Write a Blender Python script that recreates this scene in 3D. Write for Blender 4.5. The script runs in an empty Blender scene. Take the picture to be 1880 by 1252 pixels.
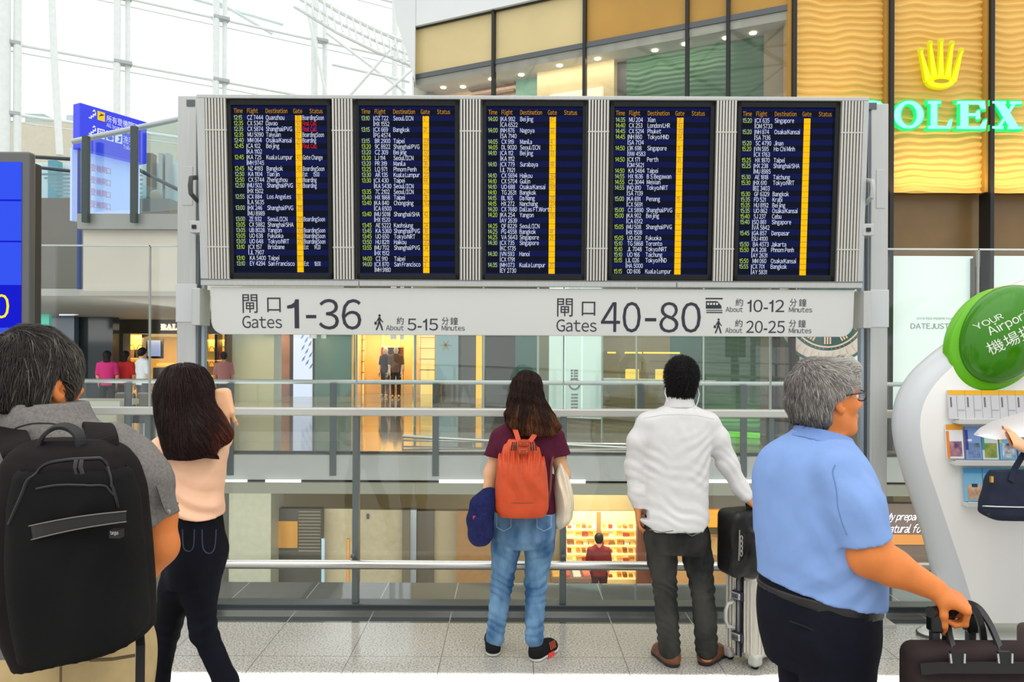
import bpy, bmesh, math, random
import numpy as np
from mathutils import Vector, Matrix, Quaternion
random.seed(7); RNG = np.random.default_rng(7)
SC = bpy.context.scene
COL = SC.collection

# ---------------------------------------------------------------- camera, sky, light, exposure
F_PX = 1400.0; CAM_H = 1.7; ROLL = math.radians(0.25)
RIGHT = Vector((math.cos(ROLL), 0, math.sin(ROLL))); UP = Vector((-math.sin(ROLL), 0, math.cos(ROLL))); FWD = Vector((0, 1, 0))
CAM = Vector((0, 0, CAM_H))
cd = bpy.data.cameras.new('camera'); cam = bpy.data.objects.new('camera', cd); COL.objects.link(cam)
cd.sensor_fit = 'HORIZONTAL'; cd.sensor_width = 36.0; cd.lens = 36.0 * F_PX / 1880.0
cd.shift_y = 14.0 / 1880.0; cd.clip_start = 0.05; cd.clip_end = 300
cam.matrix_world = Matrix(((RIGHT.x, UP.x, 0, CAM.x), (RIGHT.y, UP.y, -1, CAM.y), (RIGHT.z, UP.z, 0, CAM.z), (0, 0, 0, 1)))
SC.camera = cam
vs = SC.view_settings
vs.view_transform = 'Standard'; vs.look = 'None'; vs.gamma = 1.0; vs.use_curve_mapping = False
vs.exposure = 0.12

def P(px, py, Y):
    """world point seen at photo pixel (px, py) at distance Y"""
    return CAM + FWD * Y + RIGHT * ((px - 940.0) / F_PX * Y) + UP * ((640.0 - py) / F_PX * Y)

W = bpy.data.worlds.new('world'); SC.world = W; W.use_nodes = True
nt = W.node_tree; nt.nodes.clear()
tc = nt.nodes.new('ShaderNodeTexCoord'); sx = nt.nodes.new('ShaderNodeSeparateXYZ')
rp = nt.nodes.new('ShaderNodeValToRGB'); bg = nt.nodes.new('ShaderNodeBackground'); ow = nt.nodes.new('ShaderNodeOutputWorld')
mr = nt.nodes.new('ShaderNodeMapRange')
nt.links.new(tc.outputs['Generated'], sx.inputs[0]); nt.links.new(sx.outputs['Y'], mr.inputs['Value'])
mr.inputs['From Min'].default_value = -1; mr.inputs['From Max'].default_value = 1
nt.links.new(mr.outputs['Result'], rp.inputs['Fac'])
rp.color_ramp.elements[0].position = 0.0; rp.color_ramp.elements[0].color = (0.76, 0.78, 0.78, 1)
rp.color_ramp.elements[1].position = 0.75; rp.color_ramp.elements[1].color = (1.0, 1.0, 1.0, 1)
mz = nt.nodes.new('ShaderNodeMapRange'); mz.inputs['From Min'].default_value = 0.15; mz.inputs['From Max'].default_value = 0.95; mz.inputs['To Min'].default_value = 0.0; mz.inputs['To Max'].default_value = 1.0
nt.links.new(sx.outputs['Z'], mz.inputs['Value'])
mxz = nt.nodes.new('ShaderNodeMix'); mxz.data_type = 'RGBA'; nt.links.new(mz.outputs[0], mxz.inputs['Factor']); nt.links.new(rp.outputs['Color'], mxz.inputs[6]); mxz.inputs[7].default_value = (1.5, 1.48, 1.44, 1)
nt.links.new(mxz.outputs[2], bg.inputs['Color']); bg.inputs['Strength'].default_value = 1.12
nt.links.new(bg.outputs[0], ow.inputs[0])

def area_light(name, loc, size, energy, color=(1, 1, 1), aim=(0, 0, -1), spread=180, size_y=None):
    l = bpy.data.lights.new(name, 'AREA'); l.energy = energy; l.color = color; l.size = size
    l.shape = 'RECTANGLE'; l.size_y = size_y or size; l.spread = math.radians(spread)
    o = bpy.data.objects.new(name, l); COL.objects.link(o); o.location = loc
    o.rotation_euler = Vector(aim).to_track_quat('-Z', 'Y').to_euler()
    return o
# daylight falling straight down through a slot in the roof (the bright strip of floor in front)
area_light('skylight_slot', (-0.35, 3.735, 9.0), 5.3, 50, (1, 0.99, 0.96), (0, 0, -1), 0.6, 0.47)
# soft daylight from the roof glazing above and behind the viewer
area_light('roof_glazing', (0.5, -1.5, 9.0), 12, 160, (1, 0.98, 0.95), (0, 0.45, -1), 170, 7)

# added fill lights without fittings that brighten the lower hall and the landing soffit
area_light('lower_hall_fill', (0.5, 13.2, -0.62), 22, 300, (1, 0.95, 0.84), (0, 0.35, -1), 170, 1.2)
area_light('lower_hall_fill', (0.5, 8.5, -2.2), 20, 130, (1, 0.97, 0.9), (0, 1, 0.05), 120, 1.0)
area_light('soffit_fill', (-5.0, 11.6, 0.9), 3.0, 26, (1, 0.98, 0.94), (0, 0, 1), 150, 3.0)

# ---------------------------------------------------------------- materials
def lin(c):
    if isinstance(c, str):
        c = [int(c[i:i + 2], 16) for i in (0, 2, 4)]
    return tuple(((v / 255) / 12.92 if v / 255 <= 0.04045 else ((v / 255 + 0.055) / 1.055) ** 2.4) for v in c[:3])
_M = {}
def mat(name, col, rough=0.5, metal=0.0, spec=0.5, emit=None, estr=1.0, var=0.0, vscale=8.0, bump=0.0, bscale=200.0, col2=None, stretch=None, coat=0.0):
    if name in _M: return _M[name]
    m = bpy.data.materials.new(name); m.use_nodes = True; n = m.node_tree; b = n.nodes['Principled BSDF']
    c = lin(col)
    if emit is not None and estr >= 0.6: c = tuple(v * 0.12 for v in c)
    b.inputs['Base Color'].default_value = (*c, 1)
    b.inputs['Roughness'].default_value = rough; b.inputs['Metallic'].default_value = metal
    b.inputs['Specular IOR Level'].default_value = spec
    if coat: b.inputs['Coat Weight'].default_value = coat; b.inputs['Coat Roughness'].default_value = 0.05
    if emit is not None:
        b.inputs['Emission Color'].default_value = (*lin(emit), 1); b.inputs['Emission Strength'].default_value = estr
    if var or col2 or bump:
        t = n.nodes.new('ShaderNodeTexCoord'); mp = n.nodes.new('ShaderNodeMapping')
        n.links.new(t.outputs['Object'], mp.inputs[0])
        if stretch: mp.inputs['Scale'].default_value = stretch
    if var or col2:
        nz = n.nodes.new('ShaderNodeTexNoise'); nz.inputs['Scale'].default_value = vscale; nz.inputs['Detail'].default_value = 4
        n.links.new(mp.outputs[0], nz.inputs['Vector'])
        r = n.nodes.new('ShaderNodeValToRGB'); n.links.new(nz.outputs['Fac'], r.inputs[0])
        c2 = lin(col2) if col2 else tuple(min(1, v * (1 + var)) for v in c)
        c1 = c if col2 else tuple(v * (1 - var) for v in c)
        r.color_ramp.elements[0].position = 0.35; r.color_ramp.elements[1].position = 0.65
        r.color_ramp.elements[0].color = (*c1, 1); r.color_ramp.elements[1].color = (*c2, 1)
        n.links.new(r.outputs[0], b.inputs['Base Color'])
    if bump:
        nb = n.nodes.new('ShaderNodeTexNoise'); nb.inputs['Scale'].default_value = bscale; nb.inputs['Detail'].default_value = 3
        n.links.new(mp.outputs[0], nb.inputs['Vector'])
        bp = n.nodes.new('ShaderNodeBump'); bp.inputs['Strength'].default_value = bump; bp.inputs['Distance'].default_value = 0.01
        n.links.new(nb.outputs['Fac'], bp.inputs['Height']); n.links.new(bp.outputs[0], b.inputs['Normal'])
    _M[name] = m; return m
def glass(name, tint=(1, 1, 1), refl=0.06, rough=0.0, edge=0.6):
    """thin clear pane: lets light through, mirrors more towards grazing angles"""
    if name in _M: return _M[name]
    m = bpy.data.materials.new(name); m.use_nodes = True; n = m.node_tree; n.nodes.clear()
    o = n.nodes.new('ShaderNodeOutputMaterial'); mx = n.nodes.new('ShaderNodeMixShader')
    tr = n.nodes.new('ShaderNodeBsdfTransparent'); gl = n.nodes.new('ShaderNodeBsdfGlossy')
    tr.inputs[0].default_value = (*tint, 1); gl.inputs['Roughness'].default_value = rough; gl.inputs[0].default_value = (1, 1, 1, 1)
    lw = n.nodes.new('ShaderNodeLayerWeight'); lw.inputs[0].default_value = 0.25
    mr = n.nodes.new('ShaderNodeMapRange'); mr.inputs['To Min'].default_value = refl; mr.inputs['To Max'].default_value = edge
    n.links.new(lw.outputs['Facing'], mr.inputs['Value']); mr.interpolation_type = 'SMOOTHERSTEP'
    n.links.new(mr.outputs[0], mx.inputs[0]); n.links.new(tr.outputs[0], mx.inputs[1]); n.links.new(gl.outputs[0], mx.inputs[2])
    n.links.new(mx.outputs[0], o.inputs[0]); _M[name] = m; return m

# ---------------------------------------------------------------- mesh helpers
class MB:
    def __init__(s, M=None): s.v = []; s.f = []; s.M = M; s.mi = []; s.cur = 0
    def add(s, vs, fs):
        n = len(s.v); M = s.M
        s.v += [tuple(M @ Vector(p)) if M else tuple(p) for p in vs]
        s.f += [tuple(i + n for i in q) for q in fs]; s.mi += [s.cur] * len(fs); return s
    def box(s, x0, x1, y0, y1, z0, z1):
        return s.add([(x0, y0, z0), (x1, y0, z0), (x1, y1, z0), (x0, y1, z0), (x0, y0, z1), (x1, y0, z1), (x1, y1, z1), (x0, y1, z1)],
                     [(0, 3, 2, 1), (4, 5, 6, 7), (0, 1, 5, 4), (1, 2, 6, 5), (2, 3, 7, 6), (3, 0, 4, 7)])
    def tube(s, pts, r, n=10, cap=True, closed=False):
        """tube along a polyline; r a radius or a list of radii"""
        pts = [Vector(p) for p in pts]; k = len(pts); rs = r if isinstance(r, (list, tuple)) else [r] * k
        vs = []; nrm = None
        for i, p in enumerate(pts):
            if closed: t = pts[(i + 1) % k] - pts[i - 1]
            else: t = pts[min(i + 1, k - 1)] - pts[max(i - 1, 0)]
            t.normalize()
            if nrm is None:
                nrm = t.orthogonal().normalized()
            else:
                nrm = (nrm - t * nrm.dot(t)); nrm = nrm.normalized() if nrm.length > 1e-6 else t.orthogonal().normalized()
            b = t.cross(nrm)
            for j in range(n):
                a = 2 * math.pi * j / n
                vs.append(p + (nrm * math.cos(a) + b * math.sin(a)) * rs[i])
        fs = []
        for i in range(k if closed else k - 1):
            for j in range(n):
                i2 = (i + 1) % k
                fs.append((i * n + j, i * n + (j + 1) % n, i2 * n + (j + 1) % n, i2 * n + j))
        if cap and not closed:
            fs.append(tuple(range(n - 1, -1, -1))); fs.append(tuple(range((k - 1) * n, k * n)))
        return s.add(vs, fs)
    def strip(s, pts, w, t, up=(0, 0, 1)):
        """flat strap: w wide across (tangent x up), t thick"""
        pts = [Vector(p) for p in pts]; k = len(pts); vs = []
        ups = up if isinstance(up, list) else [Vector(up)] * k
        for i, p in enumerate(pts):
            tn = (pts[min(i + 1, k - 1)] - pts[max(i - 1, 0)]).normalized()
            u = Vector(ups[i]); sd = tn.cross(u).normalized(); u = sd.cross(tn).normalized()
            for a, b in ((-1, -1), (1, -1), (1, 1), (-1, 1)): vs.append(p + sd * (a * w / 2) + u * (b * t / 2))
        fs = [(i * 4 + j, i * 4 + (j + 1) % 4, i * 4 + 4 + (j + 1) % 4, i * 4 + 4 + j) for i in range(k - 1) for j in range(4)]
        fs += [(3, 2, 1, 0), tuple(range((k - 1) * 4, k * 4))]
        return s.add(vs, fs)
    def prism(s, poly, y0, y1):
        """polygon in x,z extruded from y0 to y1"""
        n = len(poly)
        vs = [(x, y0, z) for x, z in poly] + [(x, y1, z) for x, z in poly]
        fs = [tuple(range(n)), tuple(range(2 * n - 1, n - 1, -1))] + [(i, i + n, (i + 1) % n + n, (i + 1) % n) for i in range(n)]
        return s.add(vs, fs)
    def cyl(s, c, r, z0, z1, n=24, r2=None):
        r2 = r if r2 is None else r2
        vs = [(c[0] + r * math.cos(2 * math.pi * j / n), c[1] + r * math.sin(2 * math.pi * j / n), z0) for j in range(n)]
        vs += [(c[0] + r2 * math.cos(2 * math.pi * j / n), c[1] + r2 * math.sin(2 * math.pi * j / n), z1) for j in range(n)]
        return s.add(vs, [tuple(range(n - 1, -1, -1)), tuple(range(n, 2 * n))] + [(j, (j + 1) % n, n + (j + 1) % n, n + j) for j in range(n)])
    def ball(s, c, r, n=10, sc=(1, 1, 1)):
        vs = []; fs = []
        for i in range(n + 1):
            th = math.pi * i / n
            for j in range(2 * n):
                a = math.pi * j / n
                vs.append((c[0] + r * sc[0] * math.sin(th) * math.cos(a), c[1] + r * sc[1] * math.sin(th) * math.sin(a), c[2] + r * sc[2] * math.cos(th)))
        for i in range(n):
            for j in range(2 * n):
                fs.append((i * 2 * n + j, (i + 1) * 2 * n + j, (i + 1) * 2 * n + (j + 1) % (2 * n), i * 2 * n + (j + 1) % (2 * n)))
        return s.add(vs, fs)
    def build(s, name, m, parent=None, smooth=False, bevel=0, seg=2):
        me = bpy.data.meshes.new(name); me.from_pydata(s.v, [], s.f)
        o = bpy.data.objects.new(name, me); COL.objects.link(o)
        ms = m if isinstance(m, (list, tuple)) else [m]
        for x in ms: me.materials.append(x)
        if len(ms) > 1: me.polygons.foreach_set('material_index', s.mi)
        bm = bmesh.new(); bm.from_mesh(me); bmesh.ops.recalc_face_normals(bm, faces=bm.faces); bm.to_mesh(me); bm.free()
        if smooth:
            me.polygons.foreach_set('use_smooth', [True] * len(me.polygons))
            me.set_sharp_from_angle(angle=math.radians(40))
        if bevel:
            md = o.modifiers.new('bevel', 'BEVEL'); md.width = bevel; md.segments = seg; md.limit_method = 'ANGLE'
        if parent is not None: adopt(o, parent)
        return o
def adopt(o, parent):
    o.parent = parent; o.matrix_parent_inverse = parent_world(parent).inverted()
def parent_world(o):
    m = Matrix.LocRotScale(o.location, o.rotation_euler, o.scale)
    return (parent_world(o.parent) @ o.matrix_parent_inverse @ m) if o.parent else m
def thing(name, label, cat, loc=(0, 0, 0), group=None):
    o = bpy.data.objects.new(name, None); COL.objects.link(o); o.location = loc; o.empty_display_size = 0.1
    return tag(o, label, cat, group)
def tag(o, label=None, cat=None, group=None, kind=None):
    if label: o['label'] = label
    if cat: o['category'] = cat
    if group: o['group'] = group
    if kind: o['kind'] = kind
    return o
def struct(o, label=None):
    o['kind'] = 'structure'
    if label: o['label'] = label
    return o
_tc = None; _gl = {}
def _raw(body):
    global _tc
    if _tc is None:
        c = bpy.data.curves.new('lettering', 'FONT'); _tc = bpy.data.objects.new('lettering', c); COL.objects.link(_tc)
        c.resolution_u = 3
    _tc.data.body = body
    dg = bpy.context.evaluated_depsgraph_get(); dg.update()
    e = _tc.evaluated_get(dg); me = e.to_mesh()
    vs = np.array([v.co[:] for v in me.vertices], dtype=float).reshape(-1, 3); fs = [tuple(p.vertices) for p in me.polygons]
    e.to_mesh_clear(); return vs, fs
def glyph(ch):
    """outline of one sign-lettering character starting at x = 0, and its advance"""
    if ch not in _gl:
        if ch == '1': _gl[ch] = (np.array([(0, .50, 0), (0, .575, 0), (.09, .605, 0), (.15, .655, 0), (.175, .735, 0), (.25, .735, 0), (.25, 0, 0), (.155, 0, 0), (.155, .53, 0), (.09, .505, 0)], float), [tuple(range(9, -1, -1))], .37)
        elif ch == ' ': _gl[ch] = (np.zeros((0, 3)), [], 0.26)
        else:
            w = chr(ord(ch) + 0xFEE0) if 33 <= ord(ch) <= 126 and ch not in "'-/.:|" else ch
            vs, fs = _raw(w)
            if ch in '-/.:':
                z0, z1 = vs[:, 1].min(), vs[:, 1].max()
            vs = vs.copy(); a = vs[:, 0].min(); vs[:, 0] -= a
            _gl[ch] = (vs, fs, vs[:, 0].max() + (0.075 if ch not in 'il1I' else 0.085))
    return _gl[ch]
def text_data(body):
    V, Fc, x, n = [], [], 0.0, 0
    for ch in body:
        vs, fs, ad = glyph(ch)
        if len(vs):
            q = vs.copy(); q[:, 0] += x; V.append(q); Fc += [tuple(i + n for i in f) for f in fs]; n += len(q)
        x += ad
    return (np.concatenate(V) if V else np.zeros((0, 3))), Fc
def text_fit(mb, body, x0, x1, z0, z1, y=0.0, slant=0.0, pts=None):
    """letters stretched to fill the box x0..x1, z0..z1 in the local x,z plane"""
    vs, fs = text_data(body)
    a, b = vs[:, 0].min(), vs[:, 0].max(); c, d = vs[:, 1].min(), vs[:, 1].max()
    X = x0 + (vs[:, 0] - a) / (b - a) * (x1 - x0); Z = z0 + (vs[:, 1] - c) / max(d - c, 1e-6) * (z1 - z0)
    X = X + slant * (Z - z0)
    if pts: mb.add([pts(p, q) for p, q in zip(X, Z)], fs)
    else: mb.add([(p, y, q) for p, q in zip(X, Z)], fs)
def text_at(mb, body, x, z, sx, sz, y=0.0):
    """letters at x, baseline z; sx, sz metres per em"""
    vs, fs = text_data(body)
    if len(vs): mb.add([(x + v[0] * sx, y, z + v[1] * sz) for v in vs], fs)
for _ch in '0123456789ABCDEFGHIJKLMNOPQRSTUVWXYZabcdefghijklmnopqrstuvwxyz/:-.所有登機閘口洗手間升降約分鐘場指南伴你傍': glyph(_ch)
# ---------------------------------------------------------------- surfaces of the setting
def floor_mat(name, c1, c2, rough, tx, ty, ox, oy, joint, jw=0.004, spk=260):
    m = bpy.data.materials.new(name); m.use_nodes = True; n = m.node_tree; b = n.nodes['Principled BSDF']; L = n.links.new
    t = n.nodes.new('ShaderNodeTexCoord'); s = n.nodes.new('ShaderNodeSeparateXYZ'); L(t.outputs['Object'], s.inputs[0])
    def M(op, a, bb=None):
        q = n.nodes.new('ShaderNodeMath'); q.operation = op
        for i, v in enumerate((a, bb)):
            if v is None: continue
            if isinstance(v, (int, float)): q.inputs[i].default_value = v
            else: L(v, q.inputs[i])
        return q.outputs[0]
    def edge(v, o, size):
        f = M('FRACT', M('DIVIDE', M('SUBTRACT', v, o), size)); return M('MULTIPLY', M('MINIMUM', f, M('SUBTRACT', 1.0, f)), size)
    e = M('LESS_THAN', M('MINIMUM', edge(s.outputs[0], ox, tx), edge(s.outputs[1], oy, ty)), jw / 2)
    nz = n.nodes.new('ShaderNodeTexNoise'); nz.inputs['Scale'].default_value = spk; nz.inputs['Detail'].default_value = 2; L(t.outputs['Object'], nz.inputs['Vector'])
    big = n.nodes.new('ShaderNodeTexNoise'); big.inputs['Scale'].default_value = 1.2; L(t.outputs['Object'], big.inputs['Vector'])
    r = n.nodes.new('ShaderNodeValToRGB'); L(M('ADD', nz.outputs['Fac'], M('MULTIPLY', M('SUBTRACT', big.outputs['Fac'], 0.5), 0.25)), r.inputs[0])
    r.color_ramp.elements[0].position = 0.33; r.color_ramp.elements[0].color = (*lin(c1), 1)
    r.color_ramp.elements[1].position = 0.56; r.color_ramp.elements[1].color = (*lin(c2), 1)
    mx = n.nodes.new('ShaderNodeMix'); mx.data_type = 'RGBA'; L(e, mx.inputs['Factor']); L(r.outputs[0], mx.inputs[6]); mx.inputs[7].default_value = (*lin(joint), 1)
    L(mx.outputs[2], b.inputs['Base Color']); b.inputs['Roughness'].default_value = rough
    return m
granite = floor_mat('speckled_granite', (124, 121, 114), (188, 185, 177), 0.13, 0.503, 0.515, 0.121, 4.72, (110, 110, 108), 0.005, 95)
darkgran = floor_mat('dark_polished_granite', (52, 55, 54), (84, 87, 85), 0.04, 0.503, 5.0, 0.121, 9.0, (160, 160, 155), 0.006)
farfloor = floor_mat('polished_hall_floor', (112, 106, 94), (138, 131, 117), 0.07, 0.6, 0.6, 0, 0, (100, 95, 85), 0.006, 60)
lowfloor = floor_mat('lower_hall_floor', (120, 112, 98), (150, 142, 126), 0.15, 0.6, 0.6, 0, 0, (100, 95, 85), 0.006, 60)
concrete = mat('grey_green_cladding', (150, 156, 148), 0.45, var=0.05, vscale=2)
fascia_m = mat('grey_metal_fascia', (158, 163, 158), 0.35, 0.2, var=0.03, vscale=3)
fascia_d = mat('olive_grey_lip', (132, 134, 118), 0.4)
beige = mat('beige_cladding', (216, 212, 198), 0.5, var=0.03, vscale=2)
greywall = mat('warm_grey_wall', (120, 119, 110), 0.5, var=0.05, vscale=2)
soffit_m = mat('pale_soffit', (190, 188, 178), 0.6)
olive = mat('olive_soffit', (124, 110, 78), 0.6, var=0.05)
white_m = mat('white_painted_steel', (236, 238, 238), 0.4)
offwhite = mat('off_white_panel', (226, 230, 230), 0.45, var=0.02, vscale=1)
alu = mat('brushed_aluminium', (190, 192, 190), 0.38, 0.35, var=0.04, vscale=3, stretch=(60, 60, 1))
alud = mat('dark_aluminium', (96, 100, 102), 0.4, 0.5)
steel = mat('polished_steel', (205, 205, 200), 0.22, 0.95)
dkgrey = mat('dark_grey_metal', (70, 74, 74), 0.45, 0.3)
black = mat('black_metal', (22, 23, 24), 0.4)
blackm = mat('matt_black', (14, 14, 16), 0.6, spec=0.2)
clear = glass('clear_glass', (0.975, 0.988, 0.982), 0.03, 0.0, 0.6)
clear2 = glass('clear_glass_far', (0.96, 0.98, 0.97), 0.03, 0.0, 0.5)
def px_box(mb, x0, y0, x1, y1, Y, d):
    """box whose front face covers photo pixels x0..x1, y0..y1 when it stands at distance Y; d deep"""
    a = P(x0, (y0 + y1) / 2, Y).x; b = P(x1, (y0 + y1) / 2, Y).x; z1 = P((x0 + x1) / 2, y0, Y).z; z0 = P((x0 + x1) / 2, y1, Y).z
    return mb.box(a, b, Y, Y + d, z0, z1)
def zpx(py, Y): return CAM_H + (640 - py) / F_PX * Y
def xpx(px, Y): return (px - 940) / F_PX * Y

# floors and slabs
struct(MB().box(-8, 8, -4, 4.72, -0.35, 0).build('floor', granite))
struct(MB().box(-8, 8, 4.72, 5.53, -0.35, 0).build('floor.001', darkgran))
struct(MB().box(-22, 16, 12.0, 31, -0.3, 0).build('floor.002', farfloor))
struct(MB().box(-22, 16, 4.0, 22, -4.2, -4.0).build('floor.003', lowfloor))
struct(MB().box(-22, 16, 11.94, 12.1, -0.37, 0.02).build('trim_1', fascia_m))
struct(MB().box(-22, 16, 11.86, 12.1, -0.57, -0.40).build('trim_2', fascia_d))
struct(MB().box(-22, 16, 12.1, 21, -0.56, -0.42).build('ceiling', olive))

# near balustrade : posts, panes, rails
GY = 4.95
bal = thing('glass_balustrade', 'tall clear glass balustrade with steel posts and handrail behind the departures board', 'balustrade', (0, GY, 0))
post_x = [xpx(275 + 380 * i, GY) for i in range(-3, 7)]
pm = mat('grey_post_metal', (112, 122, 122), 0.35, 0.5)
MB().box(-6, 6, GY - 0.06, GY + 0.06, 0, 0.055).build('base_rail', mat('dark_steel_shoe', (74, 80, 82), 0.3, 0.5), bal, bevel=0.006)
MB().box(-6, 6, GY - 0.075, GY - 0.06, 0, 0.02).build('floor_strip', steel, bal)
for i, x in enumerate(post_x):
    m = MB(); m.box(x - 0.02, x + 0.02, GY - 0.03, GY + 0.035, 0.05, 1.27); p = m.build('post', pm, bal, bevel=0.006)
    m = MB(); m.tube([(x, GY - 0.03, 0.335), (x, GY - 0.10, 0.335)], 0.012, 8); m.ball((x, GY - 0.085, 0.372), 0.017, 6); m.build('bracket', alud, p, smooth=True)
    MB().box(x - 0.004, x + 0.004, GY - 0.008, GY + 0.008, 1.31, 2.36).build('glass_joint', mat('silicone_joint', (170, 180, 178), 0.4), bal)
    if i < len(post_x) - 1:
        MB().box(x + 0.012, post_x[i + 1] - 0.012, GY - 0.006, GY + 0.006, 0.05, 2.355).build('glass_pane', clear, bal)
MB().box(-6, 6, GY - 0.05, GY + 0.03, 1.262, 1.312).build('handrail', mat('satin_rail', (205, 206, 200), 0.35, 0.4), bal, bevel=0.008)
MB().tube([(-6, GY - 0.11, 0.325), (6, GY - 0.11, 0.325)], 0.029, 16).build('foot_rail', steel, bal, smooth=True)
MB().box(-6, 6, GY - 0.008, GY + 0.008, 2.352, 2.362).build('glass_cap', mat('pale_edge', (220, 228, 222), 0.3), bal)

# far balustrade across the atrium
FY = 12.06
fb = thing('glass_balustrade', 'low glass balustrade with dark posts on the far side of the atrium', 'balustrade', (0, FY, 0))
fx = [xpx(429 + 186.5 * i, FY) for i in range(-3, 9)]
pmd = mat('dark_post', (70, 80, 80), 0.4, 0.3)
for i, x in enumerate(fx):
    MB().box(x - 0.05, x + 0.05, FY - 0.14, FY - 0.10, -0.30, 1.14).build('post', pmd, fb)
    if i < len(fx) - 1: MB().box(x + 0.01, fx[i + 1] - 0.01, FY - 0.01, FY + 0.01, 0.06, 1.14).build('glass_pane', clear2, fb)
MB().tube([(-11, FY - 0.06, 1.165), (10, FY - 0.06, 1.165)], 0.035, 10).build('handrail', mat('pale_rail', (176, 186, 184), 0.35, 0.3), fb, smooth=True)
MB().box(-11, 10, FY - 0.03, FY + 0.03, 0.03, 0.065).build('base_rail', dkgrey, fb)
# light strips let into the fascia
led = mat('led_strip', (255, 255, 255), 0.4, emit=(255, 255, 250), estr=1.6)
for k, (a, b) in enumerate(((405, 453), (487, 552), (806, 888), (1035, 1075), (1296, 1392))):
    m = MB(); px_box(m, a, 881, b, 887, 11.90, 0.03)
    tag(m.build('strip_light', led), 'white strip light on far balcony edge, ' + ('leftmost, beside the woman in peach', 'second from the left', 'left of the woman with the orange backpack', 'between the orange backpack and the man in white', 'right of the man in white, furthest right')[k], 'light', 'strip lights along the far balcony edge')
# sloping ramp rail on the far floor
m = MB()
m.tube([(xpx(740, 13.6), 13.6, zpx(802, 13.6)), (xpx(1260, 13), 13.0, zpx(826, 13))], 0.03, 8)
for q in (740, 870, 1000, 1130, 1255):
    w = (q - 740) / 515; Yq = 13.6 - 0.6 * w; m.tube([(xpx(q, Yq), Yq, 0.0), (xpx(q, Yq), Yq, zpx(802 + 24 * w, Yq))], 0.02, 6)
m.tube([(xpx(740, 13.6), 13.6, 0.06), (xpx(1260, 13), 13.0, 0.06)], 0.02, 8)
tag(m.build('ramp_handrail', steel, smooth=True), 'low steel ramp handrail on the far floor in front of the shops', 'handrail')
# ---------------------------------------------------------------- jeweller's building on the right
FO = Vector((4.78, 13.0, 0)); FD = Vector((-0.8935, 0.449, 0)); FN = Vector((0.449, 0.8935, 0))
FM = Matrix(((FD.x, FN.x, 0, FO.x), (FD.y, FN.y, 0, FO.y), (0, 0, 1, 0), (0, 0, 0, 1)))
def fu(px, v=0.0):
    """distance along the slanting shop front (set back by v) seen at photo column px"""
    k = (px - 940) / F_PX; ox, oy = FO.x + FN.x * v, FO.y + FN.y * v
    return (ox - oy * k) / (0.8935 + 0.449 * k)
def fz(px, py, v=0.0):
    u = fu(px, v); Y = FO.y + FN.y * v + 0.449 * u
    return CAM_H + (640 - py) / F_PX * Y
tanp = mat('tan_cladding', (216, 196, 142), 0.25, var=0.05, vscale=0.8)
goldp = mat('gold_cladding', (188, 142, 58), 0.3, var=0.08, vscale=0.8)
bronze = mat('bronze_panel', (126, 98, 58), 0.3, var=0.08, vscale=1.5)
def wave_mat(name, c1, c2, sc, strength):
    m = bpy.data.materials.new(name); m.use_nodes = True; n = m.node_tree; b = n.nodes['Principled BSDF']; L = n.links.new
    t = n.nodes.new('ShaderNodeTexCoord'); w = n.nodes.new('ShaderNodeTexWave'); w.bands_direction = 'Z'
    L(t.outputs['Object'], w.inputs['Vector']); w.inputs['Scale'].default_value = sc; w.inputs['Distortion'].default_value = 5
    w.inputs['Detail'].default_value = 1; w.inputs['Detail Scale'].default_value = 0.6
    r = n.nodes.new('ShaderNodeValToRGB'); L(w.outputs['Fac'], r.inputs[0])
    r.color_ramp.elements[0].color = (*lin(c1), 1); r.color_ramp.elements[1].color = (*lin(c2), 1)
    L(r.outputs[0], b.inputs['Base Color']); b.inputs['Roughness'].default_value = 0.4
    bp = n.nodes.new('ShaderNodeBump'); bp.inputs['Strength'].default_value = strength; bp.inputs['Distance'].default_value = 0.05
    L(w.outputs['Fac'], bp.inputs['Height']); L(bp.outputs[0], b.inputs['Normal']); return m
greenw = wave_mat('green_wave_wall', (22, 78, 36), (32, 92, 44), 3.2, 0.25)
fl = struct(MB(FM).box(0, 7.75, -0.12, 0.25, 8.6, 11.5).build('wall_front', offwhite))
# fin that ends the building
m = MB(); pts = [(712, -60), (762, -60), (761, 156), (745, 100), (728, 50)]
m.prism([(xpx(a, 16.45), zpx(b, 16.45)) for a, b in pts], 16.3, 16.9); struct(m.build('wall_end', offwhite))
# tan and gold band with dark mullions
for a, b, mm, nm in ((7.75, fu(1072), tanp, 'trim_3'), (fu(1072), 0, goldp, 'trim_4')):
    struct(MB(FM).box(b, a, 0.02, 0.25, 7.6, 8.6).build(nm, mm))
struct(MB(FM).box(0, 7.75, -0.03, 0.2, 7.5, 7.6).build('trim_5', alud))
struct(MB(FM).box(0, 7.75, -0.04, 0.0, 8.57, 8.63).build('trim_6', black))
struct(MB(FM).box(0, 7.75, 0.0, 5.0, 7.35, 7.5).build('ceiling.001', soffit_m))
struct(MB(FM).box(0, 7.75, 0.0, 5.0, 4.9, 5.1).build('floor.004', soffit_m))
struct(MB(FM).box(0, 7.75, 0.0, 0.25, 3.2, 5.0).build('wall_front.001', tanp))
struct(MB(FM).box(0.5, 7.75, 0.0, 5.0, 3.0, 3.2).build('ceiling.002', mat('shop_ceiling', (150, 140, 112), 0.6)))
mu = (758, 905, 1072, 1260, 1335, 1452)
for k, q in enumerate(mu[1:]):
    u = fu(q); struct(MB(FM).box(u - 0.03, u + 0.03, -0.07, 0.03, 5.0, 8.6).build('trim_%d' % (7 + k), black))
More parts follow.
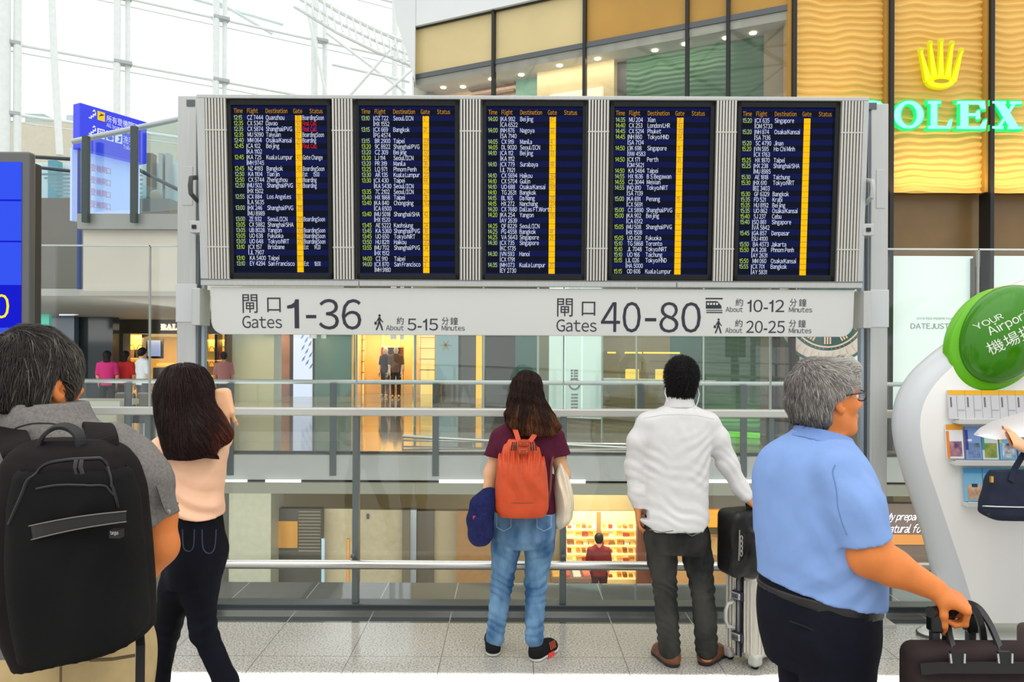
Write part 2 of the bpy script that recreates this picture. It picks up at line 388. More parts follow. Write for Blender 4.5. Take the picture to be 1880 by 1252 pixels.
struct(MB(FM).box(0.0, 7.75, -0.015, 0.0, 5.1, 7.5).build('window_1', glass('shop_glass', (0.97, 0.98, 0.96), 0.04, 0.0, 0.4)))
struct(MB(FM).box(7.72, 7.8, 0.0, 5.0, 3.0, 8.6).build('wall_end.001', offwhite))
# upper shop interior, standing behind the glass
peach_m = mat('peach_interior', (240, 200, 160), 0.6, var=0.05)
def iwall(name, x0, x1, v, z0, z1, mm, d=0.12):
    return struct(MB(FM).box(fu(x1, v), fu(x0, v), v, v + d, z0, z1).build(name, mm))
iwall('wall_interior', 760, 960, 0.75, 5.1, 7.35, peach_m)
iwall('wall_interior.001', 945, 990, 0.65, 5.1, 7.35, mat('teal_panel', (90, 140, 120), 0.4))
iwall('wall_interior.002', 984, 1125, 0.4, 5.1, 7.35, mat('beige_pillar', (200, 178, 130), 0.5, var=0.04), 0.7)
iwall('wall_interior.003', 1118, 1160, 0.6, 5.1, 7.35, mat('dark_olive', (66, 64, 46), 0.4))
iwall('wall_interior.004', 1148, 1402, 0.5, 5.1, 7.35, greenw)
iwall('wall_interior.005', 1400, 1460, 0.32, 5.1, 7.35, mat('brown_pillar', (140, 122, 84), 0.5), 0.6)
struct(MB(FM).box(0, 7.75, 4.0, 4.2, 5.1, 7.35).build('wall_interior.006', peach_m))
for k, (y, w) in enumerate(((150, 0.05), (160, 0.05), (174, 0.05))):
    struct(MB(FM).box(fu(945, .7), fu(862, .7), 0.6, 0.75, fz(900, y, .7) - w / 2, fz(900, y, .7) + w / 2).build('trim_%d' % (20 + k), mat('brown_shelf', (120, 88, 60), 0.5)))
struct(MB(FM).box(fu(1103, .3), fu(1007, .3), 0.3, 0.42, 5.3, fz(1055, 166, .3)).build('trim_23', mat('cream_panel', (250, 240, 215), 0.5, emit=(255, 244, 215), estr=0.15)))
struct(MB(FM).box(fu(795, 0.5), fu(762, 0.5), 0.4, 0.6, 5.1, 7.3).build('trim_24', mat('grey_slant', (140, 136, 128), 0.5)))
dl = mat('downlight_glow', (255, 250, 230), 0.4, emit=(255, 240, 200), estr=5)
for k, (q, w) in enumerate(((812, 0.3), (848, 0.45), (900, 0.3), (955, 0.35), (1025, 0.22), (1095, 0.22), (1200, 0.3), (1255, 0.25), (1330, 0.3), (1380, 0.3))):
    u = fu(q, w); m = MB(FM); m.cyl((u, w), 0.06, 7.33, 7.352, 16); o = m.build('downlight', dl)
    tag(o, 'small round downlight in the upper shop ceiling, number %s from the left' % ('one two three four five six seven eight nine ten'.split()[k]), 'light', 'downlights of the upper shop floor')
area_light('upper_shop_light', FM @ Vector((4.0, 0.15, 7.3)), 5.5, 22, (1, 0.93, 0.8), (0.2, 0.4, -1), 170, 0.2)

# lower shop front
struct(MB(FM).box(0, 7.75, 3.2, 3.4, 0, 3.0).build('wall_interior.007', mat('olive_back_wall', (118, 108, 78), 0.5, var=0.1, vscale=0.7)))
iwall('wall_interior.008', 1288, 1398, 1.6, 0.02, 3.0, greenw)
iwall('wall_interior.009', 1230, 1292, 2.4, 0.02, 3.0, mat('deep_teal', (30, 78, 74), 0.3))
iwall('wall_interior.010', 1396, 1418, 0.5, 0.02, 3.0, mat('olive_pillar', (128, 116, 84), 0.5), 0.3)
iwall('wall_interior.011', 1416, 1462, 0.8, 0.02, 3.0, mat('dark_brown_panel', (66, 60, 50), 0.4))
iwall('wall_interior.012', 885, 950, 1.4, 0.02, 3.0, mat('dark_shop_wall', (56, 52, 44), 0.4))
iwall('wall_interior.013', 946, 990, 1.0, 0.02, 3.0, mat('teal_glass_wall', (58, 112, 108), 0.2))
iwall('wall_interior.014', 986, 1010, 0.6, 0.02, 3.0, mat('olive_edge', (120, 118, 92), 0.5))
for k, q in enumerate((762, 888, 988, 1106, 1169, 1292, 1414)):
    u = fu(q); struct(MB(FM).box(u - 0.012, u + 0.012, -0.03, 0.03, 0, 3.0).build('trim_%d' % (30 + k), mat('pale_mullion', (176, 190, 180), 0.35)))
struct(MB(FM).box(0.0, 7.75, -0.012, 0.0, 0.05, 3.0).build('window_2', glass('shop_glass_low', (0.92, 0.95, 0.92), 0.05, 0.0, 0.4)))
# light-box poster with a wrist watch
lb = thing('light_box', 'tall white light box with a wrist watch picture right of the orange backpack woman', 'light box', FM @ Vector((fu(1055, 0.1), 0.1, 0.25)))
lbm = mat('mint_light_box', (225, 240, 236), 0.3, emit=(220, 238, 234), estr=0.4)
for a, b in ((1008, 1035), (1038, 1067), (1070, 1103)):
    MB(FM).box(fu(b, 0.1), fu(a, 0.1), 0.1, 0.2, 0.35, 2.95).build('panel', lbm, lb)
m = MB()
def fpt(px, py, v): 
    u = fu(px, v); return FM @ Vector((u, v, fz(px, py, v)))
grey_ink = mat('grey_print', (150, 160, 160), 0.5); 
def fring(m, cx, cy, r0, r1, v, n=28, a0=0, a1=2 * math.pi, sx=1.0):
    vs, fs = [], []
    for i in range(n + 1):
        a = a0 + (a1 - a0) * i / n
        for r in (r0, r1): vs.append(fpt(cx + sx * r * math.cos(a), cy + r * math.sin(a), v))
    for i in range(n): fs.append((2 * i, 2 * i + 1, 2 * i + 3, 2 * i + 2))
    m.add(vs, fs)
fring(m, 1055, 705, 7.5, 11, 0.09); fring(m, 1055, 705, 0, 2, 0.09)
for y in (678, 683, 688, 693, 722, 728, 734, 740, 746, 752):
    w = 7 if y < 700 else 6
    for xx in (-w, -1.6, 2.4):
        m.add([fpt(1055 + xx, y, 0.09), fpt(1055 + xx + 4, y, 0.09), fpt(1055 + xx + 4, y + 3.6, 0.09), fpt(1055 + xx, y + 3.6, 0.09)], [(0, 1, 2, 3)])
m.build('watch_print', grey_ink, lb)
# display shelf with two yellow boxes
struct(MB(FM).box(fu(1310, 1.0), fu(1106, 1.0), 0.9, 1.25, 1.06, 1.10).build('trim_40', mat('pale_shelf', (196, 204, 186), 0.4)))
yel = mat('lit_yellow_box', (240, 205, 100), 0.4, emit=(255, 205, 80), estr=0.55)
for k, (a, b) in enumerate(((1148, 1169), (1203, 1222))):
    o = MB(FM).box(fu(b, 1.0), fu(a, 1.0), 1.0, 1.16, 1.10, fz(a, 677, 1.0)).build('display_box', yel, bevel=0.008)
    tag(o, 'glowing yellow display box on the shop shelf, ' + ('left one' if k == 0 else 'right one beside the dark-haired head'), 'box', 'yellow display boxes on the shop shelf')
for k, (a, b) in enumerate(((1115, 1129), (1147, 1177), (1181, 1247))):
    o = MB(FM).box(fu(b, 1.3), fu(a, 1.3), 1.3, 1.36, fz(a, 648, 1.3), fz(a, 645, 1.3)).build('strip_light', mat('warm_led', (255, 220, 80), 0.4, emit=(255, 205, 60), estr=1.5))
    tag(o, 'thin yellow strip light above the shop shelf, ' + ('short leftmost piece', 'middle piece', 'long right piece')[k], 'light', 'strip lights above the shop shelf')
o = MB(FM).box(fu(1395, 1.3), fu(1292, 1.3), 1.25, 1.5, 0.02, 0.10).build('floor_light', mat('lime_glow', (150, 230, 90), 0.4, emit=(120, 225, 60), estr=0.9))
tag(o, 'lime green strip light at the foot of the green wall', 'light')
area_light('green_uplight', FM @ Vector((fu(1345, 1.3), 1.3, 0.15)), 1.0, 5, (0.6, 1, 0.45), (0.2, 0.4, 1), 160, 0.2)
area_light('lower_shop_light', FM @ Vector((3.4, 1.6, 2.9)), 5.0, 130, (1, 0.92, 0.75), (0, 0, -1), 170, 2.0)

# gold facade facing the viewer
Y0 = 13.0
struct(MB().box(4.78, 14, Y0 + 0.35, Y0 + 0.6, 0, 11.5).build('wall_right', bronze))
def wave_panel(name, x0, x1, z0, z1, nx, nz):
    xs = np.linspace(x0, x1, nx); zs = np.linspace(z0, z1, nz); X, Z = np.meshgrid(xs, zs)
    ph = 0.55 * np.sin(X * 6.1 + 0.9 * np.sin(Z * 1.3)) + 0.5 * np.sin(X * 10.3 + Z * 2.1) + 0.45 * np.sin(X * 3.1 - Z * 3.7) + 0.5 * np.sin(Z * 5.1 + X * 2.0)
    D = 0.019 * np.sin(2 * math.pi * Z / 0.115 + 1.4 * ph) + 0.006 * np.sin(2 * math.pi * Z / 0.115 * 0.61 + 1.9 * ph)
    vs = np.stack([X.ravel(), (Y0 + 0.05 - D).ravel(), Z.ravel()], 1)
    m = MB(); m.v = [tuple(v) for v in vs]
    m.f = [(j * nx + i, j * nx + i + 1, (j + 1) * nx + i + 1, (j + 1) * nx + i) for j in range(nz - 1) for i in range(nx - 1)]; m.mi = [0] * len(m.f)
    o = m.build(name, wavy, smooth=False)
    o.data.polygons.foreach_set('use_smooth', [True] * len(o.data.polygons)); return struct(o)
wavy = mat('carved_gold_panel', (240, 192, 100), 0.4, var=0.05, vscale=0.6)
zt = zpx(350, Y0)
wave_panel('wall_right.001', xpx(1457, Y0), xpx(1624, Y0), zt, 8.6, 64, 420)
wave_panel('wall_right.002', xpx(1636, Y0), xpx(1806, Y0), zt, 8.6, 64, 420)
wave_panel('wall_right.003', xpx(1820, Y0), xpx(1990, Y0), zt, 8.6, 64, 420)
k = 50
for q in (1453, 1630, 1813, 1996):
    x = xpx(q, Y0); struct(MB().box(x - 0.035, x + 0.03, Y0 - 0.12, Y0 + 0.2, 0.0, 9).build('trim_%d' % k, black)); k += 1
    struct(MB().box(x - 0.09, x - 0.035, Y0 - 0.05, Y0 + 0.2, zpx(350, Y0), 9).build('trim_%d' % k, goldp)); k += 1
mint = mat('mint_light_panel', (222, 236, 228), 0.25, emit=(220, 236, 230), estr=0.3)
panel1 = None
for q0, q1, lab in ((1638, 1786, 'large pale mint light box with a watch name beneath the gold wall'), (1822, 1985, 'pale mint light box at the right edge behind the green dome sign'), (1476, 1622, 'light box with a dark green watch dial picture behind the man in the blue polo')):
    m = MB(); px_box(m, q0, 470, q1, 757, Y0 + 0.1, 0.2); o = tag(m.build('light_box', mint), lab, 'light box')
    if q0 == 1638: panel1 = o
    if q0 == 1476: dialbox = o
m = MB(); s = 1 / 107.7
text_fit(m, 'DATEJUST 36', xpx(1677, Y0), xpx(1768, Y0), zpx(600, Y0), zpx(590, Y0), Y0 + 0.09); 
text_fit(m, 'OYSTER PERPETUAL', xpx(1688, Y0), xpx(1760, Y0), zpx(583, Y0), zpx(579, Y0), Y0 + 0.09); m.build('lettering', mat('grey_print2', (120, 138, 130), 0.5), panel1)
struct(MB().box(xpx(1787, Y0), xpx(1789, Y0), Y0 + 0.0, Y0 + 0.2, zpx(757, Y0), zpx(470, Y0)).build('trim_70', alud))
area_light('gold_wall_wash', (xpx(1720, Y0), Y0 - 0.35, zpx(352, Y0)), 5.0, 22, (1, 0.82, 0.5), (0, 0.35, 1), 150, 0.15)
# watch dial picture
def dring(m, cx, cy, r0, r1, y, n=48):
    vs, fs = [], []
    for i in range(n):
        a = 2 * math.pi * i / n
        for r in (r0, r1): vs.append((xpx(cx, Y0) + r * s * math.cos(a), y, zpx(cy, Y0) + r * s * math.sin(a)))
    for i in range(n): fs.append((2 * i, 2 * i + 1, (2 * i + 3) % (2 * n), (2 * i + 2) % (2 * n)))
    m.add(vs, fs)
m = MB(); dring(m, 1522, 565, 74, 100, Y0 + 0.08); m.build('dial_bezel', mat('pale_bezel', (222, 214, 205), 0.3), dialbox)
m = MB(); dring(m, 1522, 565, 96, 101, Y0 + 0.07); dring(m, 1522, 565, 0, 76, Y0 + 0.075); m.build('dial_face', mat('dark_green_print', (52, 92, 88), 0.3), dialbox)
m = MB(); dring(m, 1522, 565, 68, 71, Y0 + 0.065)
for i in range(60):
    a = 2 * math.pi * i / 60; r0, r1, w = (50, 64, 3.0) if i % 5 == 0 else (72, 74, 0.8)
    ca, sa = math.cos(a), math.sin(a); cx, cz = xpx(1522, Y0), zpx(565, Y0)
    for off in ((-5, 0, 5) if i % 5 == 0 else (0,)):
        q = [(r0, off - w / 2), (r1, off - w / 2), (r1, off + w / 2), (r0, off + w / 2)]
        m.add([(cx + s * (ca * r - sa * o_), Y0 + 0.06, cz + s * (sa * r + ca * o_)) for r, o_ in q], [(0, 1, 2, 3)])
for i in range(40):
    a = 2 * math.pi * i / 40; q = [(80, -2.2), (94, -2.2), (94, 2.2), (80, 2.2)]; ca, sa = math.cos(a), math.sin(a)
    m.add([(cx + s * (ca * r - sa * o_), Y0 + 0.07, cz + s * (sa * r + ca * o_)) for r, o_ in q], [(0, 1, 2, 3)])
m.build('dial_marks', mat('cream_print', (235, 205, 170), 0.4), dialbox)

# shop sign : crown and serif letters
sg = thing('shop_sign', 'lit sign of a yellow crown above letters with green glow outlines on the gold wall', 'sign', (xpx(1750, Y0), Y0 - 0.05, zpx(215, Y0)))
cy_m = mat('sign_face', (200, 255, 255), 0.4, emit=(150, 255, 255), estr=1.0); gr_m = mat('sign_green_halo', (0, 240, 130), 0.4, emit=(0, 240, 120), estr=0.9)  # enlarged green outlines model the halo of light around the letters
ye_m = mat('crown_yellow', (255, 250, 0), 0.4, emit=(255, 246, 0), estr=1.0); ye2 = mat('crown_edge', (240, 230, 0), 0.4, emit=(225, 220, 0), estr=0.8)
def serif(ch, w, h):
    """outlines (x,z polygons) of a bold serif capital, w x h"""
    t, b, sf = 0.24 * w, 0.10 * h, 0.09 * h; out = []
    if ch == 'L': out = [[(0.12 * w, 0), (0.12 * w + t, 0), (0.12 * w + t, h), (0.12 * w, h)], [(0, 0), (w * 0.92, 0), (w, 0.34 * h), (w * 0.93, 0.34 * h), (w * 0.8, sf), (0, sf)], [(0, h - sf), (0.5 * w, h - sf), (0.5 * w, h), (0, h)]]
    if ch == 'E': out = [[(0.12 * w, 0), (0.12 * w + t, 0), (0.12 * w + t, h), (0.12 * w, h)], [(0, 0), (w * 0.95, 0), (w, 0.32 * h), (w * 0.93, 0.32 * h), (w * 0.8, sf), (0, sf)],
                         [(0, h), (0, h - sf), (w * 0.78, h - sf), (w * 0.88, h * 0.72), (w * 0.95, h * 0.72), (w * 0.92, h)], [(0.3 * w, 0.47 * h), (0.66 * w, 0.47 * h), (0.70 * w, 0.36 * h), (0.76 * w, 0.36 * h), (0.76 * w, 0.67 * h), (0.70 * w, 0.67 * h), (0.66 * w, 0.56 * h), (0.3 * w, 0.56 * h)]]
    if ch == 'X': out = [[(0.08 * w, h), (0.36 * w, h), (0.92 * w, 0), (0.64 * w, 0)], [(0.74 * w, h), (0.84 * w, h), (0.26 * w, 0), (0.16 * w, 0)], [(0, h - sf), (0.46 * w, h - sf), (0.46 * w, h), (0, h)],
                         [(0.62 * w, h - sf), (0.98 * w, h - sf), (0.98 * w, h), (0.62 * w, h)], [(0, 0), (0.38 * w, 0), (0.38 * w, sf), (0, sf)], [(0.54 * w, 0), (w, 0), (w, sf), (0.54 * w, sf)]]
    if ch == 'R': out = [[(0.12 * w, 0), (0.12 * w + t, 0), (0.12 * w + t, h), (0.12 * w, h)], [(0, 0), (0.48 * w, 0), (0.48 * w, sf), (0, sf)], [(0, h - sf), (0.6 * w, h - sf), (0.6 * w, h), (0, h)], [(0.3 * w, 0.46 * h), (0.6 * w, 0.46 * h), (0.6 * w, 0.55 * h), (0.3 * w, 0.55 * h)],
                         [(0.56 * w, h), (0.56 * w, h - sf), (0.66 * w, 0.75 * h), (0.56 * w, 0.54 * h), (0.56 * w, 0.46 * h), (0.8 * w, 0.5 * h), (0.94 * w, 0.75 * h), (0.8 * w, 0.96 * h)], [(0.42 * w, 0.5 * h), (0.64 * w, 0.5 * h), (w, 0), (0.74 * w, 0)]]
    if ch == 'A': out = [[(0.44 * w, h), (0.6 * w, h), (0.94 * w, 0), (0.7 * w, 0)], [(0.46 * w, h), (0.52 * w, 0.9 * h), (0.2 * w, 0), (0.1 * w, 0)], [(0.26 * w, 0.32 * h), (0.74 * w, 0.32 * h), (0.74 * w, 0.4 * h), (0.26 * w, 0.4 * h)], [(0, 0), (0.34 * w, 0), (0.34 * w, sf), (0, sf)], [(0.6 * w, 0), (w, 0), (w, sf), (0.6 * w, sf)]]
    if ch == 'B': out = [[(0.12 * w, 0), (0.12 * w + t, 0), (0.12 * w + t, h), (0.12 * w, h)]] + [[(0, z), (0.6 * w, z), (0.6 * w, z + sf), (0, z + sf)] for z in (0, h - sf, 0.48 * h)] + [[(0.56 * w, z0), (0.64 * w, (z0 + z1) / 2), (0.56 * w, z1), (0.8 * w, z1 - 0.02 * h), (0.96 * w, (z0 + z1) / 2), (0.8 * w, z0 + 0.02 * h)] for z0, z1 in ((0, 0.55 * h), (0.5 * h, h))]
    if ch == 'Y': out = [[(0.36 * w, 0), (0.6 * w, 0), (0.6 * w, 0.5 * h), (0.36 * w, 0.5 * h)], [(0.06 * w, h), (0.32 * w, h), (0.6 * w, 0.46 * h), (0.36 * w, 0.46 * h)], [(0.76 * w, h), (0.86 * w, h), (0.6 * w, 0.46 * h), (0.5 * w, 0.46 * h)], [(0, h - sf), (0.42 * w, h - sf), (0.42 * w, h), (0, h)], [(0.64 * w, h - sf), (w, h - sf), (w, h), (0.64 * w, h)], [(0.24 * w, 0), (0.72 * w, 0), (0.72 * w, sf), (0.24 * w, sf)]]
    return out
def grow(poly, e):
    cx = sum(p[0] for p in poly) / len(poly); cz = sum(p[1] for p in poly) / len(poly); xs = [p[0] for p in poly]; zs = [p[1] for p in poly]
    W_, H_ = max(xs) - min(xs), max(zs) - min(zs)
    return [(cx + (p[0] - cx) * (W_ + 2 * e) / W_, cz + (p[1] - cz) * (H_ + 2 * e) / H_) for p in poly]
def letter(par, ch, x0, x1, z0, z1, y, face, edge, e=0.03):
    m, g = MB(), MB(); w, h = x1 - x0, z1 - z0
    if ch == 'O':
        for mm, d, y0, y1 in ((m, 0, y - 0.06, y), (g, e, y - 0.03, y + 0.03)):
            n = 40; vs = []; fs = []
            for i in range(n):
                a = 2 * math.pi * i / n; ca, sa = math.cos(a), math.sin(a)
                for rx, rz in ((w / 2 + d, h / 2 + d), (w * 0.29 - d, h * 0.40 - d)):
                    for yy in (y0, y1): vs.append(((x0 + x1) / 2 + rx * ca, yy, (z0 + z1) / 2 + rz * sa))
            for i in range(n):
                a, b = 4 * i, 4 * ((i + 1) % n)
                fs += [(a, b, b + 2, a + 2), (a + 1, a + 3, b + 3, b + 1), (a, a + 1, b + 1, b), (a + 2, b + 2, b + 3, a + 3)]
            mm.add(vs, fs)
    else:
        for i, poly in enumerate(serif(ch, w, h)):
            pl = [(x0 + a, z0 + b) for a, b in poly]
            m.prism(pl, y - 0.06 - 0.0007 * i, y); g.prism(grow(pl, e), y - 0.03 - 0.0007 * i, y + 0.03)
    o = m.build('letter', face, par); g.build('letter_glow', edge, o); return o
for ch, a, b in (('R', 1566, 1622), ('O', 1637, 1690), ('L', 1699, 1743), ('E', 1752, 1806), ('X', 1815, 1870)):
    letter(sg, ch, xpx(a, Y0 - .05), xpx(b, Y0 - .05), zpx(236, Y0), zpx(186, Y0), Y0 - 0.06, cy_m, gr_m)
m, g = MB(), MB()
cx, cz = xpx(1719, Y0), zpx(115, Y0)
def cp(px, py): return (xpx(px, Y0), zpx(py, Y0))
for tx, ty, bx in ((1683, 95, 1697), (1700, 82, 1708), (1720, 78, 1719), (1740, 82, 1730), (1757, 95, 1742)):
    for mm, e, y0, y1 in ((m, 0, Y0 - 0.12, Y0 - 0.06), (g, 1.0, Y0 - 0.09, Y0 - 0.03)):
        poly = [(tx - 1.2 - e, ty), (tx + 1.2 + e, ty), (bx + 5.2 + e, 150), (bx - 5.2 - e, 150)]
        mm.prism([cp(*q) for q in poly], y0, y1); c = cp(tx, ty - 2); mm.ball((c[0], Y0 - 0.08, c[1]), (5 + e) * s, 8, (1, 0.6, 1))
for mm, e, y0, y1 in ((m, 0, Y0 - 0.12, Y0 - 0.06), (g, 1.8, Y0 - 0.09, Y0 - 0.03)):
    mm.prism([cp(1719 + (24 + e) * math.cos(a), 151 + (10 + e) * math.sin(a)) for a in [2 * math.pi * i / 28 for i in range(28)]], y0, y1)
o = m.build('crown', ye_m, sg, smooth=False); g.build('crown_edge', ye2, o)
m = MB(); m.prism([cp(1719 + 14 * math.cos(a), 150 + 4 * math.sin(a)) for a in [2 * math.pi * i / 20 for i in range(20)]], Y0 - 0.127, Y0 - 0.12); m.build('crown_opening', mat('crown_dark', (190, 160, 0), 0.5), o)

# ---------------------------------------------------------------- row of shops at the back of the hall
BY = 27.0
struct(MB().box(-22, 2.0, BY + 3.0, BY + 3.2, 0, 5).build('wall_back', mat('warm_back_wall', (168, 140, 92), 0.5, var=0.08, vscale=0.5)))
struct(MB().box(-9.0, 2.0, BY - 0.5, BY + 3.2, 2.9, 5.0).build('ceiling.003', mat('dark_bulkhead', (84, 80, 70), 0.5)))
kk = [80]
def shop(x0, x1, mm, Y=BY, d=0.2, z0=0.0, z1=2.9, nm='wall_shop'):
    return struct(MB().box(xpx(x0, Y), xpx(x1, Y), Y, Y + d, z0, z1).build(nm, mm))
shop(415, 503, mat('pale_green_column', (172, 184, 168), 0.3, var=0.06, vscale=0.6), 24.0, 0.8)
shop(503, 546, mat('salmon_display', (176, 122, 92), 0.5, var=0.15, vscale=1.5))
shop(532, 548, mat('dark_wood', (62, 48, 42), 0.4), BY - 0.1)
shop(578, 652, mat('teal_shop_glass', (92, 138, 130), 0.2, var=0.08, vscale=0.5), BY - 0.3)
shop(846, 873, mat('slate_panel', (84, 92, 98), 0.3), BY - 0.4)
shop(888, 952, mat('dark_shop_panel', (58, 54, 46), 0.4, var=0.1), BY - 0.2)
o = MB().box(xpx(546, BY), xpx(578, BY), BY - 0.5, BY - 0.3, 0.0, 2.7).build('light_box', mat('bluish_light_box', (235, 240, 255), 0.3, emit=(222, 232, 255), estr=0.95)); tag(o, 'tall bluish white light box poster between the salmon and teal shop fronts', 'light box')
m = MB()
for k in range(9):
    a = xpx(551 + (k * 7) % 20, BY - 0.55); z = 2.0 - 0.13 * k; m.prism([(a, z), (a + 0.09, z + 0.06), (a + 0.14, z + 0.22), (a + 0.05, z + 0.12)], BY - 0.52, BY - 0.505)
m.build('poster_print', mat('faded_blue_print', (120, 150, 200), 0.5), o)
o = MB().box(xpx(803, BY), xpx(843, BY), BY - 0.5, BY - 0.35, 0.5, 2.6).build('light_box', mat('blue_grey_box', (150, 180, 190), 0.3, emit=(120, 160, 175), estr=0.35)); tag(o, 'blue-grey light box with a gold emblem right of the clothes shop', 'light box')
m = MB(); 
for k in range(6):
    a = 2 * math.pi * k / 6; cxx, czz = xpx(818, BY - .6), zpx(634, BY - .6)
    m.prism([(cxx + 0.03 * math.cos(a + 1.5), czz + 0.03 * math.sin(a + 1.5)), (cxx + 0.22 * math.cos(a), czz + 0.22 * math.sin(a)), (cxx + 0.03 * math.cos(a - 1.5), czz + 0.03 * math.sin(a - 1.5))], BY - 0.52, BY - 0.505)
m.build('emblem', mat('gold_print', (190, 160, 60), 0.4), o)
o = MB().box(xpx(874, BY - 1), xpx(888, BY - 1), BY - 1.0, BY - 0.7, -0.02 + 0.02, 2.9).build('column_light', mat('amber_light', (255, 200, 80), 0.4, emit=(255, 186, 60), estr=1.4)); tag(o, 'glowing amber vertical light column right of the blue-grey light box', 'light')
o = MB().box(xpx(902, BY - .3), xpx(926, BY - .3), BY - 0.4, BY - 0.25, zpx(655, BY), zpx(640, BY)).build('wall_lamp', mat('amber_lamp', (255, 210, 90), 0.4, emit=(255, 200, 70), estr=1.0)); tag(o, 'small amber wall lamp on the dark shop front left of the brown-haired head', 'lamp')
# clothes shop : warm back wall, shelves, rail, mannequins
warm = mat('warm_shop_wall', (236, 192, 122), 0.5, var=0.06, vscale=0.8)
struct(MB().box(xpx(652, BY), xpx(804, BY), BY + 1.6, BY + 1.8, 0, 2.9).build('wall_shop.010', warm))
struct(MB().box(xpx(650, BY), xpx(653, BY), BY - 0.4, BY + 1.8, 0, 2.9).build('wall_shop.011', warm))
struct(MB().box(xpx(800, BY), xpx(804, BY), BY - 0.4, BY + 1.8, 0, 2.9).build('wall_shop.012', warm))
area_light('clothes_shop_light', (xpx(728, BY), BY + 0.3, 2.8), 2.6, 120, (1, 0.82, 0.5), (0, 0.1, -1), 170, 1.2)
area_light('left_shop_light', (xpx(520, BY), BY - 1.2, 2.8), 2.0, 30, (1, 0.85, 0.6), (0, 0.5, -1), 170, 0.6)
glow = mat('shelf_glow', (255, 225, 150), 0.4, emit=(255, 214, 130), estr=1.3)
def shelf_unit(x0, x1, Y, zs, lab, depth=0.3):
    t = thing('shelf_unit', lab, 'shelf', (xpx((x0 + x1) / 2, Y), Y, 0))
    a, b = xpx(x0, Y), xpx(x1, Y); hi = max(zs) + 0.3
    MB().box(a, b, Y + depth - 0.02, Y + depth, 0, hi).build('back_panel', glow, t)
    for q in (a, b): MB().box(q - 0.02, q + 0.02, Y, Y + depth, 0, hi).build('side_panel', warm, t)
    for z in zs: MB().box(a, b, Y, Y + depth, z - 0.015, z + 0.015).build('shelf', mat('shelf_wood', (150, 104, 60), 0.5), t)
    return t
shelf_unit(655, 669, BY + 1.0, (0.4, 0.8, 1.2, 1.6, 2.0, 2.4), 'narrow lit shelf unit at the left side of the clothes shop')
shelf_unit(770, 800, BY + 1.0, (0.5, 0.9, 1.3, 1.7, 2.1), 'wide glowing shelf unit at the right side of the clothes shop')
for k, q in enumerate((690, 720, 750)):
    o = MB().box(xpx(q, BY) - 0.04, xpx(q, BY) + 0.04, BY + 1.45, BY + 1.55, 0.3, 2.6).build('column_light', glow); tag(o, 'thin vertical light in the clothes shop, ' + ('left of the rail', 'behind the mannequin', 'right of the mannequins')[k], 'light', 'vertical lights in the clothes shop')
rail = thing('clothes_rail', 'clothes rail hung with dark and red garments in the clothes shop', 'clothes rail', (xpx(712, BY), BY + 0.8, 0))
m = MB(); a, b = xpx(694, BY), xpx(735, BY)
m.tube([(a, BY + .8, 0), (a, BY + .8, 1.75), (b, BY + .8, 1.75), (b, BY + .8, 0)], 0.02, 8); m.build('frame', steel, rail)
cols = [(150, 60, 50), (170, 70, 60), (60, 60, 70), (40, 42, 50), (52, 54, 66), (70, 66, 64), (44, 44, 52), (120, 60, 46)]
for i in range(8):
    x = a + (b - a) * (i + 0.5) / 8; g = MB()
    g.prism([(x - 0.03, 1.72), (x + 0.03, 1.72), (x + 0.05, 1.6), (x + 0.055, 0.75 + 0.1 * (i % 3)), (x - 0.055, 0.75 + 0.1 * (i % 3)), (x - 0.05, 1.6)], BY + 0.62, BY + 0.98)
    o = g.build('garment', mat('cloth_%d' % i, cols[i], 0.8)); tag(o, 'garment %d of eight hanging on the shop clothes rail, counted from the left' % (i + 1), 'garment', 'garments on the clothes rail')
# ---------------------------------------------------------------- glazed end wall (upper left) and roof truss
WO = Vector((-13.4, 20.0, 0)); WD = Vector((1.6, 1.0, 0)).normalized(); WN = Vector((-WD.y, WD.x, 0))
WM = Matrix(((WD.x, WN.x, 0, WO.x), (WD.y, WN.y, 0, WO.y), (0, 0, 1, 0), (0, 0, 0, 1)))
def wu(px):
    k = (px - 940) / F_PX; return (-13.4 - 20 * k) / (WD.y * k - WD.x)
wsteel = mat('white_tube_steel', (234, 240, 238), 0.35, var=0.03)
struct(MB(WM).box(-8, 14, 0.25, 0.27, 2.0, 16).build('window_3', glass('roof_glass', (0.97, 0.99, 0.99), 0.02, 0.0, 0.3)))
ww = thing('curtain_wall_frame', 'white tubular steel frame of the glazed wall at upper left', 'window frame', WM @ Vector((0, 0, 2)))
cols_px = ((5, 0.16), (30, 0.10), (212, 0.095), (232, 0.07), (393, 0.095), (410, 0.07), (573, 0.11), (594, 0.08), (720, 0.1), (738, 0.07))
for q, r in cols_px:
    u = wu(q); MB(WM).tube([(u, -0.1 if r > 0.08 else 0.0, 2), (u, -0.1 if r > 0.08 else 0.0, 16)], r, 12).build('mullion', wsteel, ww, smooth=True)
m = MB(); m.tube([P(93, -60, 20.2), P(100, 120, 20.2), P(110, 285, 20.2)], 0.09, 12); m.build('mullion', wsteel, ww, smooth=True)
for z in (7.82, 9.68, 11.54, 13.4):
    m = MB(WM); m.tube([(-8, -0.02, z), (14, -0.02, z)], 0.045, 8); m.tube([(-8, 0.12, z - 0.16), (14, 0.12, z - 0.16)], 0.02, 6)
    m.build('transom', wsteel, ww, smooth=True)
    for q in (16, 222, 402, 584):
        m = MB(WM); u = wu(q); m.box(u - 0.22, u + 0.24, -0.2, 0.1, z - 0.05, z + 0.05); m.build('bracket', mat('bracket_grey', (176, 184, 184), 0.4, 0.2), ww, bevel=0.01)
rt = thing('roof_truss', 'white steel roof truss arching beside the white building corner', 'roof truss', P(600, 50, 22))
